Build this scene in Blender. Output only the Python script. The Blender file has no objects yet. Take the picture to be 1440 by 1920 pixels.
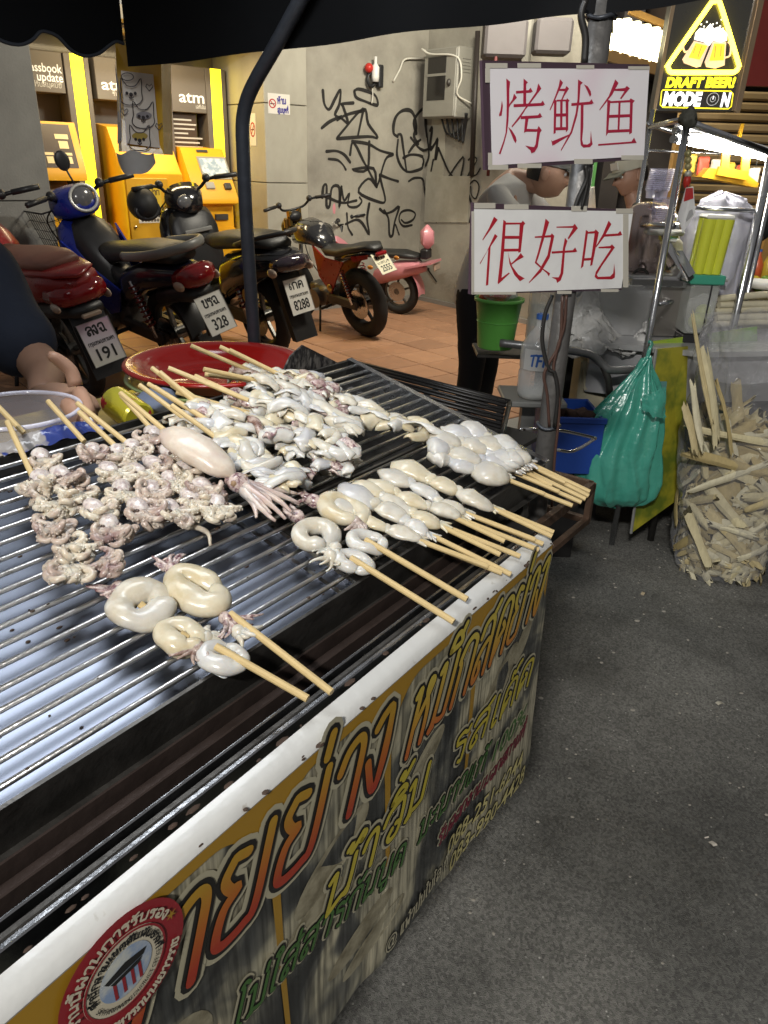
import bpy, bmesh, math, random
from mathutils import Vector as Vec, Matrix, noise as MN
random.seed(7)
PI=math.pi
# ------------------------------------------------------------------ camera
HC=1.40; FPX=1400.0; PITCH=math.radians(25.1); ROLL=math.radians(1.9)
sc=bpy.context.scene; COL=sc.collection
def _axes():
    cp,sp=math.cos(PITCH),math.sin(PITCH)
    fw=Vec((0,cp,-sp)); up=Vec((0,sp,cp)); rt=Vec((1,0,0)); c,s=math.cos(ROLL),math.sin(ROLL)
    return rt*c+up*s, up*c-rt*s, fw
RT,UP,FW=_axes(); EYE=Vec((0,0,HC))
cam=bpy.data.cameras.new('camera'); cam.sensor_fit='HORIZONTAL'; cam.sensor_width=36; cam.lens=36*FPX/1440; cam.clip_start=.02; cam.clip_end=400
camo=bpy.data.objects.new('camera',cam); COL.objects.link(camo); sc.camera=camo
_m=Matrix((RT,UP,-FW)).transposed().to_4x4(); _m.translation=EYE; camo.matrix_world=_m
# ------------------------------------------------------------------ world (night city glow) and view
wd=bpy.data.worlds.new('World'); sc.world=wd; wd.use_nodes=True
_bg=wd.node_tree.nodes['Background']; _bg.inputs[0].default_value=(.95,.93,.92,1); _bg.inputs[1].default_value=.16
sc.view_settings.view_transform='Standard'; sc.view_settings.look='None'; sc.view_settings.exposure=0.0; sc.view_settings.gamma=1
sc.cycles.use_denoising=True; sc.cycles.max_bounces=6; sc.cycles.transparent_max_bounces=12; sc.cycles.caustics_reflective=False; sc.cycles.caustics_refractive=False
sc.cycles.sample_clamp_indirect=6
def area(name,loc,target,size,power,col,sizey=None,spread=PI):
    l=bpy.data.lights.new(name,'AREA'); l.energy=power; l.color=col; l.size=size; l.spread=spread
    if sizey: l.shape='RECTANGLE'; l.size_y=sizey
    o=bpy.data.objects.new(name,l); COL.objects.link(o); o.location=loc
    o.rotation_euler=(Vec(target)-Vec(loc)).to_track_quat('-Z','Y').to_euler(); return o
# ------------------------------------------------------------------ projection helpers (pixel of the photograph -> point in the place)
def ray(x,y): return FW+RT*((x-720)/FPX)-UP*((y-960)/FPX)
def gz(x,y,z):
    d=ray(x,y); return EYE+d*((z-HC)/d.z)
def onp(x,y,P0,n):
    d=ray(x,y); return EYE+d*((P0-EYE).dot(n)/d.dot(n))
def aty(x,y,Y):
    d=ray(x,y); return EYE+d*(Y/d.y)
_a=math.radians(35.86); U=Vec((math.sin(_a),math.cos(_a),0)); V=Vec((-math.cos(_a),math.sin(_a),0)); Z=Vec((0,0,1))
C0=gz(1029,1007,.86)
def c3(u,v,z): 
    p=C0+U*u+V*v; return Vec((p.x,p.y,z))
TILT=.238; RN=(Z-V*TILT).normalized(); RP0=c3(0,.14,.90); RS=(V+Z*TILT).normalized()
def rk(x,y,h=0): return onp(x,y,RP0+RN*h,RN)
def rkuv(u,v,h=0): return c3(u,v,.90+(v-.14)*TILT)+RN*h
# ------------------------------------------------------------------ mesh builder
class MB:
    def __init__(s): s.v=[]; s.f=[]
    def add(s,vs,fs):
        o=len(s.v); s.v+=[Vec(p) for p in vs]; s.f+=[tuple(i+o for i in f) for f in fs]; return s
    def box(s,c,sz,ax=None,bev=0):
        c=Vec(c); X,Y,Zz=ax or (Vec((1,0,0)),Vec((0,1,0)),Vec((0,0,1)))
        hx,hy,hz=sz[0]/2,sz[1]/2,sz[2]/2
        if bev<=0:
            vs=[c+X*(hx*i)+Y*(hy*j)+Zz*(hz*k) for i in(-1,1) for j in(-1,1) for k in(-1,1)]
            return s.add(vs,[(0,1,3,2),(4,6,7,5),(0,4,5,1),(2,3,7,6),(0,2,6,4),(1,5,7,3)])
        b=min(bev,hx*.99,hy*.99,hz*.99); pts=[]
        for i in(-1,1):
            for j in(-1,1):
                for k in(-1,1):
                    pts+= [(hx*i,(hy-b)*j,(hz-b)*k),((hx-b)*i,hy*j,(hz-b)*k),((hx-b)*i,(hy-b)*j,hz*k)]
        bm=bmesh.new()
        for p in pts: bm.verts.new(p)
        r=bmesh.ops.convex_hull(bm,input=bm.verts); bm.verts.index_update()
        bm.verts.ensure_lookup_table()
        vs=[c+X*p.co.x+Y*p.co.y+Zz*p.co.z for p in bm.verts]; fs=[tuple(q.index for q in f.verts) for f in bm.faces]; bm.free()
        return s.add(vs,fs)
    def bar(s,a,b,w,h,up=Z,bev=0):
        a,b=Vec(a),Vec(b); d=(b-a); L=d.length; d=d/L; x=d.cross(Vec(up)); 
        if x.length<1e-4: x=d.cross(Vec((1,0,0)))
        x.normalize(); y=x.cross(d); return s.box((a+b)/2,(L,w,h),(d,x,y),bev)
    def tube(s,path,r,seg=10,closed=False,cap=True,flat=1.0,upv=None,rfun=None):
        P=[Vec(p) for p in path]; n=len(P); rr=r if isinstance(r,(list,tuple)) else [r]*n
        vs=[];fs=[]; prev=None
        for i in range(n):
            if closed: t=P[(i+1)%n]-P[i-1]
            else: t=P[min(i+1,n-1)]-P[max(i-1,0)]
            if t.length<1e-9: t=Vec((0,0,1))
            t.normalize()
            if prev is None:
                u0=Vec(upv) if upv else (Vec((0,0,1)) if abs(t.z)<.9 else Vec((1,0,0)))
            else: u0=prev
            y=u0-t*u0.dot(t)
            if y.length<1e-6: y=t.orthogonal()
            y.normalize(); prev=y; x=t.cross(y)
            for k in range(seg):
                a=2*PI*k/seg; R=rr[i]*(rfun(i/(n-1 if n>1 else 1),a) if rfun else 1)
                vs.append(P[i]+x*(R*math.cos(a))+y*(R*flat*math.sin(a)))
        m=n if closed else n-1
        for i in range(m):
            j=(i+1)%n
            for k in range(seg):
                l=(k+1)%seg; fs.append((i*seg+k,i*seg+l,j*seg+l,j*seg+k))
        if cap and not closed: fs.append(tuple(range(seg))[::-1]); fs.append(tuple((n-1)*seg+k for k in range(seg)))
        return s.add(vs,fs)
    def cyl(s,a,b,r,r2=None,seg=16,cap=True): return s.tube([a,b],[r,r if r2 is None else r2],seg,cap=cap)
    def ell(s,c,rad,ax=None,nu=14,nv=9):
        c=Vec(c); X,Y,Zz=ax or (Vec((1,0,0)),Vec((0,1,0)),Vec((0,0,1))); rx,ry,rz=rad if not isinstance(rad,(int,float)) else (rad,)*3
        vs=[c+Zz*rz];fs=[]
        for i in range(1,nv):
            t=PI*i/nv
            for k in range(nu):
                a=2*PI*k/nu; vs.append(c+X*(rx*math.sin(t)*math.cos(a))+Y*(ry*math.sin(t)*math.sin(a))+Zz*(rz*math.cos(t)))
        vs.append(c-Zz*rz); L=len(vs)-1
        for k in range(nu): fs.append((0,1+k,1+(k+1)%nu)); fs.append((L,1+(nv-2)*nu+(k+1)%nu,1+(nv-2)*nu+k))
        for i in range(nv-2):
            for k in range(nu):
                a=1+i*nu+k;b=1+i*nu+(k+1)%nu; fs.append((a,a+nu,b+nu,b))
        return s.add(vs,fs)
    def lathe(s,prof,c,axis=Z,seg=32,sx=1,sy=1):
        c=Vec(c); axis=Vec(axis).normalized(); x=axis.orthogonal().normalized() if abs(axis.z)<.999 else Vec((1,0,0)); y=axis.cross(x)
        vs=[];fs=[];n=len(prof)
        for r,h in prof:
            for k in range(seg):
                a=2*PI*k/seg; vs.append(c+axis*h+x*(r*sx*math.cos(a))+y*(r*sy*math.sin(a)))
        for i in range(n-1):
            for k in range(seg):
                l=(k+1)%seg; fs.append((i*seg+k,i*seg+l,(i+1)*seg+l,(i+1)*seg+k))
        return s.add(vs,fs)
    def prism(s,pts,n):   # closed outline (3-D, planar) extruded by vector n
        k=len(pts); n=Vec(n); a=[Vec(p) for p in pts]
        return s.add(a+[p+n for p in a],[tuple(range(k))[::-1],tuple(range(k,2*k))]+[(i,(i+1)%k,k+(i+1)%k,k+i) for i in range(k)])
    def face(s,pts): return s.add(pts,[tuple(range(len(pts)))])
    def grid(s,fn,nu,nv,closeu=False):
        vs=[fn(i/(nu if closeu else nu-1),j/(nv-1)) for j in range(nv) for i in range(nu)]
        fs=[]
        for j in range(nv-1):
            for i in range(nu if closeu else nu-1):
                k=(i+1)%nu; fs.append((j*nu+i,j*nu+k,(j+1)*nu+k,(j+1)*nu+i))
        return s.add(vs,fs)
    def ribbon(s,pts,w,n,taper=None,closed=False,caps=True):  # flat paint stroke in plane of normal n, pts 3-D
        P=[Vec(p) for p in pts]; m=len(P); n=Vec(n).normalized(); ws=w if isinstance(w,(list,tuple)) else [w]*m
        vs=[];fs=[]
        for i in range(m):
            t=(P[(i+1)%m]-P[i-1]) if closed else (P[min(i+1,m-1)]-P[max(i-1,0)])
            t.normalize(); x=t.cross(n); vs+=[P[i]-x*(ws[i]/2),P[i]+x*(ws[i]/2)]
        for i in range(m if closed else m-1):
            j=(i+1)%m; fs.append((2*i,2*i+1,2*j+1,2*j))
        s.add(vs,fs)
        if caps and not closed:
            for q,r in ((P[0],ws[0]),(P[-1],ws[-1])): s.disc(q+n*.0001,r/2,n,10)
        return s
    def disc(s,c,r,n,seg=20):
        n=Vec(n).normalized(); x=n.orthogonal().normalized(); y=n.cross(x); c=Vec(c)
        return s.face([c+x*(r*math.cos(2*PI*k/seg))+y*(r*math.sin(2*PI*k/seg)) for k in range(seg)])
    def jit(s,amp,freq,seed=0.0):
        for i,p in enumerate(s.v):
            q=p*freq+Vec((seed,seed*1.7,seed*.3)); s.v[i]=p+Vec(MN.noise_vector(q))*amp
        return s
    def mesh(s,name,smooth=False,off=None,fix=True):
        me=bpy.data.meshes.new(name); o=Vec(off) if off is not None else Vec((0,0,0))
        me.from_pydata([tuple(p-o) for p in s.v],[],s.f); me.update()
        if fix:
            bm=bmesh.new(); bm.from_mesh(me); bmesh.ops.recalc_face_normals(bm,faces=bm.faces); bm.to_mesh(me); bm.free()
        if smooth:
            me.polygons.foreach_set('use_smooth',[True]*len(me.polygons))
            if smooth=='auto': me.set_sharp_from_angle(angle=math.radians(38))
        return me
def crv(pts,n=8,closed=False):   # Catmull-Rom
    P=[Vec(p) for p in pts]; m=len(P); out=[]
    for i in range(m if closed else m-1):
        a=P[(i-1)%m] if closed or i>0 else P[0]*2-P[1]; b=P[i]; c=P[(i+1)%m]; d=P[(i+2)%m] if closed or i<m-2 else P[m-1]*2-P[m-2]
        for k in range(n):
            t=k/n; out.append(.5*((2*b)+(c-a)*t+(2*a-5*b+4*c-d)*t*t+(3*b-a-3*c+d)*t**3))
    if not closed: out.append(P[-1])
    return out
def link(name,me,mt,parent=None,loc=None):
    o=bpy.data.objects.new(name,me); COL.objects.link(o)
    if mt is not None and len(me.materials)==0: me.materials.append(mt)
    if parent is not None: o.parent=parent
    if loc is not None: o.location=loc
    return o
def tag(o,label,cat,group=None,kind=None):
    if label: o['label']=label
    if cat: o['category']=cat
    if group: o['group']=group
    if kind: o['kind']=kind
    return o
class T:
    """A thing: an Empty at its base; parts are given in world coordinates and stored relative to it."""
    def __init__(s,name,loc,label,cat,group=None):
        s.loc=Vec(loc); s.e=bpy.data.objects.new(name,None); COL.objects.link(s.e); s.e.location=s.loc; s.e.empty_display_size=.05; tag(s.e,label,cat,group)
    def add(s,name,mb,mt,smooth=False,sub=None,label=None,fix=True):
        o=link(name,mb.mesh(name,smooth,s.loc,fix),mt,sub or s.e)
        if label: o['label']=label
        return o
    def one(s,name,me,mt,loc,sub=None,rot=None):  # shared mesh placed at world loc
        o=link(name,me,mt,sub or s.e,Vec(loc)-s.loc)
        if rot is not None: o.rotation_euler=rot
        return o
def single(name,mb,mt,label,cat,smooth=False,group=None,kind=None):
    vs=mb.v; c=Vec((sum(p.x for p in vs)/len(vs),sum(p.y for p in vs)/len(vs),min(p.z for p in vs)))
    o=link(name,mb.mesh(name,smooth,c),mt,None,c); return tag(o,label,cat,group,kind)
def struct(name,mb,mt,smooth=False,fix=True):
    o=link(name,mb.mesh(name,smooth,None,fix),mt); o['kind']='structure'; return o
# ------------------------------------------------------------------ materials
_MC={}
def M(name,col,rough=.5,metal=0.,var=.12,scale=9.,bump=0.,bscale=60.,col2=None,mixlo=.4,mixhi=.6,emit=0.,ecol=None,sss=0.,coat=0.,trans=0.,alpha=1.,spec=.5,ior=1.45,detail=4.,rvar=.0,stretch=None):
    if name in _MC: return _MC[name]
    m=bpy.data.materials.new(name); m.use_nodes=True; nt=m.node_tree; N=nt.nodes; L=nt.links; b=N['Principled BSDF']; _MC[name]=m
    tc=N.new('ShaderNodeTexCoord'); co=tc.outputs['Object']
    if stretch:
        mp=N.new('ShaderNodeMapping'); mp.inputs['Scale'].default_value=stretch; L.new(co,mp.inputs[0]); co=mp.outputs[0]
    nz=N.new('ShaderNodeTexNoise'); nz.inputs['Scale'].default_value=scale; nz.inputs['Detail'].default_value=detail; nz.inputs['Roughness'].default_value=.6; L.new(co,nz.inputs['Vector'])
    c1=tuple(col)+(1,) 
    mx=N.new('ShaderNodeMix'); mx.data_type='RGBA'
    if col2 is None:
        mx.inputs['A'].default_value=tuple(min(1,c*(1-var)) for c in col)+(1,); mx.inputs['B'].default_value=tuple(min(1,c*(1+var)) for c in col)+(1,)
        L.new(nz.outputs['Fac'],mx.inputs['Factor'])
    else:
        rp=N.new('ShaderNodeMapRange'); rp.inputs['From Min'].default_value=mixlo; rp.inputs['From Max'].default_value=mixhi; L.new(nz.outputs['Fac'],rp.inputs['Value'])
        mx.inputs['A'].default_value=c1; mx.inputs['B'].default_value=tuple(col2)+(1,); L.new(rp.outputs[0],mx.inputs['Factor'])
    L.new(mx.outputs['Result'],b.inputs['Base Color'])
    b.inputs['Roughness'].default_value=rough; b.inputs['Metallic'].default_value=metal; b.inputs['Specular IOR Level'].default_value=spec; b.inputs['IOR'].default_value=ior
    if rvar:
        rr=N.new('ShaderNodeMapRange'); rr.inputs['To Min'].default_value=max(0,rough-rvar); rr.inputs['To Max'].default_value=min(1,rough+rvar); rr.inputs['From Min'].default_value=.3; rr.inputs['From Max'].default_value=.7
        L.new(nz.outputs['Fac'],rr.inputs['Value']); L.new(rr.outputs[0],b.inputs['Roughness'])
    if bump:
        n2=N.new('ShaderNodeTexNoise'); n2.inputs['Scale'].default_value=bscale; n2.inputs['Detail'].default_value=3; L.new(co,n2.inputs['Vector'])
        bp=N.new('ShaderNodeBump'); bp.inputs['Strength'].default_value=bump; bp.inputs['Distance'].default_value=.01; L.new(n2.outputs['Fac'],bp.inputs['Height']); L.new(bp.outputs[0],b.inputs['Normal'])
    if emit: b.inputs['Emission Color'].default_value=tuple(ecol or col)+(1,); b.inputs['Emission Strength'].default_value=emit
    if sss: b.inputs['Subsurface Weight'].default_value=sss; b.inputs['Subsurface Radius'].default_value=(1.,.75,.55); b.inputs['Subsurface Scale'].default_value=.006
    if coat: b.inputs['Coat Weight'].default_value=coat; b.inputs['Coat Roughness'].default_value=.08
    if trans: b.inputs['Transmission Weight'].default_value=trans
    if alpha<1: b.inputs['Alpha'].default_value=alpha
    return m
def film(name,col,alpha,rough=.08,emitless=True,bump=.5,bscale=25):   # thin clear plastic film / glass wall: part see-through, part glossy
    if name in _MC: return _MC[name]
    m=bpy.data.materials.new(name); m.use_nodes=True; nt=m.node_tree; N=nt.nodes; L=nt.links; b=N['Principled BSDF']; _MC[name]=m
    b.inputs['Base Color'].default_value=tuple(col)+(1,); b.inputs['Roughness'].default_value=rough; b.inputs['Specular IOR Level'].default_value=.8
    lw=N.new('ShaderNodeLayerWeight'); lw.inputs['Blend'].default_value=.35
    tc=N.new('ShaderNodeTexCoord'); nz=N.new('ShaderNodeTexNoise'); nz.inputs['Scale'].default_value=bscale; nz.inputs['Detail'].default_value=3; L.new(tc.outputs['Object'],nz.inputs['Vector'])
    bp=N.new('ShaderNodeBump'); bp.inputs['Strength'].default_value=bump; bp.inputs['Distance'].default_value=.02; L.new(nz.outputs['Fac'],bp.inputs['Height']); L.new(bp.outputs[0],b.inputs['Normal'])
    mr=N.new('ShaderNodeMapRange'); mr.inputs['To Min'].default_value=alpha; mr.inputs['To Max'].default_value=min(1,alpha+.45); L.new(lw.outputs['Facing'],mr.inputs['Value'])
    tr=N.new('ShaderNodeBsdfTransparent'); ms=N.new('ShaderNodeMixShader'); L.new(mr.outputs[0],ms.inputs[0]); L.new(tr.outputs[0],ms.inputs[1]); L.new(b.outputs[0],ms.inputs[2])
    L.new(ms.outputs[0],N['Material Output'].inputs['Surface']); return m
def gradmat(name,stops,axis='Z',lo=0.,hi=1.,rough=.4,coat=0.):   # a print that changes colour across the sheet (object coordinates)
    m=bpy.data.materials.new(name); m.use_nodes=True; nt=m.node_tree; N=nt.nodes; L=nt.links; b=N['Principled BSDF']
    tc=N.new('ShaderNodeTexCoord'); sp=N.new('ShaderNodeSeparateXYZ'); L.new(tc.outputs['Object'],sp.inputs[0])
    mr=N.new('ShaderNodeMapRange'); mr.inputs['From Min'].default_value=lo; mr.inputs['From Max'].default_value=hi; L.new(sp.outputs[axis],mr.inputs['Value'])
    cr=N.new('ShaderNodeValToRGB'); L.new(mr.outputs[0],cr.inputs[0]); e=cr.color_ramp.elements
    e[0].position=stops[0][0]; e[0].color=tuple(stops[0][1])+(1,); e[1].position=stops[-1][0]; e[1].color=tuple(stops[-1][1])+(1,)
    for p,c in stops[1:-1]: q=e.new(p); q.color=tuple(c)+(1,)
    L.new(cr.outputs[0],b.inputs['Base Color']); b.inputs['Roughness'].default_value=rough; b.inputs['Coat Weight'].default_value=coat; return m
steel=M('stainless_steel',(.55,.56,.58),.24,1,var=.06,bump=.04,bscale=120,rvar=.06)
chrome=M('chrome',(.75,.75,.75),.12,1,var=.04)
darksteel=M('dark_worn_steel',(.085,.08,.073),.42,.75,var=.5,scale=25,bump=.1,bscale=90,rvar=.12)
brownsteel=M('brown_greasy_steel',(.075,.055,.048),.34,.6,var=.5,scale=22,bump=.1)
blackpl=M('black_plastic',(.018,.018,.019),.42,0,var=.3,bump=.06,bscale=200)
blackgl=M('black_gloss_paint',(.010,.010,.012),.16,0,var=.2,coat=.6)
rubber=M('tyre_rubber',(.016,.015,.014),.75,0,var=.4,scale=30,bump=.2,bscale=120)
white_p=M('white_plate',(.72,.71,.66),.4,0,var=.08,scale=30)
inkblk=M('black_ink',(.012,.012,.012),.5,0,var=.1)
# ------------------------------------------------------------------ lettering: stroke font for Thai, plain font for Latin and digits
TH={
'ก':(.68,['.08,0 .08,.62 .0,.74 .14,.95 .36,1 .58,.88 .6,.7 .6,0']),
'ข':(.7,['.16,.78 .06,.9 .18,1 .26,.86 .16,.6 .12,.2 .2,.02 .46,.02 .58,.14 .58,1']),
'ค':(.68,['.08,0 .08,.6 .14,.9 .36,1 .56,.9 .6,.65 .6,0','.3,.62 .2,.5 .1,.4 .12,.15','.3,.62 .4,.52 .3,.42']),
'ง':(.5,['.04,.86 .16,.98 .3,.92 .3,.1 .2,.02 .0,.48','.3,.9 .34,.4 .3,.06']),
'จ':(.62,['.0,.72 .1,.94 .34,1 .54,.88 .56,.3 .48,.04 .3,.04 .22,.2 .3,.34','.56,.3 .4,.4']),
'ฉ':(.7,['.0,.72 .1,.94 .34,1 .54,.9 .56,.1','.22,.45 .22,.1 .34,.02 .56,.12 .66,0','.22,.45 .1,.42 .14,.3']),
'ช':(.72,['.16,.78 .06,.9 .18,1 .26,.86 .16,.6 .12,.2 .2,.02 .46,.02 .56,.16 .56,.8 .46,.92','.56,.8 .68,.98']),
'ด':(.68,['.3,.62 .4,.5 .26,.4 .1,.3 .08,.0','.08,.0 .06,.55 .14,.9 .36,1 .56,.9 .6,.65 .6,0','.08,.05 .28,.3']),
'ต':(.7,['.3,.6 .38,.48 .26,.4 .1,.3 .08,.0','.08,.0 .06,.55 .14,.92 .26,.98 .34,.88 .44,1 .58,.9 .62,.65 .62,0']),
'ถ':(.68,['.2,.1 .1,.0 .04,.12 .14,.3 .12,.55 .0,.72 .14,.95 .36,1 .58,.88 .6,.7 .6,0']),
'ท':(.7,['.0,.9 .12,1 .14,.8 .14,0','.14,.45 .34,.85 .48,.98 .58,.88 .6,.7 .6,0']),
'ธ':(.62,['.5,.98 .16,.98 .04,.8 .2,.66 .5,.6 .54,.4 .52,.1 .3,.0 .08,.1 .06,.4']),
'น':(.7,['.0,.92 .12,1 .14,.8 .14,.0','.14,.0 .42,.14 .56,.06 .58,.16','.5,.14 .58,.3 .58,1']),
'บ':(.68,['.0,.92 .12,1 .14,.8 .14,.12 .2,.02 .46,.02 .58,.12 .58,1']),
'ป':(.68,['.0,.92 .12,1 .14,.8 .14,.12 .2,.02 .46,.02 .58,.12 .58,1.45']),
'ผ':(.72,['.1,.8 .2,.92 .1,1 .04,.86 .08,.1 .14,.02 .34,.5 .52,.02 .6,.1 .6,1']),
'พ':(.76,['.0,.92 .12,1 .14,.8 .2,.02 .38,.6 .54,.02 .64,1']),
'ม':(.72,['.0,.92 .12,1 .16,.82 .16,.16 .06,.0 .2,.02','.16,.14 .4,.04 .56,.04 .6,.14 .6,1']),
'ย':(.66,['.1,.98 .02,.82 .12,.64 .22,.58 .08,.46 .06,.14 .18,.02 .42,.02 .54,.14 .54,1','.12,.98 .26,.92']),
'ร':(.5,['.04,.72 .02,.92 .2,.98 .36,.86 .44,.98','.04,.72 .3,.62 .38,.5 .38,.0 .26,.04']),
'ล':(.68,['.04,.78 .14,.96 .38,1 .56,.88 .6,.6 .6,0','.6,.58 .4,.6 .14,.46 .06,.18 .16,.02 .3,.14 .24,.3']),
'ว':(.52,['.02,.74 .1,.94 .28,1 .42,.88 .44,.6 .4,.12 .28,.02']),
'ส':(.72,['.04,.78 .14,.96 .38,1 .54,.88 .58,.6 .58,0','.58,.58 .4,.6 .14,.46 .06,.18 .16,.02 .3,.14 .24,.3','.46,1 .66,1.15']),
'ห':(.74,['.0,.92 .12,1 .14,.8 .14,0','.14,.4 .4,.68 .58,.92 .46,1 .42,.84 .56,.56 .6,.3 .6,0']),
'อ':(.62,['.22,.5 .1,.42 .08,.16 .2,.02 .42,.02 .54,.14 .56,.6 .48,.94 .26,1 .06,.88','.22,.5 .3,.4 .2,.3']),
'ๆ':(.6,['.0,.9 .3,1 .5,.8 .5,0']),
'ณ':(.86,['.1,.0 .2,.1 .1,.2 .04,.08 .08,.7 .26,1 .42,.85 .44,.1 .54,.02 .7,.1 .7,1']),
'ษ':(.72,['.0,.92 .12,1 .14,.8 .14,.12 .2,.02 .46,.02 .58,.12 .58,1','.4,.5 .56,.5 .72,.62']),
'ศ':(.72,['.08,0 .08,.6 .14,.9 .36,1 .5,.9 .56,.65 .56,0','.3,.6 .12,.4','.5,.94 .66,1.12']),
'ฝ':(.72,['.1,.8 .2,.92 .1,1 .04,.86 .08,.1 .14,.02 .34,.5 .52,.02 .6,.1 .6,1.4']),
'ฎ':(.7,['.08,0 .08,.62 .0,.74 .14,.95 .36,1 .58,.88 .6,.7 .6,-.3 .3,-.35']),
'า':(.46,['.02,.74 .1,.94 .26,1 .36,.88 .38,.6 .38,0']),
'ะ':(.4,['.06,.7 .16,.62 .3,.78','.06,.28 .16,.2 .3,.36']),
'เ':(.26,['.08,1 .08,.12 .14,.0 .22,.08']),
'แ':(.48,['.08,1 .08,.12 .14,.0 .2,.08','.3,1 .3,.12 .36,.0 .42,.08']),
'ไ':(.36,['.26,.0 .14,.12 .14,1.2 .04,1.4 .16,1.5 .3,1.38']),
'ใ':(.36,['.26,.0 .14,.12 .16,1.1 .28,1.3 .18,1.48 .04,1.36 .14,1.26']),
'โ':(.36,['.26,.0 .14,.12 .14,1.2 .3,1.36 .06,1.48']),
'ำ':(.5,['-.12,1.2 -.2,1.3 -.12,1.4 -.04,1.3 -.12,1.2','.04,.74 .12,.94 .28,1 .38,.88 .4,.6 .4,0']),
}
TUP={'ิ':['-.5,1.14 -.4,1.32 -.22,1.34 -.1,1.14 -.5,1.14'],'ี':['-.5,1.14 -.4,1.32 -.22,1.32 -.1,1.14 -.5,1.14','-.1,1.14 -.1,1.44'],'ึ':['-.5,1.14 -.4,1.32 -.22,1.32 -.1,1.14 -.5,1.14','-.14,1.3 -.06,1.4'],'ื':['-.5,1.14 -.4,1.32 -.22,1.32 -.1,1.14 -.5,1.14','-.2,1.24 -.2,1.44','-.1,1.14 -.1,1.44'],'ั':['-.42,1.34 -.34,1.2 -.2,1.2 -.06,1.4'],'็':['-.44,1.14 -.4,1.3 -.28,1.2 -.2,1.34 -.06,1.42']}
TON={'่':['-.2,1.16 -.18,1.42'],'้':['-.4,1.36 -.3,1.42 -.28,1.2 -.04,1.44'],'๊':['-.4,1.2 -.2,1.4 -.04,1.3'],'๋':['-.24,1.16 -.24,1.44','-.36,1.3 -.12,1.3'],'์':['-.24,1.16 -.32,1.26 -.2,1.3 -.14,1.2 -.02,1.46']}
TLO={'ุ':['-.24,-.14 -.12,-.16 -.12,-.36'],'ู':['-.36,-.14 -.3,-.34 -.12,-.34 -.1,-.14']}
def _pp(q): return [tuple(float(a) for a in p.split(',')) for p in q.split()]
def thai(s,gap=.1):
    out=[];x=0;up=False
    for ch in s:
        if ch==' ': x+=.4; up=False; continue
        if ch in TH:
            w,st=TH[ch]; out+=[[(x+a,b) for a,b in _pp(q)] for q in st]; x+=w+gap; up=(ch=='ำ') ; continue
        if ch in TUP: out+=[[(x-gap+a,b) for a,b in _pp(q)] for q in TUP[ch]]; up=True; continue
        if ch in TON: out+=[[(x-gap+a,b+(.34 if up else 0)) for a,b in _pp(q)] for q in TON[ch]]; continue
        if ch in TLO: out+=[[(x-gap+a,b) for a,b in _pp(q)] for q in TLO[ch]]; continue
    return out,x-gap
def smooth2(q,n=4): return [(p.x,p.y) for p in crv([(a,b,0) for a,b in q],n)] if len(q)>2 else q
class Frame2:
    """A flat sheet: 2-D coordinates -> place (origin, x axis, y axis, normal)."""
    def __init__(s,o,x,y,n=None):
        s.o=Vec(o);s.x=Vec(x);s.y=Vec(y);s.n=Vec(n).normalized() if n is not None else s.x.cross(s.y).normalized()
    def __call__(s,a,b,h=0): return s.o+s.x*a+s.y*b+s.n*h
def thai_mb(s,F,h,w,sx=1.,sh=0.,off=.001,fit=None,sm=4,mb=None):
    """Thai line on frame F: letter height h, stroke width w, x scale, shear; fit = line length."""
    st,L=thai(s); k=(fit/L) if fit else h*sx; mb=mb or MB()
    for i,q in enumerate(st):
        q=smooth2(q,sm); mb.ribbon([F(a*k+b*h*sh,b*h,off+.00012*(i%4)) for a,b in q],w,F.n)
    return mb
_TCACHE={}
def latin_mb(s,F,h,fit=None,off=.001,sh=0.,bold=0.,align='L',mb=None,depth=0):
    key=(s,bold)
    if key not in _TCACHE:
        cu=bpy.data.curves.new('t','FONT'); cu.body=s; cu.size=1; cu.offset=bold; cu.resolution_u=3
        o=bpy.data.objects.new('t',cu); COL.objects.link(o); dg=bpy.context.evaluated_depsgraph_get(); dg.update()
        me=bpy.data.meshes.new_from_object(o.evaluated_get(dg)); _TCACHE[key]=([tuple(v.co) for v in me.vertices],[tuple(p.vertices) for p in me.polygons])
        bpy.data.objects.remove(o); bpy.data.curves.remove(cu); bpy.data.meshes.remove(me)
    vs,fs=_TCACHE[key]; x0=min(v[0] for v in vs);x1=max(v[0] for v in vs); k=(fit/(x1-x0)) if fit else h/.7; ky=h/.7
    sx=-x0 if align=='L' else -(x0+x1)/2
    mb=mb or MB(); return mb.add([F((v[0]+sx)*k+v[1]*ky*sh,v[1]*ky,off) for v in vs],fs)
def pxframe(P0,n):   # pixel trace on a plane
    return lambda x,y,h=0: onp(x,y,P0,n)+n*h
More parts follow.
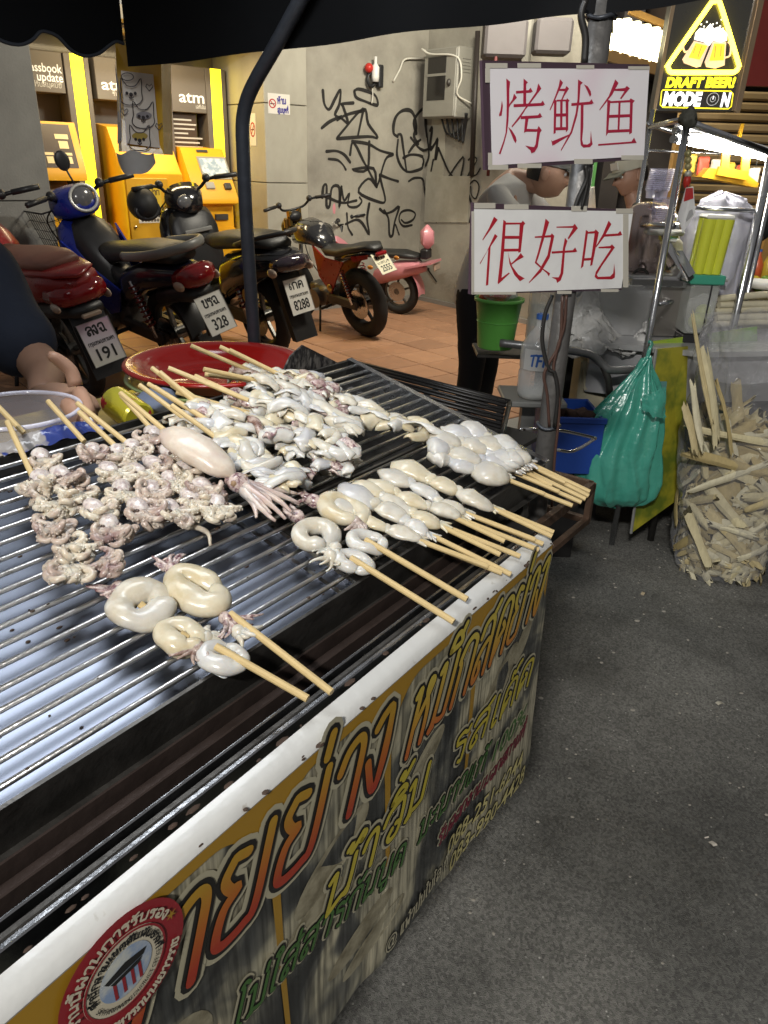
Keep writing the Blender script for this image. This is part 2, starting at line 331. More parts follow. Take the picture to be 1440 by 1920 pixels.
# ------------------------------------------------------------------ ground
SW=.12
_b=math.radians(50); W=Vec((math.sin(_b),math.cos(_b),0)); N=Vec((math.cos(_b),-math.sin(_b),0)); K=gz(781,561,SW)
def wl(s,n,z): p=K+W*s+N*n; return Vec((p.x,p.y,z))
def wsz(px,py,off): p=onp(px,py,K+N*off,N); return ((p-K).dot(W),p.z)
def asphalt():
    m=M('asphalt',(.160,.157,.143),.6,0,var=.5,scale=4,bump=.55,bscale=420,detail=8,rvar=.18); nt=m.node_tree; Nn=nt.nodes; L=nt.links; b=Nn['Principled BSDF']
    tc=Nn.new('ShaderNodeTexCoord'); vo=Nn.new('ShaderNodeTexVoronoi'); vo.inputs['Scale'].default_value=75; L.new(tc.outputs['Object'],vo.inputs['Vector'])
    lt=Nn.new('ShaderNodeMath'); lt.operation='LESS_THAN'; lt.inputs[1].default_value=.17; L.new(vo.outputs['Distance'],lt.inputs[0])
    sx=Nn.new('ShaderNodeSeparateColor'); L.new(vo.outputs['Color'],sx.inputs[0]); gt=Nn.new('ShaderNodeMath'); gt.operation='GREATER_THAN'; gt.inputs[1].default_value=.9; L.new(sx.outputs[0],gt.inputs[0])
    mu=Nn.new('ShaderNodeMath'); mu.operation='MULTIPLY'; L.new(lt.outputs[0],mu.inputs[0]); L.new(gt.outputs[0],mu.inputs[1])
    old=b.inputs['Base Color'].links[0].from_socket; mx=Nn.new('ShaderNodeMix'); mx.data_type='RGBA'; L.new(mu.outputs[0],mx.inputs['Factor']); L.new(old,mx.inputs['A']); mx.inputs['B'].default_value=(.42,.41,.38,1)
    n3=Nn.new('ShaderNodeTexNoise'); n3.inputs['Scale'].default_value=1.3; n3.inputs['Detail'].default_value=5; L.new(tc.outputs['Object'],n3.inputs['Vector'])
    mr=Nn.new('ShaderNodeMapRange'); mr.inputs['From Min'].default_value=.35; mr.inputs['From Max'].default_value=.7; mr.inputs['To Min'].default_value=.5; mr.inputs['To Max'].default_value=1.35; L.new(n3.outputs['Fac'],mr.inputs['Value'])
    m2=Nn.new('ShaderNodeMix'); m2.data_type='RGBA'; m2.blend_type='MULTIPLY'; m2.inputs['Factor'].default_value=1; L.new(mx.outputs['Result'],m2.inputs['A']); L.new(mr.outputs[0],m2.inputs['B']); L.new(m2.outputs['Result'],b.inputs['Base Color'])
    n4=Nn.new('ShaderNodeTexNoise'); n4.inputs['Scale'].default_value=2.6; n4.inputs['Detail'].default_value=7; n4.inputs['Distortion'].default_value=1.2; L.new(tc.outputs['Object'],n4.inputs['Vector'])
    m4=Nn.new('ShaderNodeMapRange'); m4.inputs['From Min'].default_value=.50; m4.inputs['From Max'].default_value=.74; m4.inputs['To Min'].default_value=1.; m4.inputs['To Max'].default_value=.72; L.new(n4.outputs['Fac'],m4.inputs['Value'])
    m3=Nn.new('ShaderNodeMix'); m3.data_type='RGBA'; m3.blend_type='MULTIPLY'; m3.inputs['Factor'].default_value=1; L.new(m2.outputs['Result'],m3.inputs['A']); L.new(m4.outputs[0],m3.inputs['B']); L.new(m3.outputs['Result'],b.inputs['Base Color'])
    m5=Nn.new('ShaderNodeMapRange'); m5.inputs['From Min'].default_value=.53; m5.inputs['From Max'].default_value=.68; m5.inputs['To Min'].default_value=.66; m5.inputs['To Max'].default_value=.34; L.new(n4.outputs['Fac'],m5.inputs['Value']); L.new(m5.outputs[0],b.inputs['Roughness'])
    v2=Nn.new('ShaderNodeTexVoronoi'); v2.inputs['Scale'].default_value=190; L.new(tc.outputs['Object'],v2.inputs['Vector']); s2=Nn.new('ShaderNodeSeparateColor'); L.new(v2.outputs['Color'],s2.inputs[0])
    m6=Nn.new('ShaderNodeMapRange'); m6.inputs['To Min'].default_value=.62; m6.inputs['To Max'].default_value=1.38; L.new(s2.outputs[1],m6.inputs['Value'])
    m7=Nn.new('ShaderNodeMix'); m7.data_type='RGBA'; m7.blend_type='MULTIPLY'; m7.inputs['Factor'].default_value=1; L.new(m3.outputs['Result'],m7.inputs['A']); L.new(m6.outputs[0],m7.inputs['B']); L.new(m7.outputs['Result'],b.inputs['Base Color'])
    return m
road_m=asphalt()
g=MB().grid(lambda a,b:Vec((-40+80*a,-40+80*b,0)),81,81)
struct('road',g,road_m)
gv=MB(); _r=random.Random(21)
for i in range(420):
    x=_r.uniform(.15,2.2); y=_r.uniform(.5,3.2); r=abs(_r.gauss(.0022,.0016))+.0008; gv.ell((x,y,r*.35),(r*_r.uniform(.8,1.6),r,r*.6),None,6,4)
o=link('road_grit',gv.mesh('road_grit'),M('pale_grit',(.30,.28,.24),.8,0,var=.5,scale=60)); tag(o,'loose grit and small stones scattered on the asphalt','grit',kind='stuff')
for i,(x,y,a_,c_) in enumerate(((1.0,1.75,.4,(.45,.42,.34)),(.78,1.25,1.9,(.50,.46,.40)),(1.25,1.45,2.6,(.40,.30,.18)),(.95,2.35,.9,(.42,.34,.22)))):
    tag(link('litter_scrap',MB().grid(lambda u,v:Vec(((u-.5)*.03*math.cos(a_)-(v-.5)*.012*math.sin(a_),(u-.5)*.03*math.sin(a_)+(v-.5)*.012*math.cos(a_),.002+.003*math.sin(u*5+i))),8,4).mesh('litter_scrap'),M('litter_%d'%i,c_,.8,0),None,(x,y,0)),'small pale scrap on the road, %s from the cart'%['second','nearest','farthest','third'][i],'litter','scraps lying on the road')
# pavement slab with kerb and terracotta tiles
EDGE=3.45   # distance wall -> kerb
kerb_m=M('kerb_concrete',(.26,.25,.23),.8,0,var=.25,scale=6,bump=.3)
grout=M('tile_grout',(.16,.10,.07),.9,0,var=.3,scale=20,bump=.3)
pv=MB().prism([wl(-9,EDGE,0.001),wl(9,EDGE,.001),wl(9,-6,.001),wl(-9,-6,.001)],(0,0,SW-.007))
pave=struct('pavement',pv,grout)
tile_ms=[M('terracotta_tile_%s'%k,c,.5,0,var=.22,scale=10,bump=.15,bscale=60,rvar=.12) for k,c in (('a',(.40,.215,.125)),('b',(.44,.24,.14)),('c',(.36,.195,.115)))]
TS=.30
tme=[]
for q in range(3):
    me=MB().box((0,0,0),(TS-.008,TS-.008,.012),(W,N,Z),.003).mesh('tile'); me.materials.append(tile_ms[q]); tme.append(me)
cnt=0
for i in range(-16,6):
    for j in range(0,11):
        s=(i+.5)*TS; n=EDGE-.16-(j+.5)*TS
        if n<-.0: continue
        P=wl(s,n,SW-.006); q=P-EYE; w=q.dot(FW); x=720+FPX*q.dot(RT)/w; y=960-FPX*q.dot(UP)/w
        if x<-60 or x>1130: continue
        o=link('tile',random.choice(tme),None,pave,P+Vec((0,0,random.uniform(-.0012,.0012)))); cnt+=1
kb=MB(); 
for i in range(-9,9): kb.box(wl(i+.5,EDGE-.075,SW/2+.004),(.992,.15,SW),(W,N,Z),.012)
struct('kerb',kb,kerb_m)
# ------------------------------------------------------------------ cash-machine bay
def wbox(mb,s0,s1,n0,n1,z0,z1,bev=0): return mb.box(wl((s0+s1)/2,(n0+n1)/2,(z0+z1)/2),(abs(s1-s0),abs(n1-n0),abs(z1-z0)),(W,N,Z),bev)
AO=-.55   # plane of the machine fronts
concrete=M('grey_concrete_panel',(.25,.245,.22),.75,0,col2=(.17,.165,.15),mixlo=.35,mixhi=.75,scale=2.2,bump=.25,bscale=70)
marble=M('beige_stone_cladding',(.42,.40,.33),.5,0,col2=(.33,.31,.25),mixlo=.35,mixhi=.7,scale=3.5,bump=.08,bscale=50,stretch=(1,1,.6))
PO=.03   # front of the stone pillar
sP1=wsz(576,250,PO)[0]; sP0=wsz(497,250,PO)[0]
t=T('stone_pillar',wl((sP0+sP1)/2,PO,SW),'beige stone clad pillar between the cash machines and the graffiti wall','pillar')
for z0,z1 in ((SW,.62),(.626,1.21),(1.216,1.80),(1.806,2.4),(2.406,3.2)):
    t.add('stone_slab',wbox(MB(),sP0,sP1,AO-.3,PO,z0,z1,.004),marble)
t=T('grey_pillar',wl(wsz(0,300,.25)[0],.25,SW),'grey concrete pillar with damp stains left of the passbook machine','pillar')
sL=wsz(82,270,.25)[0]
for z0,z1 in ((SW,1.09),(1.096,2.06),(2.066,3.2)): t.add('concrete_panel',wbox(MB(),sL-1.6,sL,AO-.3,.25,z0,z1,.004),concrete)
brownm=M('grey_brown_laminate',(.135,.118,.10),.42,0,var=.06,scale=4,coat=.2)
orange=M('orange_machine_paint',(.80,.41,.015),.38,0,var=.05,scale=4,coat=.2)
orange2=M('deep_orange_door',(.64,.34,.02),.4,0,var=.05,scale=5,coat=.2)
ylight=M('yellow_light_strip',(.9,.75,.02),.4,0,emit=2.6,ecol=(1.,.80,.02),var=.02)
cream=M('cream_paint',(.60,.52,.38),.7,0,var=.06)
bay=MB(); wbox(bay,sL-.1,sP0+.1,AO-.35,AO-.25,SW,3.2)
single('bay_back_wall',bay,brownm,'grey brown back wall of the cash machine bay','wall')
bay=MB(); wbox(bay,sL,sP0,AO-.25,.2,2.22,2.3); 
single('bay_ceiling',bay,cream,'cream ceiling panel above the cash machines','ceiling')
def FZ(off): return Frame2(wl(0,off,0),W,Z,N)
white_t=M('white_lettering',(.85,.84,.80),.5,0,emit=.25,var=.02)
grey_t=M('pale_grey_lettering',(.5,.49,.46),.5,0,var=.02)
screen_m=M('lit_screen',(.25,.32,.38),.25,0,emit=.35,col2=(.55,.60,.62),mixlo=.45,mixhi=.55,scale=14)
darkscr=M('dark_brown_panel',(.06,.04,.028),.35,0,var=.2,coat=.3)
def prof(mb,s0,s1,pts):  # (n,z) outline extruded along W
    return mb.prism([wl(s0,AO+n,z) for n,z in pts],W*(s1-s0))
def header(t,px0,px1,pyb,name='header_panel'):
    s0=wsz(px0,190,AO)[0]; s1=wsz(px1,190,AO)[0]; zb=wsz((px0+px1)/2,pyb,AO)[1]
    t.add('header_panel',wbox(MB(),s0,s1,AO-.2,AO,zb,2.06,.004),brownm); return s0,s1,zb
# passbook machine
t=T('passbook_machine',wl(wsz(110,300,AO)[0],AO,SW),'orange passbook update machine beside the grey pillar','machine')
s0,s1,zb=header(t,20,126,172); F=FZ(AO)
x0,zt=wsz(62,132,AO)
lt=latin_mb('passbook',Frame2(wl(s1-.265,AO,wsz(100,136,AO)[1]),W,Z,N),.056,fit=.255,bold=.012); latin_mb('update',Frame2(wl(s1-.195,AO,wsz(100,153,AO)[1]),W,Z,N),.056,fit=.185,bold=.012,mb=lt)
t.add('lettering',lt,white_t)
t.add('lettering',thai_mb('ปรับสมุดบัญชี',Frame2(wl(s1-.235,AO,wsz(100,164,AO)[1]),W,Z,N),.026,.004,fit=.21),grey_t)
t.add('cabinet',prof(MB(),s0,s1+.05,[(-.2,SW),(.16,SW),(.16,1.0),(.1,1.06),(-.2,1.06)]),orange,'auto')
t.add('console',prof(MB(),s0,s1+.02,[(-.2,1.22),(.17,1.20),(.17,1.26),(.03,1.60),(-.2,1.60)]),orange,'auto')
def slope(sa,sb,za,zb_,na,nb,off): # frame on the slanted console, from bottom (na,za) to top (nb,zb)
    y=(wl(0,AO+nb,zb_)-wl(0,AO+na,za)); yl=y.length; y/=yl; n=W.cross(y); 
    if n.dot(N)<0: n=-n
    return Frame2(wl(sa,AO+na,za)+n*off,W,y,n),yl
Fs,yl=slope(s0,s1,1.26,1.60,.17,.03,.002); Lw=s1-s0
t.add('screen',MB().prism([Fs(.02,.03),Fs(Lw-.03,.03),Fs(Lw-.03,yl-.02),Fs(.02,yl-.02)],Fs.n*.002),darkscr)
ic=MB()
for a,b,w_,h_ in ((.62,.24,.24,.035),(.66,.17,.17,.055),(.62,.12,.24,.02),(.66,.06,.18,.05),(.36,.12,.16,.02),(.38,.06,.12,.05)): ic.prism([Fs(Lw*a,b,.003),Fs(Lw*(a+w_),b,.003),Fs(Lw*(a+w_),b+h_,.003),Fs(Lw*a,b+h_,.003)],Fs.n*.001)
t.add('screen_icon',ic,M('cream_print',(.75,.62,.34),.5,0))
pr=MB(); prof(pr,s0+.1,s1-.08,[(-.1,1.06),(.12,1.06),(.12,1.10),(-.02,1.19),(-.1,1.19)]); t.add('printer',pr,M('grey_plastic',(.34,.33,.30),.45,0),'auto')
# light strips
for px0,px1,pt,nm,lab in ((141,164,100,'light_strip','glowing yellow light strip right of the passbook machine'),(397,416,130,'light_strip','glowing yellow light strip at the right end by the stone pillar'),(298,313,125,'light_strip','glowing yellow light strip behind the hanging tissue box')):
    s0=wsz(px0,190,AO)[0]; s1=wsz(px1,190,AO)[0]
    t=T(nm,wl((s0+s1)/2,AO,SW),lab,'light strip','yellow light strips between the machines')
    t.add('diffuser',wbox(MB(),s0,s1,AO-.03,AO+.005,SW,2.06),ylight)
    fr=MB(); wbox(fr,s0-.05,s0-.002,AO-.2,AO+.008,SW,2.06,.003); wbox(fr,s1+.002,s1+.04,AO-.2,AO+.008,SW,2.06,.003); t.add('frame',fr,brownm)
# deposit machine
t=T('deposit_machine',wl(wsz(250,300,AO)[0],AO,SW),'orange cash deposit machine behind the blue motorbike','machine')
s0,s1,zb=header(t,184,296,190)
t.add('lettering',latin_mb('atm',Frame2(wl(s0+.04,AO,wsz(200,168,AO)[1]),W,Z,N),.075,fit=.21,bold=.012),white_t)
t.add('lettering',thai_mb('รับเงิน',Frame2(wl(s0+.12,AO,wsz(200,178,AO)[1]),W,Z,N),.02,.004,fit=.12),grey_t)
zd=wsz(280,334,AO+.3)[1]; zt_=wsz(205,238,AO+.05)[1]
t.add('cabinet',prof(MB(),s0+.02,s1+.02,[(-.2,SW),(.3,SW),(.3,zd+.03),(.27,zd+.05),(.06,zt_),(-.2,zt_+.03)]),orange,'auto')
sd0=wsz(241,400,AO+.3)[0]; sd1=wsz(318,400,AO+.3)[0]
t.add('door',wbox(MB(),sd0,sd1,AO+.30,AO+.315,SW+.02,zd,.004),orange2)
t.add('door_knob',MB().ell(wl(sd0+.04,AO+.325,wsz(258,425,AO+.3)[1]),.012),chrome,True)
def sbox(x0,y0,x1,y1): return wsz(x0,(y0+y1)/2,AO+.316)[0],wsz(x1,(y0+y1)/2,AO+.316)[0],wsz((x0+x1)/2,y1,AO+.316)[1],wsz((x0+x1)/2,y0,AO+.316)[1]
a0,a1,z0_,z1_=sbox(258,346,303,396); w_=a1-a0
st=T('paper_sticker',wl(a0,AO+.316,z0_),'yellow notice stuck on the door of the deposit machine','sticker')
st.add('sheet',wbox(MB(),a0,a1,AO+.3155,AO+.317,z0_,z1_),M('yellow_paper',(.62,.42,.03),.6,0))
H_=z1_-z0_; tm=thai_mb('ตู้รับฝาก',Frame2(wl(a0+.08*w_,AO+.317,z0_+.62*H_),W,Z,N),H_*.17,.007,fit=w_*.84); thai_mb('เงินสด',Frame2(wl(a0+.2*w_,AO+.317,z0_+.30*H_),W,Z,N),H_*.17,.007,fit=w_*.6,mb=tm); thai_mb('รับบัตรทุกธนาคาร',Frame2(wl(a0+.1*w_,AO+.317,z0_+.08*H_),W,Z,N),H_*.07,.003,fit=w_*.8,mb=tm)
st.add('lettering',tm,M('brown_ink',(.10,.06,.02),.6,0))
a0,a1,z0_,z1_=sbox(260,399,304,418); w_=a1-a0; H_=z1_-z0_
st2=T('bank_icons_sticker',wl(a0,AO+.316,z0_),'small white sticker with two rows of dark dots on the deposit machine','sticker')
st2.add('sheet',wbox(MB(),a0,a1,AO+.3155,AO+.317,z0_,z1_),M('white_paper',(.72,.68,.6),.6,0))
for r in range(2):
    for k in range(7-r): st2.add('dot',MB().disc(wl(a0+w_*(.1+.06*r+k*.13),AO+.3178,z0_+H_*(.7-.42*r)),H_*.16,N,10),M('dark_icons',(.08,.07,.08),.6,0,col2=(.25,.2,.1),scale=60))
# cash machine
t=T('cash_machine',wl(wsz(360,300,AO)[0],AO,SW),'orange cash machine with small screen and keypad left of the bent post','machine')
s0,s1,zb=header(t,322,387,211)
t.add('lettering',latin_mb('atm',Frame2(wl(s1-.245,AO,wsz(365,193,AO)[1]),W,Z,N),.085,fit=.225,bold=.012),white_t)
t.add('lettering',thai_mb('เอทีเอ็ม',Frame2(wl(s1-.1,AO,wsz(365,203,AO)[1]),W,Z,N),.02,.004,fit=.09),grey_t)
nt_=T('info_panel',wl(s0+.1,AO-.05,1.3),'dark panel with rows of white print above the orange cash machine','panel')
nt_.add('sheet',wbox(MB(),s0,s1-.08,AO-.06,AO-.05,1.36,zb-.01),darkscr)
pm=MB()
for r in range(8):
    wbox(pm,s0+.02,s0+.02+random.uniform(.12,.26),AO-.0495,AO-.049,zb-.06-r*.034,zb-.048-r*.034)
nt_.add('print_line',pm,grey_t)
t.add('cabinet',prof(MB(),s0+.01,s1+.09,[(-.2,SW),(.3,SW),(.3,.80),(.20,.84),(.20,1.02),(.30,1.04),(.30,1.08),(.06,1.46),(-.2,1.48)]),orange,'auto')
Fs,yl=slope(s0,s1,1.08,1.46,.30,.06,.002)
t.add('screen_frame',MB().prism([Fs(.13,.17),Fs(.40,.17),Fs(.40,.37),Fs(.13,.37)],Fs.n*.004),M('grey_bezel',(.3,.29,.25),.4,0))
t.add('screen',MB().prism([Fs(.145,.185,.004),Fs(.385,.185,.004),Fs(.385,.355,.004),Fs(.145,.355,.004)],Fs.n*.001),screen_m)
t.add('card_reader',MB().box(Fs(.33,.10,.01),(.06,.055,.03),(W,Fs.y,Fs.n),.005),M('dark_grey_plastic',(.05,.05,.05),.4,0))
t.add('receipt_slot',MB().box(Fs(.17,.11,.006),(.08,.06,.02),(W,Fs.y,Fs.n),.005),M('grey_plastic',(.34,.33,.30),.45,0))
t.add('cash_slot',wbox(MB(),s0+.22,s1+.03,AO+.195,AO+.22,.90,.95,.004),M('dark_grey_plastic',(.05,.05,.05),.4,0))
t.add('camera_slot',MB().box(Fs(.2,.42,.002),(.1,.02,.01),(W,Fs.y,Fs.n)),M('dark_grey_plastic',(.05,.05,.05),.4,0))
# the alcove's right reveal is the pillar side; no-smoking notices on the pillar
redi=M('red_print',(.45,.03,.03),.5,0); blui=M('violet_blue_print',(.06,.05,.28),.5,0)
def nosmoke(name,px,py,wpx,hpx,lab,off,vert):
    s,z=wsz(px,py,off); k=abs(wsz(px+50,py,off)[0]-s)/50; w=wpx*k; h=hpx*k*1.0
    t=T(name,wl(s,off,z-h/2),lab,'sign'); t.add('sheet',wbox(MB(),s-w/2,s+w/2,off,off+.002,z-h/2,z+h/2),M('white_paper',(.72,.68,.6),.6,0))
    cz=z+(h*.12 if vert else 0); cs=s if vert else s-w*.3; r=min(w*.42 if vert else w*.17,h*.4)
    F=Frame2(wl(cs,off+.0025,cz),W,Z,N); ring=[F(r*.85*math.cos(a*PI/12),r*.85*math.sin(a*PI/12)) for a in range(24)]
    mb=MB().ribbon(ring,r*.26,N,closed=True); mb.ribbon([F(-r*.6,r*.6,.0006),F(r*.6,-r*.6,.0006)],r*.2,N,caps=False); t.add('ring',mb,redi)
    t.add('cigarette',MB().ribbon([F(-r*.6,-.05*r,.0003),F(r*.6,-.05*r,.0003)],r*.22,N,caps=False),inkblk)
    if not vert:
        tm=thai_mb('ห้าม',Frame2(wl(s-w*.08,off+.003,z+h*.02),W,Z,N),h*.24,h*.06,fit=w*.4); thai_mb('สูบบุหรี่',Frame2(wl(s-w*.08,off+.003,z-h*.42),W,Z,N),h*.2,h*.05,fit=w*.5,mb=tm); t.add('lettering',tm,blui)
nosmoke('no_smoking_sign',523,195,40,28,'wide no smoking notice with violet Thai words on the stone pillar',PO,False)
# small notice on the pillar's yellow-lit side wall
t=T('small_smoking_notice',wl(sP0,-.15,1.3),'small upright no smoking notice on the yellow lit side of the pillar','sign')
q=onp(474,243,wl(sP0-.002,0,0),W); cn=(q-K).dot(N)
t.add('sheet',MB().box(wl(sP0-.002,cn,q.z),(.002,.10,.24),(W,N,Z)),M('white_paper',(.72,.68,.6),.6,0))
F=Frame2(wl(sP0-.004,cn,q.z+.0),-N,Z,-W); mb=MB().ribbon([F(.035*math.cos(a*PI/12),.05*math.sin(a*PI/12)) for a in range(24)],.011,-W,closed=True); mb.ribbon([F(-.025,.035,.0006),F(.025,-.035,.0006)],.009,-W,caps=False); t.add('ring',mb,redi)
t.add('cigarette',MB().ribbon([F(-.022,0,.0003),F(.022,0,.0003)],.009,-W,caps=False),inkblk)
# bay lamp (recessed ceiling light, above the frame)
t=T('bay_downlight',wl((sL+sP0)/2,-.1,2.2),'recessed warm downlight in the ceiling of the cash machine bay','lamp')
t.add('housing',wbox(MB(),(sL+sP0)/2-.65,(sL+sP0)/2+.65,-.2,0,2.19,2.215),M('white_metal',(.7,.7,.7),.4,0))
la=area('bay_lamp',wl((sL+sP0)/2,-.1,2.18),wl((sL+sP0)/2,-.25,0),1.2,20,(1,.80,.48),.18); la.parent=t.e; la.matrix_parent_inverse=t.e.matrix_basis.inverted()
# ------------------------------------------------------------------ graffiti wall (two faces meeting in the corner)
plaster=M('stained_plaster',(.38,.36,.30),.85,0,col2=(.20,.185,.155),mixlo=.38,mixhi=.72,scale=1.6,bump=.35,bscale=35,detail=8)
t=T('graffiti_wall',wl(-.7,0,SW),'dirty plaster wall covered in black graffiti beside the stone pillar','wall')
t.add('wall_face',wbox(MB(),sP1-.05,.0,-.25,0.,SW,3.4),plaster)
sB=onp(906,300,wl(0,0,0),W); nB=1.8
mbB=MB(); wbox(mbB,0.,.25,-.25,nB,SW,3.4); t.add('wall_face',mbB,plaster)
pale=M('pale_plaster_patch',(.46,.44,.36),.8,0,col2=(.36,.34,.27),scale=3,bump=.2)
def onB(px,py,h=0): return onp(px,py,wl(0,0,0),W)-W*h
def onA(px,py,h=0): return onp(px,py,wl(0,0,0),N)+N*h
def onAB(px,py,h=0):
    p=onp(px,py,wl(0,0,0),N)
    return p+N*h if (p-K).dot(W)<0 else onB(px,py,h)
pt=MB().prism([onB(801,330,.004),onB(884,330,.004),onB(878,417,.004),onB(797,417,.004)],-W*.01); t.add('patch',pt,pale)
pt=MB().prism([onB(812,215,.002),onB(838,215,.002),onB(832,330,.002),onB(801,330,.002)],-W*.006); t.add('patch',pt,pale)
base=MB(); wbox(base,sP1,-.0,0,.02,SW,SW+.05); wbox(base,-.02,0,.02,nB,SW,SW+.04); t.add('skirting',base,kerb_m)
spray=M('black_spray_paint',(.018,.016,.014),.8,0,var=.3,scale=30)
GR=[ # strokes traced as centre lines
 ('5',[(605,170),(608,195),(617,205),(628,185),(638,168),(636,195),(628,215),(640,222),(652,230),(643,200),(640,195),(662,193)]),
 ('5',[(603,240),(618,228),(640,218)]),('5',[(632,225),(650,215),(682,207)]),
 ('5',[(664,170),(672,167),(690,172),(704,180),(708,196),(700,196),(684,190),(668,183),(664,172)]),
 ('5',[(632,258),(680,204),(690,232),(708,258),(690,256),(632,260)]),('5',[(681,206),(670,258)]),
 ('5',[(656,290),(660,268),(668,275),(680,300),(690,318),(706,350)]),('5',[(692,266),(688,318),(660,318),(700,316),(706,350),(722,300),(736,290)]),('5',[(660,265),(690,270),(712,282),(736,289)]),
 ('5',[(612,284),(630,283),(645,290),(656,304)]),('4',[(616,298),(632,300),(642,308),(648,318)]),
 ('5',[(712,328),(730,335),(746,340)]),('5',[(706,350),(690,335),(672,360),(708,378),(722,376),(714,340),(712,330)]),
 ('5',[(604,370),(606,350),(612,348),(612,385),(618,385),(622,352),(636,352),(636,390),(640,350)]),('4',[(640,350),(645,376),(655,362),(652,385),(668,388),(678,378),(674,370)]),('5',[(605,366),(640,380),(668,376)]),
 ('5',[(692,382),(688,410),(692,440),(680,420),(668,412),(648,420)]),('4',[(650,400),(652,425),(660,440)]),
 ('5',[(712,392),(722,400),(736,396),(748,388),(740,415),(736,440),(730,440),(728,410),(720,395)]),('4',[(736,440),(740,420),(748,440)]),
 ('4',[(752,412),(760,418),(774,412),(778,400),(766,394),(752,398),(748,412),(756,424),(772,422)]),
 ('6',[(745,256),(738,250),(738,232),(744,216),(756,207),(770,208),(778,222),(780,240),(776,256),(784,270)]),('6',[(780,250),(776,226),(790,206),(798,208),(800,236),(802,256)]),
 ('5',[(746,252),(752,254),(756,280),(762,322)]),('5',[(746,262),(744,290),(752,312),(764,322),(780,320),(792,314),(796,300),(788,292),(770,290),(756,296)]),('5',[(766,286),(776,272),(788,262)]),('5',[(770,258),(784,276),(796,282),(812,276)]),
 ('6',[(808,245),(812,240),(808,280),(818,268),(822,262),(818,300),(824,278)]),('5',[(802,250),(806,290),(800,310)]),('5',[(814,300),(810,320)]),
 ('4',[(766,340),(776,334),(790,334),(796,340),(798,360),(804,380),(816,382),(836,384),(850,378),(856,360),(850,340)]),
 ('4',[(824,278),(842,320),(852,334),(846,346),(838,340),(870,294),(866,330),(860,346)]),('4',[(852,345),(870,356),(882,372),(886,392),(882,416)]),('4',[(844,380),(846,416)]),('4',[(796,345),(806,380),(820,416)]),
 ('3',[(880,300),(888,294),(896,300),(884,320),(880,330),(894,328),(902,316)]),('3',[(882,345),(892,338),(900,350),(894,372),(886,366),(884,350)]),('3',[(878,330),(876,350),(886,380)]),
 ('4',[(782,480),(800,500),(820,528)]),('3',[(790,500),(806,504)]),
]
for wd_,pts in GR:
    P=[(p.x,p.y) for p in crv([(a,b,0) for a,b in pts],4)]
    mb=MB(); seg=[]
    for a,b in P:
        isA=(onp(a,b,wl(0,0,0),N)-K).dot(W)<0
        if seg and seg[-1][0]!=isA: seg.append((isA,[(a,b)]))
        elif not seg: seg.append((isA,[(a,b)]))
        else: seg[-1][1].append((a,b))
    for isA,q in seg:
        if len(q)>1: mb.ribbon([(onA if isA else onB)(a,b,.012 if not isA else .003) for a,b in q],[float(wd_)*.0053*(.78+.34*(.5+.5*math.sin(j*.55+q[0][0]))) for j in range(len(q))],N if isA else -W)
    t.add('graffiti_stroke',mb,spray)
# meter box on the wall
mg=M('grey_metal_box',(.30,.29,.25),.5,.2,var=.12,scale=12,bump=.1); 
bc=onB(856,160); t=T('meter_box',bc,'grey metal electricity meter box with window above the graffiti','meter box')
cn=(bc-K).dot(N); Hh=.54; Wd=.42; Dp=.2
t.add('case',wbox(MB(),-Dp,0,cn-Wd/2,cn+Wd/2,bc.z-Hh/2,bc.z+Hh/2,.01),mg)
t.add('door',wbox(MB(),-Dp-.015,-Dp-.001,cn-Wd/2+.01,cn+Wd/2-.01,bc.z-Hh/2+.01,bc.z+Hh/2-.01,.004),mg)
t.add('pane',wbox(MB(),-Dp-.018,-Dp-.0145,cn-Wd/2+.06,cn+Wd/2-.13,bc.z-.13,bc.z+.2),M('dark_glass',(.03,.028,.025),.1,0))
t.add('glazing_bar',wbox(MB(),-Dp-.022,-Dp-.0165,cn-Wd/2+.055,cn+Wd/2-.125,bc.z+.055,bc.z+.075),mg)
t.add('latch',MB().ell(wl(-Dp-.02,cn+Wd/2-.08,bc.z),(.02,.02,.03)),darksteel,True)
lv=MB()
for k in range(5): wbox(lv,-Dp+.05,-.05,cn+Wd/2,cn+Wd/2+.006,bc.z+.08+k*.025,bc.z+.09+k*.025)
t.add('louvre',lv,mg)
cab=MB()
for k in range(5):
    a=onB(840+k*9,213,.1-.01*k); b=onB(848+k*7,252+4*k,.06); c=onB(872+k*2,240,.05); d=onB(876+k*3,213,.08); cab.tube(crv([a,b,c,d],8),.009,8)
single('meter_cables',cab,blackpl,'loop of black cables hanging under the grey meter box','cables',True)
wire=M('white_wire',(.62,.60,.52),.5,0)
single('white_cable',MB().tube(crv([onAB(735,153,.02),onAB(745,132,.03),onAB(755,112,.03),onAB(780,110,.03),onAB(815,105,.03),onB(830,98,.25),onB(845,107,.24),onB(880,108,.22),onB(893,118,.2),onB(896,150,.2),onB(888,180,.2),onB(892,195,.06)],6),.008,8),wire,'thin white cable looping from the meter box to a loose plug end','cable',True)
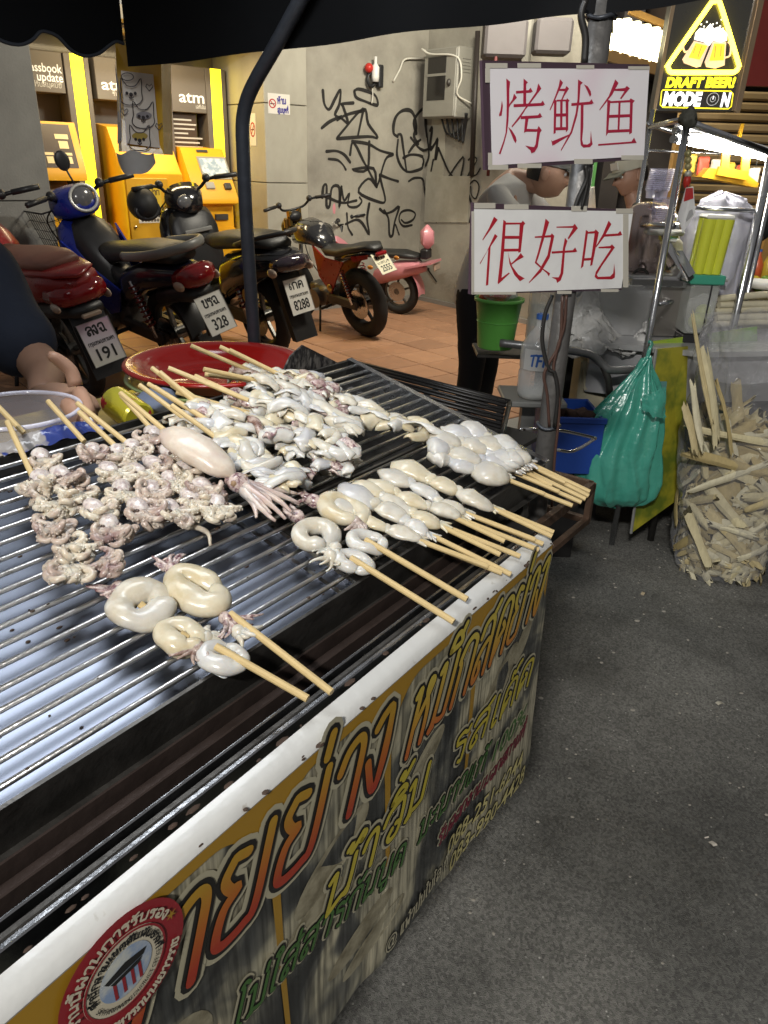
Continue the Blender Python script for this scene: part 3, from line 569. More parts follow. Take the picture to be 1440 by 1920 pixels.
# siren-like gadget: red cap, white bottle, black bracket
t=T('wall_gadget',onA(690,150),'small gadget with red cap, white bottle and black ring hanging on the graffiti wall','gadget')
c=onA(685,128,.05); t.add('red_cap',MB().ell(c,.038,nu=12),M('red_plastic',(.5,.03,.02),.4,0),True)
c=onA(696,132,.06); t.add('bottle',MB().lathe([(.0,-.09),(.03,-.09),(.034,-.05),(.034,.02),(.02,.04),(.012,.05),(.012,.1),(0,.1)],c,seg=14),M('white_plastic',(.75,.74,.7),.4,0),True)
c=onA(691,150,.04); t.add('ring',MB().tube([c+W*(.04*math.cos(a*PI/8))+Z*(.05*math.sin(a*PI/8)) for a in range(16)],.014,8,closed=True),blackpl,True)
t.add('bracket',wbox(MB(),(onA(708,140)-K).dot(W)-.025,(onA(708,140)-K).dot(W)+.025,0,.06,onA(708,165).z,onA(708,122).z,.008),blackpl)
t.add('pull_cord',MB().tube(crv([onA(694,160,.03),onA(695,180,.03),onA(693,194,.03)],5),.006,6),wire,True)
# dark drain pipe at the end of the wall
single('drain_pipe',MB().tube([onB(905,60,.06),onB(893,330,.06)],.022,10),M('brown_black_pipe',(.035,.028,.024),.5,0),'thin dark pipe clipped to the wall right of the meter box','pipe',True)
# ------------------------------------------------------------------ the squid cart
FU=(U+V*.0195).normalized(); FN=-(V-U*.0195).normalized()
def cf(a,d,z): p=C0+FU*a-FN*d; return Vec((p.x,p.y,z))
UL=-1.35
enamel=M('chipped_white_enamel',(.54,.54,.52),.28,0,col2=(.30,.27,.22),mixlo=.66,mixhi=.74,scale=26,bump=.15,bscale=40,coat=.3)
cart=T('food_cart',c3(-.4,.4,0),'steel food cart with a printed banner across its front and a white enamel rim','cart')
def along(prof,a0,a1,n=2):
    mb=MB(); k=len(prof)
    def fn(s,t): 
        i=min(int(round(t*(k-1))),k-1); d,z=prof[i]; return cf(a0+(a1-a0)*s,d,z)
    return mb.grid(fn,n,k)
mb=MB(); mb.prism([cf(UL,d,z) for d,z in ((-.006,.838),(-.008,.85),(-.003,.859),(.004,.862),(.017,.863),(.020,.858),(.020,.836))],FU*(0-UL)); cart.add('rim',mb,enamel,'auto')
chips=MB()
for k in range(70):
    a=UL+random.random()*-UL; d=random.choice((-.0082,-.004,.02,.024,.0)); s=random.uniform(.0012,.004); chips.ell(cf(a,d,.862 if d>0 else .854),(s*random.uniform(1,2.5),s,.0012),(FU,FN,Z),6,4)
cart.add('paint_chips',chips,M('rust_chip',(.05,.03,.02),.8,0))['kind']='stuff'
# rails between the rim and the rack
for nm,d0,d1,z0,z1,mt in (('rail',.030,.037,.80,.852,steel),('rail',.042,.05,.79,.846,darksteel),('rail',.056,.060,.79,.850,steel),('rail',.086,.098,.80,.838,brownsteel),('rail',.104,.107,.80,.852,brownsteel)):
    cart.add(nm,MB().bar(c3(UL,(d0+d1)/2-.008,(z0+z1)/2),c3(.0,(d0+d1)/2,(z0+z1)/2),d1-d0,z1-z0,bev=.0015),mt)
for u in (-.36,-.9,-.02): cart.add('cross_brace',MB().box(c3(u,.075,.79),(.02,.10,.02),(U,V,Z)),brownsteel)
body=MB()
body.box(c3(UL/2,.36,.44),(-UL-.04,.60,.02),(U,V,Z)); cart.add('shelf',body,darksteel)
cart.add('back_panel',MB().box(c3(UL/2,.66,.62),(-UL-.04,.01,.5),(U,V,Z)),darksteel)
cart.add('end_panel',MB().box(c3(-.045,.36,.60),(.008,.56,.36),(U,V,Z)),M('green_blue_panel',(.05,.075,.07),.45,.3,var=.3))
for u,v in ((-.12,.3),(-.12,.62),(UL+.06,.3),(UL+.06,.62)):
    cart.add('leg',MB().bar(c3(u,v,.10),c3(u,v,.83),.03,.03,up=U),darksteel)
for u,v in ((-.1,.34),(UL+.2,.34)):
    c=c3(u,v,.15); w_=cart.add('wheel',MB().tube([c+U*(.13*math.cos(a*PI/12))+Z*(.13*math.sin(a*PI/12)) for a in range(24)],.022,10,closed=True),rubber,True)
    hb=MB().cyl(c-V*.03,c+V*.03,.02,seg=12)
    for a in range(5): hb.cyl(c,c+U*(.12*math.cos(a*PI*.4))+Z*(.12*math.sin(a*PI*.4)),.006,seg=6)
    cart.add('spokes',hb,darksteel,True,sub=w_)
for u,v in ((-.12,.3),(-.12,.62)): cart.add('caster',MB().cyl(c3(u,v-.015,.05),c3(u,v+.015,.05),.05,seg=16),rubber,'auto')
# ------------------------------------------------------------------ banner
def banmat():
    m=bpy.data.materials.new('printed_banner'); m.use_nodes=True; nt=m.node_tree; Nn=nt.nodes; L=nt.links; b=Nn['Principled BSDF']
    tc=Nn.new('ShaderNodeTexCoord'); n1=Nn.new('ShaderNodeTexNoise'); n1.inputs['Scale'].default_value=7.5; n1.inputs['Detail'].default_value=3; n1.inputs['Distortion'].default_value=.8; L.new(tc.outputs['Object'],n1.inputs['Vector'])
    cr=Nn.new('ShaderNodeValToRGB'); L.new(n1.outputs['Fac'],cr.inputs[0]); e=cr.color_ramp.elements
    e[0].position=.34; e[0].color=(.014,.016,.016,1); e[1].position=.64; e[1].color=(.38,.35,.25,1)
    for p,c in ((.42,(.04,.042,.040)),(.48,(.085,.085,.072)),(.52,(.20,.19,.14)),(.57,(.31,.285,.20))): q=e.new(p); q.color=c+(1,)
    mp=Nn.new('ShaderNodeMapping'); mp.inputs['Scale'].default_value=(150,150,9); mp.inputs['Rotation'].default_value=(.25,.2,0); L.new(tc.outputs['Object'],mp.inputs[0])
    n2=Nn.new('ShaderNodeTexNoise'); n2.inputs['Scale'].default_value=1.; n2.inputs['Detail'].default_value=3; L.new(mp.outputs[0],n2.inputs['Vector'])
    mr=Nn.new('ShaderNodeMapRange'); mr.inputs['From Min'].default_value=.36; mr.inputs['From Max'].default_value=.66; mr.inputs['To Min'].default_value=.45; mr.inputs['To Max'].default_value=1.5; L.new(n2.outputs['Fac'],mr.inputs['Value'])
    mx=Nn.new('ShaderNodeMix'); mx.data_type='RGBA'; mx.blend_type='MULTIPLY'; mx.inputs['Factor'].default_value=1; L.new(cr.outputs[0],mx.inputs['A']); L.new(mr.outputs[0],mx.inputs['B']); L.new(mx.outputs['Result'],b.inputs['Base Color'])
    b.inputs['Roughness'].default_value=.38; b.inputs['Coat Weight'].default_value=.15
    return m
def bwave(a,z): return .0035*math.sin(a*19+z*7)*max(0,(.86-z))/.5+.002*math.sin(a*47+2)*max(0,(.8-z))
def bp(a,z,h=0): 
    q=cf(a,-.0075,z); return q+FN*(bwave(a,z)+h)
def BF(x,y):
    p=onp(x,y,C0+FN*.0075,FN); return (p-C0).dot(FU),p.z
BAN=T('vinyl_banner',cf(-.6,-.007,.33),'printed vinyl banner with orange Thai lettering hanging on the front of the cart','banner')
def hem(a): return .345+.012*math.sin(a*9+1)+.018*math.exp(-((a+.33)/.08)**2)+.004*math.sin(a*60)
mb=MB().grid(lambda s,t:bp(UL+(.02*t*0-UL)*s+.045*t*max(0,(s-.9)/.1), .85+(hem(UL-UL*s)-.85)*t),160,24)
banner=BAN.add('sheet',mb,banmat(),True)
gold=M('gold_print',(.34,.19,.016),.4,0,var=.15,scale=14,coat=.15)
def patch(poly,mt,h,name,parent=banner,n=1):
    mb=MB().face([bp(a,z,h) for a,z in poly]); return BAN.add(name,mb,mt,sub=parent)
# gold border with spandrels and dividers between the photo arches
arch=[-1.3,-.865,-.66,-.46,-.245,0.0]
top=[];
mb=MB()
na=200
for i in range(na):
    a0=-1.3+1.3*i/na; a1=-1.3+1.3*(i+1)/na
    def low(a):
        for j in range(len(arch)-1):
            if arch[j]<=a<=arch[j+1]:
                w=(arch[j+1]-arch[j])/2; x=(a-(arch[j]+arch[j+1])/2)/w; return .838-.0035-.085*(max(0,abs(x)-.25)/.75)**2.4
        return .83
    mb.face([bp(a0,low(a0),.0008),bp(a1,low(a1),.0008),bp(a1,.849,.0008),bp(a0,.849,.0008)])
BAN.add('gold_border',mb,gold,sub=banner)
for a,zl in ((-.865,.36),(-.66,.36),(-.46,.55),(-.245,.60)):
    BAN.add('gold_divider',MB().ribbon([bp(a,.80,.001),bp(a+.006,.70,.001),bp(a+.012,.55,.001),bp(a+.02,zl,.001)],[.02,.012,.009,.007],FN,caps=False),gold,sub=banner)
class BFrame:
    n=FN
    def __init__(s,a,z,rise=0): s.a=a;s.z=z;s.r=rise
    def __call__(s,x,y,h=0): return bp(s.a+x,s.z+y+s.r*x,h)
cream_p=M('cream_halo_print',(.40,.37,.26),.45,0,var=.1); black_p=M('black_outline_print',(.012,.011,.010),.4,0,var=.1)
orng=gradmat('orange_red_letter_print',[(0,(.34,.035,.015)),(.45,(.40,.11,.015)),(1,(.40,.23,.02))],'Z',.72-.33,.81-.33)
orngs=gradmat('yellow_orange_letter_print',[(0,(.45,.12,.025)),(.4,(.48,.26,.03)),(1,(.50,.40,.06))],'Z',.72-.33,.81-.33)
def bline(txt,a0,z0,a1,z1,h,w,col,sh=.35,halo=True,sm=5,k1=1.9,k2=2.9):
    L=a1-a0; F=BFrame(a0,z0,(z1-z0)/L)
    if halo: BAN.add('letter_halo',thai_mb(txt,F,h,w*k2,sh=sh,fit=L,off=.0014,sm=sm),cream_p,sub=banner)
    BAN.add('letter_outline',thai_mb(txt,F,h,w*k1,sh=sh,fit=L,off=.0022,sm=sm),black_p,sub=banner)
    return BAN.add('lettering',thai_mb(txt,F,h,w,sh=sh,fit=L,off=.0030,sm=sm),col,sub=banner)
bline('วายย่าง',-.885,.705,-.46,.722,.098,.0125,orng)
bline('หมึกสดย่าง',-.425,.712,-.025,.742,.088,.0095,orngs)
yel=M('yellow_letter_print',(.46,.38,.04),.4,0,var=.1); grn=M('dark_green_letter_print',(.05,.13,.03),.4,0,var=.1); mar=M('maroon_letter_print',(.20,.02,.04),.4,0); 
bline('น้ำจิ้ม',-.585,.585,-.36,.602,.052,.0085,yel); bline('รสเด็ด',-.29,.592,-.025,.588,.052,.0075,yel)
bline('ไม่ใส่สารกันบูด',-.73,.575,-.415,.522,.036,.0055,grn); bline('มะนาวแท้',-.375,.52,-.175,.508,.034,.005,grn)
g100=BFrame(-.15,.505); BAN.add('letter_outline',latin_mb('100%',g100,.036,fit=.125,sh=.3,bold=.05,off=.002),cream_p,sub=banner); BAN.add('lettering',latin_mb('100%',g100,.036,fit=.125,sh=.3,bold=.01,off=.003),grn,sub=banner)
bline('รับออกงานนอกสถานที่',-.31,.452,-.02,.468,.022,.0038,mar,k1=1.0,k2=2.4)
for s,a,z,L in (('088-251-6244',-.275,.398,.262),('083-990-4428',-.262,.348,.27)):
    F=BFrame(a,z,-.02); BAN.add('letter_outline',latin_mb(s,F,.036,fit=L,sh=.15,bold=.045,off=.002),black_p,sub=banner); BAN.add('lettering',latin_mb(s,F,.036,fit=L,sh=.15,bold=.012,off=.003),M('pale_yellow_print',(.52,.46,.20),.4,0),sub=banner)
F=BFrame(-.445,.366,.08); BAN.add('letter_outline',latin_mb('@',F,.026,fit=.026,off=.002,bold=.06),black_p,sub=banner); BAN.add('lettering',latin_mb('@',F,.026,fit=.026,off=.003),cream_p,sub=banner)
bline('แพ๋วปนใบไล ที่',-.412,.37,-.27,.376,.02,.0034,cream_p,sh=.1,halo=False)
# pale squid photographs printed on the banner
sq=M('printed_squid_photo',(.32,.29,.20),.4,0,col2=(.15,.13,.08),mixlo=.42,mixhi=.66,scale=28)
for a,z,r1,r2,th in ((-.56,.665,.075,.03,.5),(-.60,.60,.06,.022,.35),(-.36,.665,.055,.022,.6),(-.145,.665,.07,.03,.7),(-.07,.70,.04,.02,.9),(-.80,.62,.05,.05,.2),(-.50,.47,.07,.022,.3),(-.47,.43,.07,.02,.25)):
    BAN.add('squid_print',MB().face([bp(a+r1*math.cos(k*PI/12)*math.cos(th)-r2*math.sin(k*PI/12)*math.sin(th),z+r1*math.cos(k*PI/12)*math.sin(th)+r2*math.sin(k*PI/12)*math.cos(th),.0005) for k in range(24)]),sq,sub=banner)
# round badge
ba,bz,br=-.832,.80,.060
bc=T('round_badge',bp(ba,bz-br,.003),'round dark red badge with a temple gate stuck on the banner','badge')
def bdisc(r,h,seg=40): return MB().face([bp(ba+r*math.cos(k*2*PI/seg),bz+r*math.sin(k*2*PI/seg),h) for k in range(seg)])
BR=M('badge_red',(.26,.018,.025),.4,0,var=.06); bc.add('disc',bdisc(br,.0042),BR); bc.add('cream_ring',bdisc(br*.66,.0048),M('badge_cream',(.55,.50,.38),.45,0)); bc.add('red_ring',MB().ribbon([bp(ba+br*.64*math.cos(k*PI/20),bz+br*.64*math.sin(k*PI/20),.0053) for k in range(40)],br*.035,FN,closed=True),BR)
bc.add('sky_disc',bdisc(br*.42,.0052),M('badge_sky',(.22,.30,.45),.5,0,col2=(.55,.56,.5),scale=30))
gt=MB()
for pts in ([(-.34,.12),(0,.2),(.34,.14),(.28,.05),(-.28,.04)],[(-.26,.02),(.26,.04),(.2,-.04),(-.2,-.05)]): gt.face([bp(ba+x*br,bz+y*br,.0056) for x,y in pts])
bc.add('gate_roof',gt,inkblk)
gp=MB()
for x in (-.2,-.06,.08,.2): gp.face([bp(ba+(x+dx)*br,bz+y*br,.0055) for dx,y in ((-.025,-.34),(.025,-.34),(.025,-.03),(-.025,-.03))])
bc.add('gate_pillar',gp,BR)
def arc_thai(s,r,a0,a1,h,w,inward=False):
    st,L=thai(s); mb=MB()
    for i,q in enumerate(st):
        P=[]
        for x,y in smooth2(q,3):
            t=a0+(a1-a0)*x/L; R=r+(y*h if not inward else -y*h); P.append(bp(ba+R*math.cos(t),bz+R*math.sin(t),.0058+.0001*(i%4)))
        mb.ribbon(P,w,FN)
    return mb
bc.add('lettering',arc_thai('ร้านนี้ผ่านการรับรอง',br*.74,math.radians(190),math.radians(25),br*.12,br*.035),M('badge_cream',(.55,.50,.38),.45,0))
bc.add('lettering',arc_thai('เมนูอาหารถนนเยาวราช',br*.90,math.radians(215),math.radians(345),br*.12,br*.035,True),M('badge_cream',(.55,.50,.38),.45,0))
bc.add('lettering',arc_thai('สำนักงานเขตสัมพันธวงศ์',br*.48,math.radians(190),math.radians(-10),br*.09,br*.028),inkblk)
lm=MB()
for i,ch in enumerate('SAMPHANTHAWONG DISTRICT OFFICE'):
    if ch==' ': continue
    t=math.radians(205+140*i/29); 
    class _F:
        n=FN
        def __call__(s,x,y,h=0,t=t): 
            ex,ey=-math.sin(t),math.cos(t); rx,ry=math.cos(t),math.sin(t); R=br*.57-y; return bp(ba+R*rx+x*ex,bz+R*ry+x*ey,h)
    latin_mb(ch,_F(),br*.075,off=.0058,align='C',mb=lm)
bc.add('lettering',lm,inkblk)
for t in (205,20):
    t=math.radians(t); mb=MB(); cx,cz=ba+br*.84*math.cos(t),bz+br*.84*math.sin(t); mb.face([bp(cx+(.006 if k%2 else .002)*math.cos(k*PI/6),cz+(.006 if k%2 else .002)*math.sin(k*PI/6),.0058) for k in range(12)]); bc.add('star',mb,gold)
# ------------------------------------------------------------------ grill rack
R0,R1=-1.15,.205; VF,VB=.113,.585
pan_m=M('wet_stainless_pan',(.27,.295,.36),.40,1,var=.14,scale=5,bump=.03,bscale=10,rvar=.04)
rack=T('grill_rack',rkuv(-.4,.35,-.06),'tilted stainless grill rack with thin bars carrying the squid','grill')
def rbox(mb,u0,u1,v0,v1,h0,h1): return mb.prism([rkuv(u0,v0,h0),rkuv(u1,v0,h0),rkuv(u1,v1,h0),rkuv(u0,v1,h0)],RN*(h1-h0))
barm=M('greasy_chrome_bar',(.86,.85,.83),.3,1,col2=(.34,.28,.22),mixlo=.58,mixhi=.74,scale=35,bump=.1,bscale=150)
bme=MB().cyl(rkuv(R0,.131,0),rkuv(R1-.004,.131,0),.0033,seg=8).mesh('bar',True,rack.loc)
for k in range(19):
    d=rkuv(0,.131+.0244*k)-rkuv(0,.131)+RN*random.uniform(-.0012,.0008)+RS*random.uniform(-.0012,.0012); ob_=link('bar',bme,barm,rack.e,d); ob_.rotation_euler=(0,random.uniform(-.0012,.0012),random.uniform(-.0015,.0015))
rack.add('pan',rbox(MB(),R0,-.335,VF+.012,VB,-.034,-.030),pan_m)
rack.add('pan_lip',rbox(rbox(MB(),-.337,-.330,VF+.012,VB,-.034,-.022),-.365,-.358,VF+.012,VB,-.0298,-.026),steel)
rack.add('charcoal_tray',rbox(MB(),-.325,R1-.002,VF+.012,VB,-.05,-.046),M('sooty_tray',(.05,.048,.045),.45,.6,var=.6,scale=14,bump=.2,rvar=.15))
rack.add('front_edge',rbox(rbox(MB(),R0,R1,VF-.004,VF,-.06,.004),R0,R1,VF-.012,VF-.004,-.062,-.058),darksteel)
rack.add('back_edge',rbox(MB(),R0,R1,VB,VB+.004,-.05,.006),darksteel)
re=rack.add('right_edge',rbox(MB(),R1-.002,R1+.003,VF-.004,VB+.004,-.06,.008),steel)
rack.add('edge_lip',rbox(MB(),R1-.004,R1+.012,VF-.004,VB+.004,.008,.010),steel,sub=re)
rack.add('divider',rbox(rbox(MB(),-.34,R1-.003,.2865,.2905,-.016,-.001),-.34,R1-.003,.309,.3105,-.014,-.002),M('greasy_steel',(.2,.19,.17),.35,.9,var=.4,scale=30))
# slotted grille beside the right edge
sl=MB()
for k in range(17):
    for r in range(2): rbox(sl,.135+.03*r,.155+.03*r,.16+.024*k,.166+.024*k,-.038,-.034)
rack.add('slot_strip',sl,chrome)
sp=MB().prism([onp(x,y,c3(0,.60,0),V) for x,y in ((568,647),(657,692),(640,725),(520,720),(545,668))],V*.004)
rack.add('soot_plate',sp,M('speckled_soot_plate',(.12,.11,.10),.8,.2,col2=(.022,.02,.02),mixlo=.42,mixhi=.55,scale=90,bump=.5,bscale=120,stretch=(1,1,.45)))
for u in (R0+.05,-.35,.18):
    for v in (VF+.02,VB-.02): rack.add('support',MB().bar(rkuv(u,v,-.05),c3(u,v,.79),.02,.02),darksteel)
cart.add('deck',MB().box(c3(-.56,.36,.79),(1.4,.56,.01),(U,V,Z)),M('soot_and_void_black',(.012,.011,.010),.85,0))
# right-hand black wire grate and its chrome handle
gr=T('wire_grate',c3(.5,.55,.82),'black sooty wire grate at the right end of the cart','grate')
rods=MB(); blk=M('sooty_iron',(.018,.017,.017),.38,.6,var=.4,scale=30)
for k in range(13):
    u=.275+.026*k; gr.add('rod',MB().cyl(c3(u,.25+.012*k,.872+.001*(k%2)),c3(u+.004,.90,.885),.0042,seg=7),blk,True)
fr=MB()
for a,b in (((.26,.24,.866),(.26,.92,.882)),((.62,.40,.866),(.62,.92,.882)),((.26,.24,.864),(.62,.40,.864)),((.26,.92,.88),(.62,.92,.88)),((.3,.55,.868),(.62,.6,.87))): fr.cyl(c3(*a),c3(*b),.006,seg=8)
gr.add('frame',fr,blk,True)
lg=MB()
for u,v in ((.27,.26),(.27,.9),(.61,.42),(.61,.9)): lg.cyl(c3(u,v,.87),c3(u,v,0),.009,seg=8)
gr.add('leg',lg,blk,True)
gr.add('handle',MB().tube(crv([onp(x,y,c3(.45,.2,0),N) for x,y in ((975,805),(1042,806),(1110,820),(1113,824),(1075,846),(1040,843))],3),.0035,8),chrome,True)
gr.add('hook',MB().tube([gz(968,842,.86),gz(1010,866,.86)],.003,8).ell(gz(1010,866,.86),.006),chrome,True)
ash=MB().box(c3(.44,.6,.80),(.34,.6,.01),(U,V,Z)); gr.add('ash_tray',ash,M('soot_and_void_black',(.012,.011,.010),.85,0))
# open iron box bracket
bx=T('iron_bracket',c3(.3,.2,.64),'rusty open iron frame sticking out beside the sign pole','bracket')
for z in (.75,.665):
    for a,b in (((.02,.12),(.51,.12)),((.51,.12),(.51,.32)),((.51,.32),(.02,.32))): bx.add('rail',MB().bar(c3(*a,z),c3(*b,z),.014,.022 if z>.7 else .014),M('rusty_iron',(.085,.05,.032),.6,.4,var=.5,scale=30,bump=.2))
for u,v in ((.51,.12),(.51,.32),(.02,.12)): bx.add('upright',MB().bar(c3(u,v,.66),c3(u,v,.757),.014,.014,up=U),M('rusty_iron',(.085,.05,.032),.6,.4))
bx.add('prop',MB().bar(c3(.5,.3,.0),c3(.5,.3,.66),.016,.016,up=U),M('rusty_iron',(.085,.05,.032),.6,.4))
# ------------------------------------------------------------------ canopy, posts
fab=M('black_canopy_cloth',(.0035,.0037,.0042),.9,0,spec=.22,var=.3,scale=5,bump=.12,bscale=14)
UE=.30; cA=onp(240,125,c3(UE,0,0),U); cB=onp(1235,10,c3(UE,0,0),U); vC=(cA-C0).dot(V)
can=T('canopy',c3(-.5,.6,1.5),'black cloth canopy with a scalloped edge over the food cart','canopy')
vs=MB()
def vfn(s,t):
    x=240+(1330-240)*s; y=125-(125-10)/(1235-240)*(x-240)+2.5*math.sin(s*9)
    p=onp(x,y,c3(UE,0,0),U); return Vec((p.x,p.y,p.z+(2.02-p.z)*t))+U*(.012*math.sin(s*23)*(1-t))
vs.grid(vfn,40,6); can.add('end_valance',vs,fab,True)
roof=MB().grid(lambda s,t:c3(UE-2.6*s,vC-(vC+.05)*t,2.02+.14*math.sin(PI*t)),12,12); can.add('roof',roof,fab,True)
scal=[(232,82),(218,78),(205,85),(185,100),(160,105),(135,95),(110,70),(92,61),(75,60),(60,75),(35,84),(0,75),(-30,50),(-60,30),(-110,60),(-150,62),(-190,20),(-260,30),(-330,20),(-400,-30)]
P=crv([onp(x,y,c3(0,vC,0),V) for x,y in scal],5)
sv=MB(); sv.grid(lambda s,t:Vec((lambda p:(p.x,p.y,p.z+(2.02-p.z)*t))(P[int(round(s*(len(P)-1)))])),len(P),6); can.add('scalloped_valance',sv,fab,True)
can.add('trim',MB().tube(P,.004,6),M('grey_piping',(.03,.033,.04),.7,0),True)
iron=M('dark_painted_pipe',(.05,.055,.065),.42,.35,var=.35,scale=30,bump=.15,bscale=60)
pp=crv([onp(x,y,c3(UE-.02,0,0),U) for x,y in ((480,760),(477,650),(470,540),(461,400),(456,290),(455,230),(463,188),(480,150),(510,98),(545,35),(585,-40),(640,-140))],6)
po=T('bent_post',c3(UE,.97,0),'bent dark iron pipe post holding up the canopy behind the red plate','post')
po.add('pipe',MB().tube(pp,.0155,14),iron,True)
b0=pp[0]; po.add('foot',MB().cyl(Vec((b0.x,b0.y,SW*0)),b0+Z*.01,.0155,seg=14),iron,True)
PX=(.315,.16); pole_p=c3(*PX,0)
grey_iron=M('grey_scratched_pipe',(.12,.115,.11),.45,.5,var=.4,scale=25,bump=.2,bscale=70)
sp_=T('sign_pole',pole_p,'grey steel pole with cables carrying the two red lettered signs','pole')
sp_.add('pipe',MB().cyl(c3(*PX,0),c3(*PX,2.0),.0195,seg=18),grey_iron,True)
for z in (.83,.935,1.62): sp_.add('clamp',MB().tube([c3(*PX,z)+Vec((.0225*math.cos(a*PI/8),.0225*math.sin(a*PI/8),.003*math.sin(a))) for a in range(16)],.0035,6,closed=True),iron,True)
cabm=M('black_cable',(.015,.014,.013),.45,0); cabr=M('brown_cable',(.06,.03,.022),.45,0)
def pcab(pts,r,mt,nm='cable'): sp_.add(nm,MB().tube(crv([onp(x,y,pole_p+Vec((0,-.03,0)),Vec((0,-1,0))) for x,y in pts],6),r,7),mt,True)
pcab([(1036,553),(1022,590),(1017,640),(1028,690),(1040,700),(1046,740),(1040,800)],.004,cabm)
pcab([(1062,553),(1058,610),(1046,650),(1038,690),(1046,720),(1048,780),(1040,860),(1035,950)],.003,cabr)
pcab([(1055,553),(1050,640),(1030,680),(1020,705),(1026,740),(1030,800)],.003,cabr)
pcab([(1098,310),(1100,335),(1085,370),(1078,390)],.004,cabm); pcab([(1104,315),(1100,350),(1090,392)],.003,cabm)
pcab([(1098,0),(1090,30),(1098,70),(1096,118)],.006,cabm)
# ------------------------------------------------------------------ the two signs
SD=Vec((.83,.56,0)).normalized(); SN=Vec((SD.y,-SD.x,0)); SP0=pole_p+SN*.024
paper=M('laminated_paper',(.80,.80,.79),.32,0,col2=(.70,.69,.69),mixlo=.4,mixhi=.7,scale=9,coat=.3,bump=.06,bscale=30)
redink=M('red_sign_ink',(.42,.015,.03),.4,0,var=.12,scale=20,coat=.3)
tape=M('clear_brown_tape',(.52,.49,.42),.25,0,coat=.4); board=M('dark_purple_board',(.06,.035,.05),.45,0,coat=.3)
def sign(name,lab,ox,oy,corners,sheet,tapes,strokes,inkm,pap=None):
    k=.26389; f=lambda x,y,h=0: onp(ox+x*k,oy+y*k,SP0,SN)+SN*h
    t=T(name,f((corners[0][0]+corners[2][0])/2,corners[2][1]),lab,'sign')
    t.add('backing_board',MB().prism([f(x,y,.0) for x,y in corners],-SN*.006),board)
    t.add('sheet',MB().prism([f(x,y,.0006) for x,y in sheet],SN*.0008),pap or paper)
    for a in tapes:
        x0,y0,x1,y1=a; t.add('tape',MB().prism([f(x0,y0,.0018),f(x1,y0,.0018),f(x1,y1,.0018),f(x0,y1,.0018)],SN*.0004),tape)
    for i,s in enumerate(strokes):
        kd=s[0]; pts=[(float(a),float(b)) for a,b in (q.split(',') for q in s[1].split())]; mb=MB(); h=.0017+.00007*(i%5)
        if kd=='p': mb.face([f(a,b,h) for a,b in pts])
        else:
            q=[(p.x,p.y) for p in crv([(a,b,0) for a,b in pts],4)] if kd in 'c' else pts
            w0,w1=s[2],s[3]; m=len(q); sc_=k*((SP0-EYE).length)/FPX*1.05
            mb.ribbon([f(a,b,h) for a,b in q],[(w0+(w1-w0)*j/(m-1))*sc_ for j in range(m)],SN,caps=False)
        if kd=='h':
            x,y=pts[-1]; mb.face([f(x-26,y-2,h+.00005),f(x-6,y-26,h+.00005),f(x+10,y+5,h+.00005)])
        t.add('brush_stroke',mb,inkm)
    return t
S1=[('p','302,410 309,450 301,518 283,524 281,512 292,480'),('p','333,255 360,278 355,330 354,430 348,560 338,640 318,715 292,792 279,790 312,700 328,640 334,540 336,420'),('p','388,362 408,390 362,442 352,462 352,440 375,405'),('p','346,598 372,622 400,668 406,695 398,714 384,690 368,650'),
('p','455,255 486,282 474,294 473,440 452,440 454,300'),('h','402,353 512,346',9,9),('p','560,290 582,326 530,395 470,475 425,545 374,602 370,594 430,515 490,430 545,350'),('h','385,448 598,438',10,10),('h','435,533 578,524',10,10),('p','468,528 490,540 478,612 552,614 562,592 584,622 572,640 556,740 535,775 510,787 504,765 466,730 500,738 530,742 540,720 552,632 474,632 458,640'),
('p','714,260 736,284 705,350 670,430 646,482 640,478 680,380 705,310'),('p','698,330 752,326 760,308 778,326 745,380 724,424 716,420 748,345 698,342'),('p','672,400 690,412 684,640 668,650'),('p','690,406 760,404 764,395 782,412 774,420 772,618 756,638 754,416 690,418'),('r','724,410 722,615',14,12),('r','686,515 764,513',11,11),('r','684,612 764,610',11,11),('p','652,690 660,700 782,650 780,660 680,722 660,732'),
('p','842,262 876,284 860,300 852,420 836,520 800,640 722,770 720,760 790,630 825,500 838,400'),('p','884,296 912,312 932,345 936,370 926,384 916,362 900,325'),('h','795,440 945,428',10,10),('p','862,440 882,436 880,600 872,690 880,722 910,724 928,712 934,625 942,700 946,722 928,742 880,746 862,728 858,690'),
('p','1106,262 1130,286 1085,370 996,482 994,474 1060,380'),('p','1092,330 1176,322 1188,308 1210,324 1180,360 1150,400 1140,396 1172,344 1092,342'),('p','1050,405 1072,412 1056,640 1040,664'),('p','1066,416 1208,408 1216,396 1246,412 1232,430 1226,640 1206,652 1212,424 1066,430'),('r','1138,415 1130,620',13,12),('r','1062,524 1216,518',11,11),('r','1056,630 1210,624',11,11),('p','985,720 985,732 1258,712 1240,674 1222,702')]
sign('upper_sign','upper sign with three magenta red Chinese characters on paper coloured with a pink light cast',860,80,[(165,125),(1352,155),(1308,828),(190,905)],[(218,182),(1350,188),(1312,805),(234,872)],
 [(185,146,340,182),(412,146,578,180),(830,160,956,186),(1198,168,1350,192),(183,182,216,284),(203,782,232,872),(205,868,345,902),(412,858,582,890),(815,826,945,862),(1150,800,1308,832)],S1,M('magenta_red_ink',(.40,.015,.05),.4,0,var=.12,scale=20,coat=.3),M('pink_light_cast_paper',(.80,.77,.80),.32,0,col2=(.74,.56,.65),mixlo=.46,mixhi=.68,scale=5,coat=.3,detail=2))  # pink cast of light mottled into the paper colour
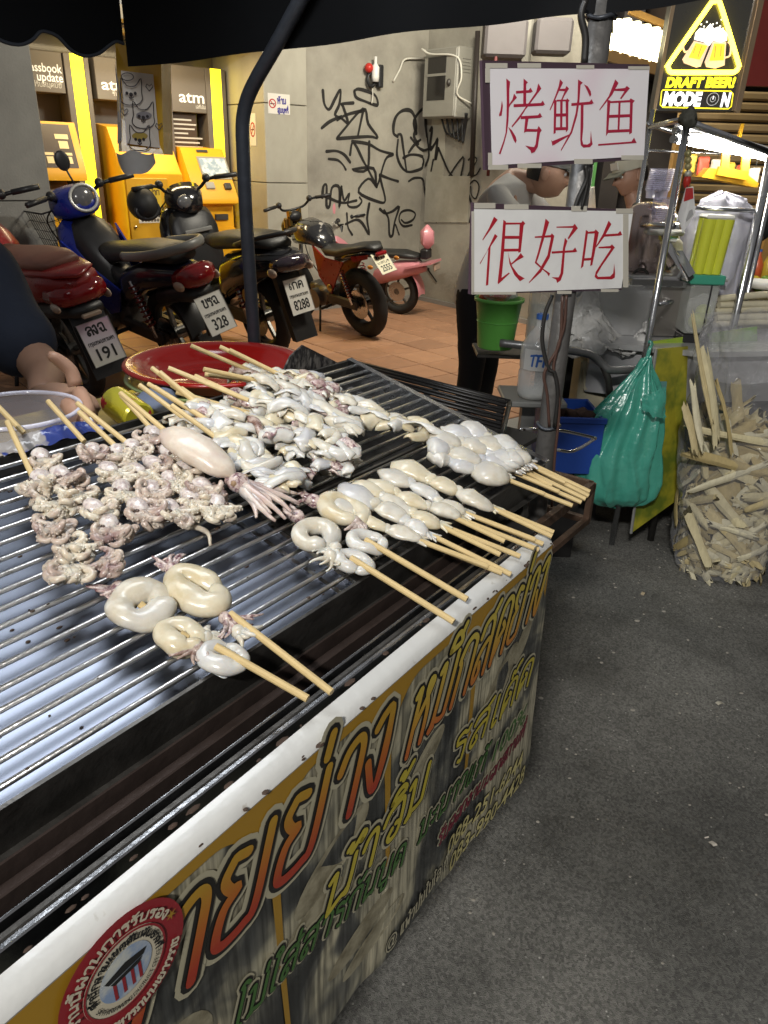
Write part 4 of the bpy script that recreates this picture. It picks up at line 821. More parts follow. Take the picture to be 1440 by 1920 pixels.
S2=[('p','246,478 272,500 215,580 166,648 164,640 210,560'),('p','252,600 272,616 222,690 205,962 188,968 205,710 148,816 146,806 195,725'),
('p','312,500 330,512 318,720 300,912 352,874 358,880 275,958 272,944 290,780'),('p','324,520 440,520 450,506 468,526 456,540 436,726 418,734 428,532 324,534'),('r','318,624 434,624',11,11),('r','312,716 430,714',11,11),('p','436,736 458,764 410,790 372,818 368,810 410,770'),('p','344,718 352,760 375,830 420,890 464,916 430,936 390,890 355,810'),
('p','612,492 638,516 605,620 560,770 548,800 600,850 644,880 636,902 620,878 535,806 560,720 590,600'),('p','535,618 648,608 656,596 674,614 640,770 580,870 494,950 494,942 570,850 625,750 650,624 535,628'),
('p','690,548 806,544 820,528 842,560 775,640 770,630 808,558 690,556'),('p','750,628 768,650 752,700 738,880 720,930 694,948 688,925 655,908 705,908 718,880 736,700'),('h','655,732 828,722',9,9),
('p','898,572 914,582 880,830 862,846'),('p','908,586 958,580 968,568 990,590 944,820 928,826 960,596 908,598'),('r','884,782 940,778',11,11),
('p','1060,506 1080,530 1030,620 972,696 970,688 1020,600'),('h','1020,612 1148,604',10,10),('p','988,692 1070,686 1084,674 1104,696 1010,830 976,890 985,905 1070,902 1092,880 1100,810 1106,880 1104,910 1082,922 980,922 960,905 968,870 1000,820 1078,702 988,702')]
sign('lower_sign','lower white sign with three red Chinese characters and taped edges',860,280,[(102,378),(1238,430),(1158,1000),(82,1030)],[(108,424),(1236,440),(1152,985),(90,1022)],
 [(105,380,255,420),(318,390,490,426),(795,402,905,440),(1112,420,1232,456),(86,440,104,1028),(90,1012,402,1030),(694,1004,796,1026),(1005,992,1130,1012),(1162,460,1200,980)],S2,redink)
# ------------------------------------------------------------------ motorbikes (local frame: x forward, y left, z up, origin under the rear axle)
red_p=M('red_bike_paint',(.22,.010,.011),.34,0,var=.3,scale=18,coat=.25,rvar=.12); blue_p=M('blue_bike_paint',(.010,.020,.20),.32,0,var=.25,scale=18,coat=.3,rvar=.12); pink_p=M('pink_bike_paint',(.60,.24,.27),.38,0,var=.12,coat=.2)
seat_m=M('black_vinyl_seat',(.022,.022,.021),.45,0,var=.25,scale=14,bump=.08,bscale=150); lens_r=M('red_lens',(.20,.008,.010),.12,0,coat=.4,var=.3,scale=60); lens_w=M('clear_lens',(.40,.31,.24),.2,0,coat=.8,var=.2,scale=60)
engm=M('grey_engine_alloy',(.16,.155,.145),.42,.8,var=.4,scale=20,bump=.2,bscale=50); spring=M('dark_red_spring',(.16,.02,.015),.4,.2); greym=M('grey_plastic_rail',(.20,.20,.19),.4,.1); brass=M('gold_alloy',(.42,.30,.10),.3,.9,var=.2)
class Bike(T):
    def __init__(s,loc,head,lean,scale,label):
        super().__init__('motorbike',loc,label,'motorbike','motorbikes parked with their tails to the street')
        s.M=Matrix.Translation(s.loc)@Matrix.Rotation(math.radians(head),4,'Z')@Matrix.Rotation(math.radians(lean),4,'X')@Matrix.Scale(scale,4)
    def p(s,name,mb,mt,smooth=False,sub=None,label=None,fix=True):
        mb.v=[s.M@q for q in mb.v]; return s.add(name,mb,mt,smooth,sub,label,fix)
    def loc3(s,*q): return s.M@Vec(q)
def arcp(c,r,a0,a1,n,y=0): return [Vec((c[0]+r*math.cos(math.radians(a0+(a1-a0)*i/(n-1))),y,c[1]+r*math.sin(math.radians(a0+(a1-a0)*i/(n-1))))) for i in range(n)]
def loft(secs,seg=16,pw=2.6):   # secs: (x,z,halfwidth,halfheight[,tilt]) superellipse sections along x
    mb=MB();vs=[];fs=[]
    for q in secs:
        x,z,w,h=q[:4]; ti=q[4] if len(q)>4 else 0
        for k in range(seg):
            a=2*PI*k/seg; c,s_=math.cos(a),math.sin(a); yy=w*math.copysign(abs(c)**(2/pw),c); zz=h*math.copysign(abs(s_)**(2/pw),s_); vs.append((x-zz*math.sin(ti),yy,z+zz*math.cos(ti)))
    n=len(secs)
    for i in range(n-1):
        for k in range(seg): l=(k+1)%seg; fs.append((i*seg+k,i*seg+l,(i+1)*seg+l,(i+1)*seg+k))
    fs.append(tuple(range(seg))[::-1]); fs.append(tuple((n-1)*seg+k for k in range(seg)))
    return mb.add(vs,fs)
def wheel(b,x,r,wd,fat=1.0,spk=5,rimm=None,y=0):
    rr=wd*.5; R=r-rr
    path=[Vec((x+R*math.cos(a*PI/16),y,r+R*math.sin(a*PI/16))) for a in range(32)]
    ty=b.p('wheel',MB().tube(path,rr,12,closed=True,upv=(0,1,0),rfun=lambda t,a:1+.05*math.cos(4*a)),rubber,True)
    rim=MB(); rim.tube([Vec((x+R*.80*math.cos(a*PI/14),y,r+R*.80*math.sin(a*PI/14))) for a in range(28)],.022,8,closed=True,upv=(0,1,0),flat=1.1)
    for k in range(spk):
        a=2*PI*k/spk+.3; d=Vec((math.cos(a),0,math.sin(a))); rim.bar(Vec((x,y,r))+d*.03,Vec((x,y,r))+d*R*.8,.03,.03,up=(0,1,0),bev=.006)
    rim.cyl((x,y-.06,r),(x,y+.06,r),.045,seg=14); b.p('rim',rim,rimm or engm,'auto',sub=ty)
    b.p('brake_disc',MB().cyl((x,y+.055,r),(x,y+.06,r),r*.42,seg=20),steel,'auto',sub=ty)
    return ty
def plate(b,x,z,tilt,l1,l2,l3,mt=None,side=0):
    """number plate facing backwards; tilt = lean of its top towards the front"""
    a=math.radians(tilt); X=Vec((0,-1,0)); Y=Vec((math.sin(a),0,math.cos(a))); o=Vec((x,side,z)); n=X.cross(Y)
    if n.x>0: n=-n
    F=Frame2(b.M@o,(b.M.to_3x3()@X),(b.M.to_3x3()@Y)); F.n=(b.M.to_3x3()@n).normalized()
    pl_=b.add('number_plate',MB().prism([F(sx*.086,sy*.11) for sx,sy in ((-1,-1),(1,-1),(1,1),(-1,1))],F.n*.0015),mt or white_p)
    b.add('plate_rim',MB().tube([F(sx*.086,sy*.11,.002) for sx,sy in ((-1,-1),(1,-1),(1,1),(-1,1))],.0022,5,closed=True),M('plate_edge',(.3,.3,.28),.4,.3),sub=pl_)
    G=lambda x0,y0:Frame2(F(x0,y0),F.x,F.y,F.n)
    mb=thai_mb(l1,G(-.05,.045),.042,.0095,fit=.10,off=.0022) if not l1[0].isdigit() else None
    if mb is None:
        mb=latin_mb(l1[0],G(-.055,.045),.04,fit=.018,off=.0022,bold=.03); thai_mb(l1[1:],G(-.028,.045),.04,.009,fit=.08,off=.0022,mb=mb)
    thai_mb(l2,G(-.07,-.005),.016,.003,fit=.14,off=.0022,mb=mb); latin_mb(l3,G(-.058 if len(l3)>3 else -.048,-.085),.06,fit=.116 if len(l3)>3 else .096,off=.0024,bold=.02,mb=mb)
    b.add('lettering',mb,inkblk,sub=pl_)
    return F
def bars(b,x,z,w=.34,rise=.06,gripm=None,turn=0,mirror=(),cowl=None):
    q=[(x-.10,s*w,z+rise*.6) for s in (-1,)]
    pts=[(x-.14,-w,z+rise),(x-.06,-w*.55,z+rise*.9),(x,-.1,z),(x,.1,z),(x-.06,w*.55,z+rise*.9),(x-.14,w,z+rise)]
    c=Vec((x,0,z)); rot=Matrix.Translation(c)@Matrix.Rotation(math.radians(turn),4,'Z')@Matrix.Translation(-c)
    hb=b.p('handlebar',MB().tube([rot@p for p in crv(pts,5)],.012,9),M('dark_bar',(.03,.03,.03),.35,.6),True)
    for s in (-1,1):
        a=rot@Vec((x-.155,s*(w+.03),z+rise+.004)); c2=rot@Vec((x-.085,s*w*.66,z+rise)); b.p('grip',MB().tube([a,c2],.017,10),blackpl,True,sub=hb)
        d=rot@Vec((x-.05,s*w*.5,z+rise)); b.p('switch_box',MB().ell(d,(.035,.028,.03)),blackpl,True,sub=hb)
        b.p('brake_lever',MB().tube([d+Vec((.03,0,0)),rot@Vec((x-.06,s*(w*.9),z+rise-.015))],.006,6),steel,True,sub=hb)
        if s in mirror:
            m0=rot@Vec((x+.02,s*w*.12,z+rise)); m1=m0+Vec((.02,-s*.02,.13)); st=b.p('mirror',MB().ell(m1+Vec((0,0,.03)),(.012,.045,.06),(Vec((.95,s*.3,0)),Vec((-.3*s,.95,0)),Z)),blackpl,True); b.p('mirror_stem',MB().tube([m0,m1],.006,7),blackpl,True,sub=st)
    return hb
def common(b,wb=1.22,r=.285,wd=.085,exh=1,rimm=None,fender=blackpl,spk=5):
    wheel(b,0,r,wd,rimm=rimm,spk=spk); wheel(b,wb,r,wd*.85,rimm=rimm,spk=spk)
    ff=MB(); 
    for s in (-1,1): ff.cyl((wb,s*.085,r),(wb-.16,s*.075,.86),.022,seg=10)
    b.p('front_fork',ff,engm,True)
    b.p('swingarm',MB().bar((-.02,.085,r),(.45,.075,r+.03),.03,.045).bar((-.02,-.085,r),(.45,-.075,r+.03),.03,.045),M('dark_bar',(.03,.03,.03),.35,.6))
    b.p('chain_case',loft([(-.06,r+.02,.018,.055),(.15,r+.03,.018,.04),(.42,r+.04,.018,.05)],10).jit(0,1) if False else MB().bar((-.05,.115,r+.01),(.44,.11,r+.03),.03,.10,bev=.02),blackpl)
    en=MB().box((.55,0,.36),(.30,.22,.20),bev=.04).cyl((.62,-.16,.34),(.62,.16,.34),.10,seg=18).box((.72,0,.40),(.16,.14,.13),bev=.02); b.p('engine',en,engm,'auto')
    for s in (-1,1):
        sh=MB().cyl((.0,s*.135,r+.02),(.12,s*.125,.64),.016,seg=8); b.p('shock_absorber',sh,steel,True)
        n=9; pts=[]
        for i in range(n*8): t=i/(n*8-1); a=i*PI/4; c=Vec((.02+.09*t,s*.13,r+.09+.25*t)); pts.append(c+Vec((.026*math.cos(a),.026*math.sin(a),0)))
        b.p('spring',MB().tube(pts,.006,5),spring,True)
    ex=MB().tube(crv([(.75,-exh*.1,.30),(.6,-exh*.15,.24),(.35,-exh*.165,.26)],5),.022,10); ex.tube([(.37,-exh*.165,.255),(.33,-exh*.165,.26),(-.12,-exh*.165,.34),(-.16,-exh*.165,.345)],[.03,.05,.052,.034],14); b.p('exhaust',ex,M('dark_exhaust',(.06,.058,.055),.3,.8),True)
    st=MB().tube([(.55,.14,.28),(.42,.30,.0)],.012,8).box((.40,.31,.008),(.07,.03,.012)); b.p('side_stand',st,M('dark_bar',(.03,.03,.03),.35,.6),True)
    b.p('brake_cable',MB().tube(crv([(.9,-.1,1.0),(1.0,-.12,.9),(.98,-.1,.7),(.8,-.09,.5),(.6,-.1,.42)],5),.006,6),blackpl,True); b.p('brake_cable',MB().tube(crv([(.86,.14,1.02),(.98,.16,.92),(1.02,.1,.7),(wb-.02,.09,.45)],5),.005,6),blackpl,True)
    b.p('heat_shield',MB().box((.12,-exh*.225,.32),(.30,.008,.07),bev=.003),steel); b.p('kick_lever',MB().tube([(.5,-.12,.33),(.5,-.2,.33),(.38,-.22,.36)],.010,7),steel,True)
    for s in (-1,1): b.p('foot_peg',MB().bar((.38,s*.12,.30),(.38,s*.26,.30),.025,.02),blackpl)
    b.p('front_fender',MB().grid(lambda u,v:Vec((wb+(r+.03)*math.cos(math.radians(20+120*u)),(v-.5)*.13,r+(r+.03)*math.sin(math.radians(20+120*u))+.02*math.cos((v-.5)*PI))),12,5),fender,True)
def rear_fender(b,r,ang=(75,165),w=.15,rad=.05,mt=None):
    b.p('rear_fender',MB().grid(lambda u,v:Vec(((r+rad)*math.cos(math.radians(ang[0]+(ang[1]-ang[0])*u)),(v-.5)*w,r+(r+rad)*math.sin(math.radians(ang[0]+(ang[1]-ang[0])*u))+.025*math.cos((v-.5)*PI))),14,6),mt or blackpl,True)
def seat(b,secs,name='seat',mt=None): return b.p(name,loft(secs,18,2.4),mt or seat_m,True)
# --- A: red underbone, plate 191
def bike_red():
    b=Bike((-1.72,4.20,SW),133,-13,1.0,'red motorbike with a large tail light and iridescent plate 191 at the left'); common(b); rear_fender(b,.285,(70,150))
    seat(b,[(-.30,.80,.10,.03),(-.15,.80,.125,.045),(.1,.785,.13,.05),(.4,.76,.115,.05),(.55,.77,.07,.04)],mt=M('brown_red_seat',(.16,.07,.05),.5,0,var=.2))
    t_=b.p('tail_cowl',loft([(-.46,.715,.05,.025),(-.40,.72,.125,.06),(-.25,.70,.155,.09),(0,.67,.15,.10),(.3,.60,.13,.10),(.5,.5,.10,.12)],18,2.8),red_p,True)
    b.p('tail_light',loft([(-.47,.665,.06,.035),(-.44,.67,.135,.055),(-.34,.675,.157,.05)],16,3),lens_r,True)
    b.p('tail_wing',loft([(-.50,.765,.02,.012),(-.42,.775,.11,.018),(-.2,.77,.15,.018),(.05,.76,.155,.015)],14,3),red_p,True)
    for s in (-1,1): b.p('indicator',loft([(-.46,.61,.012,.02),(-.42,.625,.03,.03),(-.32,.64,.02,.02)],10).add([],[]) if False else MB().ell((-.40,s*.135,.625),(.06,.014,.025)),lens_w,True)
    b.p('under_tail',loft([(-.46,.585,.08,.03),(-.30,.58,.12,.045),(-.05,.55,.12,.06)],14,3),blackpl,True)
    b.p('plate_light',MB().box((-.475,0,.565),(.03,.10,.02),bev=.005),lens_w); b.p('reflector',MB().box((-.44,0,.50),(.012,.10,.035),bev=.004),lens_r)
    b.p('plate_holder',MB().prism([Vec((-.40,-.09,.56)),Vec((-.40,.09,.56)),Vec((-.50,.10,.25)),Vec((-.50,-.10,.25))],(.012,0,0)),blackpl)
    plate(b,-.475,.42,18,'ลงฉ','กรุงเทพมหานคร','191',gradmat('iridescent_plate',[(0,(.68,.68,.60)),(.5,(.60,.55,.62)),(.8,(.52,.36,.44)),(1,(.36,.26,.60))],'Z',.30,.56))
    b.p('leg_shield',loft([(.62,.55,.10,.16),(.80,.62,.17,.26),(.90,.70,.16,.22),(.95,.80,.10,.10)],16,3),red_p,True); b.p('handlebar_cowl',loft([(.72,.98,.08,.05),(.85,1.0,.14,.08),(.97,.98,.08,.07)],14),red_p,True)
    b.p('side_panel',MB().prism([Vec((.1,.14,.62)),Vec((.5,.11,.50)),Vec((.55,.11,.34)),Vec((.2,.13,.42))],(0,.02,0)),blackpl); bars(b,.84,1.0,.33,.03)
bike_red()
# --- B: blue underbone, plate 328, basket
def bike_blue():
    b=Bike((-1.28,4.72,SW),135,-14,1.0,'blue motorbike with wire basket and plate 328 in front of the deposit machine'); common(b,rimm=M('grey_engine_alloy',(.16,.155,.145),.42,.8)); rear_fender(b,.285,(60,172))
    seat(b,[(-.36,.80,.09,.035),(-.25,.81,.12,.05),(0,.80,.13,.055),(.22,.775,.12,.055),(.42,.75,.11,.055),(.56,.755,.07,.04)])
    b.p('side_cowl',loft([(-.44,.70,.06,.04),(-.3,.70,.12,.06),(0,.66,.135,.09),(.25,.58,.13,.11),(.5,.47,.10,.11)],16,2.8),M('black_blue_panel',(.012,.014,.03),.25,0,coat=.5),True)
    gr=MB().tube(crv([(.05,.155,.80),(-.2,.165,.83),(-.38,.13,.855),(-.46,0,.865),(-.38,-.13,.855),(-.2,-.165,.83),(.05,-.155,.80)],6),.018,10,flat=1.5); b.p('grab_rail',gr,greym,True)
    b.p('tail_light',loft([(-.53,.705,.06,.04),(-.48,.71,.11,.065),(-.40,.70,.13,.06)],14,2.6),lens_r,True)
    for s in (-1,1): b.p('indicator',MB().ell((-.44,s*.118,.675),(.055,.018,.028)),lens_w,True)
    b.p('under_tail',loft([(-.47,.60,.07,.04),(-.30,.60,.11,.05),(-.1,.55,.11,.06)],14,3),blackpl,True)
    b.p('plate_holder',MB().box((-.485,0,.47),(.02,.1,.2),bev=.004),blackpl); plate(b,-.545,.50,24,'ขรฉ','กรุงเทพมหานคร','328')
    b.p('mud_flap',MB().prism([Vec((-.40,-.07,.36)),Vec((-.40,.07,.36)),Vec((-.44,.06,.20)),Vec((-.44,-.06,.20))],(.01,0,0)),blackpl)
    # blue leg shield and down tube
    b.p('leg_shield',loft([(.55,.50,.12,.08),(.66,.56,.17,.20),(.80,.66,.20,.24),(.90,.78,.16,.16),(.94,.86,.09,.08)],18,3),blue_p,True)
    for s in (-1,1): b.p('side_fairing',MB().prism([Vec((.30,s*.125,.56)),Vec((.62,s*.16,.72)),Vec((.78,s*.19,.84)),Vec((.80,s*.19,.55)),Vec((.62,s*.15,.36)),Vec((.42,s*.12,.40))],(0,s*.012,0)),blue_p)
    b.p('inner_shield',loft([(.50,.60,.08,.10),(.62,.66,.13,.18),(.72,.75,.14,.17),(.78,.86,.10,.08)],14,3),blackpl,True)
    b.p('down_tube',loft([(.28,.55,.07,.06),(.45,.58,.07,.06),(.62,.68,.06,.06)],12,2.6),blackpl,True)
    b.p('handlebar_cowl',loft([(.66,1.0,.06,.04),(.74,1.02,.13,.085),(.88,1.02,.15,.10),(1.0,.98,.10,.08)],16),blue_p,True)
    b.p('meter_panel',MB().ell((.70,0,1.05),(.05,.085,.075)),M('dark_grey_meter',(.10,.10,.105),.2,0,coat=.6),True); b.p('meter_trim',MB().tube([Vec((.665+.02*math.sin(a*PI/10),.085*math.cos(a*PI/10),1.055+.075*math.sin(a*PI/10))) for a in range(20)],.010,8,closed=True),M('silver_trim',(.55,.55,.53),.3,.5),True)
    b.p('headlight',MB().ell((1.02,0,.96),(.04,.09,.07)),lens_w,True); bars(b,.80,1.05,.33,.05,mirror=(-1,))
    # wire basket ahead of the shield
    bk=b.p('basket',MB().tube([(1.0,-.17,.98),(1.32,-.17,.98),(1.32,.17,.98),(1.0,.17,.98)],.006,6,closed=True),blackpl,True); wr=MB()
    for i in range(9):
        y=-.16+.04*i; wr.tube([(1.32,y,.98),(1.28,y*.8,.74),(1.03,y*.8,.74),(1.0,y,.98)],.0022,4)
    for i in range(8):
        x=1.02+.04*i
        for s in (-1,1): wr.tube([(x,s*.17,.98),(x*.97+.03,s*.135,.74)],.0022,4)
    for z in (.80,.86,.92): 
        k=(z-.74)/.24; yy=.135+.035*k; wr.tube([(1.03-.03*k,-yy,z),(1.28+.04*k,-yy,z),(1.28+.04*k,yy,z),(1.03-.03*k,yy,z)],.0022,4,closed=True)
    b.p('basket_wire',wr,blackpl,sub=bk)
bike_blue()
# --- C: black scooter, plate 8288
def bike_black():
    b=Bike((-.84,5.3,SW),131,-9,1.0,'black scooter with plate 8288 standing behind the bent post'); common(b,wd=.11); rear_fender(b,.285,(50,150),.17)
    seat(b,[(-.34,.80,.09,.03),(-.2,.82,.13,.05),(.1,.80,.14,.06),(.35,.77,.13,.06),(.52,.76,.08,.04)])
    b.p('side_cowl',loft([(-.46,.70,.07,.04),(-.36,.70,.14,.08),(-.1,.65,.17,.12),(.2,.56,.17,.16),(.45,.42,.14,.14)],18,2.8),blackgl,True)
    b.p('grab_rail',MB().tube(crv([(-.05,.16,.80),(-.3,.15,.86),(-.43,0,.88),(-.3,-.15,.86),(-.05,-.16,.80)],6),.016,9),blackpl,True)
    b.p('tail_light',loft([(-.50,.70,.05,.03),(-.47,.70,.12,.05),(-.40,.70,.14,.05)],14,2.6),M('smoked_lens',(.03,.02,.03),.08,0,coat=1.),True)
    for s in (-1,1): b.p('indicator',MB().ell((-.42,s*.14,.66),(.05,.02,.03)),lens_w,True)
    b.p('under_tail',MB().prism([Vec((-.36,-.09,.66)),Vec((-.36,.09,.66)),Vec((-.50,.085,.22)),Vec((-.50,-.085,.22))],(.05,0,0)),blackpl)
    plate(b,-.475,.50,17,'6กค','กรุงเทพมหานคร','8288'); b.p('brass_bolt',MB().cyl((-.1,.15,.48),(-.1,.17,.48),.05,seg=14),brass,'auto')
    b.p('floor_board',MB().box((.6,0,.36),(.42,.34,.06),bev=.02),blackpl)
    b.p('leg_shield',loft([(.78,.40,.12,.10),(.84,.58,.22,.24),(.90,.74,.23,.22),(.97,.88,.16,.12)],18,3),blackgl,True)
    b.p('inner_shield',loft([(.74,.55,.12,.18),(.78,.68,.19,.24),(.83,.82,.18,.14)],16,3),blackpl,True); b.p('glove_box_lid',MB().box((.735,0,.80),(.02,.22,.03),bev=.006),greym); b.p('key_lock',MB().cyl((.73,-.02,.72),(.75,-.02,.72),.02,seg=12),chrome,'auto')
    b.p('handlebar_cowl',loft([(.74,.98,.08,.06),(.86,1.02,.15,.10),(1.0,.98,.10,.08)],16),blackgl,True); b.p('dial',MB().ell((.76,.05,1.0),(.03,.06,.05)),M('dark_grey_meter',(.10,.10,.105),.2,0,coat=.6),True)
    b.p('lamp_ring',MB().tube([Vec((.93,.02+.075*math.cos(a*PI/10),.98+.075*math.sin(a*PI/10))) for a in range(20)],.012,8,closed=True),blackpl,True)
    bars(b,.85,1.06,.34,.07,turn=-14); 
    # helmet hung on the far mirror
    h=T('helmet',b.loc3(.86,.36,1.08),'black open face helmet hanging on the handlebar of the black scooter','helmet'); hm=MB().ell((.84,.33,1.03),(.13,.10,.11),nu=20,nv=12); hm.v=[b.M@q for q in hm.v]; h.add('shell',hm,M('matt_black_shell',(.012,.012,.012),.6,0,var=.2),True); hm=MB().tube([Vec((.78,.33+.08*math.cos(a*PI/10),.99+.05*math.sin(a*PI/10))) for a in range(20)],.02,8,closed=True); hm.v=[b.M@q for q in hm.v]; h.add('lining',hm,blackpl,True)
bike_black()
# --- D: red and black small naked bike, plate 2555
def bike_naked():
    P=gz(690,630,SW); b=Bike((P.x,P.y,SW),131,-12,.80,'small red and black naked motorbike with fat rear tyre and plate 2555'); common(b,wb=1.18,r=.34,wd=.15,rimm=M('dark_rim',(.02,.02,.02),.35,.5),spk=5)
    seat(b,[(-.36,.90,.05,.02),(-.28,.92,.10,.035),(-.05,.88,.125,.045),(.15,.83,.13,.05),(.36,.82,.12,.05),(.48,.85,.07,.03)])
    b.p('tail_panel',loft([(-.36,.85,.04,.03),(-.25,.86,.10,.035),(.0,.82,.12,.04),(.2,.76,.12,.05)],14,2.8),blackgl,True)
    for s in (-1,1):
        b.p('side_panel',MB().prism([Vec((.05,s*.12,.76)),Vec((.34,s*.125,.78)),Vec((.52,s*.12,.88)),Vec((.50,s*.115,.58)),Vec((.34,s*.11,.42)),Vec((.20,s*.11,.60))],(0,s*.015,0)),red_p); b.p('tail_accent',MB().prism([Vec((-.30,s*.085,.86)),Vec((-.08,s*.12,.83)),Vec((-.1,s*.12,.78)),Vec((-.28,s*.085,.82))],(0,s*.01,0)),red_p)
        b.p('axle_cap',MB().ell((.34,s*.135,.48),(.04,.015,.04)),brass,True)
    b.p('fuel_tank',loft([(.40,.86,.08,.05),(.52,.95,.15,.10),(.75,.97,.16,.12),(.92,.93,.10,.10)],18,2.6),M('dark_graphic_paint',(.02,.02,.022),.2,0,col2=(.35,.33,.30),mixlo=.62,mixhi=.66,scale=12,coat=.7),True)
    b.p('tail_bracket',MB().bar((-.26,0,.84),(-.385,0,.78),.05,.03),blackpl); plate(b,-.40,.78,42,'1กว','ชลบุรี','2555',M('yellowish_plate',(.66,.62,.44),.45,0))
    b.p('rear_light',MB().box((-.38,0,.86),(.05,.12,.04),bev=.012),lens_r)
    for s in (-1,1): b.p('indicator',MB().ell((-.40,s*.16,.78),(.035,.02,.02)),M('amber_lens',(.5,.18,.02),.15,0,coat=.8),True); b.p('gold_fork_cap',MB().cyl((1.0,s*.08,1.0),(.985,s*.08,1.09),.026,seg=12),brass,'auto')
    b.p('headlight',MB().ell((1.06,0,.98),(.09,.10,.10)),blackgl,True); b.p('meter_panel',MB().ell((.94,0,1.10),(.05,.08,.05)),blackpl,True)
    b.p('bar_mount',MB().bar((.96,-.06,1.02),(.94,-.06,1.16),.03,.05).bar((.96,.06,1.02),(.94,.06,1.16),.03,.05),brass); bars(b,.94,1.17,.34,.07,turn=-10)
    b.p('kick_frame',MB().tube(crv([(.30,.10,.50),(.42,.11,.36),(.5,.1,.25)],5),.018,8),M('brown_greasy_steel',(.055,.032,.026),.38,.4),True)
bike_naked()
# --- E: pink small scooter at the wall
def bike_pink():
    P=gz(748,588,SW); b=Bike((P.x,P.y,SW),150,-6,.62,'small pink scooter squeezed against the graffiti wall behind the red bike'); wheel(b,0,.34,.13); wheel(b,1.15,.34,.11)
    rear_fender(b,.34,(60,185),.20,.05,pink_p); seat(b,[(-.35,.86,.10,.04),(-.1,.88,.15,.06),(.25,.86,.14,.06),(.45,.85,.08,.04)])
    b.p('side_cowl',loft([(-.45,.70,.06,.04),(-.3,.70,.14,.10),(0,.64,.16,.14),(.35,.52,.15,.12)],16,2.8),pink_p,True); b.p('tail_wing',MB().prism([Vec((-.62,-.16,.80)),Vec((-.62,.16,.80)),Vec((-.2,.17,.70)),Vec((-.2,-.17,.70))],(0,0,.03)),pink_p)
    b.p('top_case',MB().box((-.45,-.05,1.12),(.20,.22,.34),bev=.09),pink_p,'auto'); b.p('case_bracket',MB().box((-.43,-.05,.90),(.12,.16,.14),bev=.02),blackpl); b.p('tail_lamp',MB().box((-.58,-.1,.72),(.04,.18,.10),bev=.015),lens_w)
    b.p('leg_shield',loft([(.85,.45,.14,.12),(.92,.68,.22,.26),(1.0,.92,.18,.18),(1.05,1.08,.1,.1)],16,3),pink_p,True); b.p('floor_board',MB().box((.6,0,.38),(.5,.32,.06),bev=.02),blackpl)
    b.p('front_column',MB().cyl((1.12,0,.34),(.98,0,1.2),.04,seg=12),blackpl,True); bars(b,.95,1.22,.36,.08); b.p('windscreen',MB().ell((1.02,.0,1.42),(.03,.14,.2)),pink_p,True)
bike_pink()
# ------------------------------------------------------------------ skewers on the rack
def flesh(name,a,b,c,scale,rough=.27,lo=.42,hi=.62,sss=.55,dots=0):
    m=M(name,a,rough,0,col2=b,mixlo=lo,mixhi=hi,scale=scale,sss=sss,coat=.2,bump=.06,bscale=scale*2,detail=4); nt=m.node_tree; Nn=nt.nodes; L=nt.links; p=Nn['Principled BSDF']
    tc=Nn.new('ShaderNodeTexCoord'); n=Nn.new('ShaderNodeTexNoise'); n.inputs['Scale'].default_value=scale*.35; n.inputs['Detail'].default_value=3; L.new(tc.outputs['Object'],n.inputs['Vector'])
    mr=Nn.new('ShaderNodeMapRange'); mr.inputs['From Min'].default_value=.5; mr.inputs['From Max'].default_value=.7; L.new(n.outputs['Fac'],mr.inputs['Value'])
    old=p.inputs['Base Color'].links[0].from_socket; mx=Nn.new('ShaderNodeMix'); mx.data_type='RGBA'; L.new(mr.outputs[0],mx.inputs['Factor']); L.new(old,mx.inputs['A']); mx.inputs['B'].default_value=tuple(c)+(1,); L.new(mx.outputs['Result'],p.inputs['Base Color']); return m
sq_w=flesh('squid_flesh_white',(.54,.49,.39),(.64,.61,.53),(.50,.48,.44),45)
sq_y=flesh('squid_flesh_cream',(.55,.47,.31),(.64,.58,.44),(.60,.55,.43),40)
sq_b=flesh('squid_flesh_bluish',(.52,.50,.46),(.62,.61,.57),(.46,.46,.48),40)
sq_p=flesh('squid_skin_purple',(.55,.45,.41),(.17,.085,.10),(.34,.22,.21),150,lo=.46,hi=.60,sss=.3)
sq_br=flesh('squid_skin_brown',(.42,.33,.28),(.17,.09,.07),(.50,.42,.38),110,sss=.2)
oc_w=flesh('octopus_arm_cream',(.55,.47,.36),(.64,.58,.47),(.40,.31,.26),110,rough=.3,sss=.4)
oc_h=flesh('octopus_head_grey',(.60,.54,.50),(.40,.32,.31),(.66,.61,.57),190,lo=.45,hi=.62,rough=.22,sss=.4)
oc_d=flesh('octopus_arm_brown',(.46,.36,.30),(.56,.48,.40),(.26,.17,.16),100,rough=.28,sss=.4)
bamb=M('bamboo_stick',(.56,.42,.20),.5,0,var=.16,scale=30,bump=.1,bscale=120,stretch=(1,1,.2))
RX,RY=U,RS
def rv(a): return RX*math.cos(a)+RY*math.sin(a)
class Sk(T):
    def __init__(s,name,px,py,label,cat,group): super().__init__(name,rk(px,py,0),label,cat,group)
    def stick(s,a,b,h0=.012,h1=.012,r=.0040,z1=None): 
        P=rk(*a,h0); Q=rk(*b,h1); s.add('stick',MB().cyl(P,Q,r,seg=9),bamb,'auto'); return P,Q
def pxm(px,py): d=rk(px,py)-EYE; return d.dot(FW)/FPX     # metres per pixel there
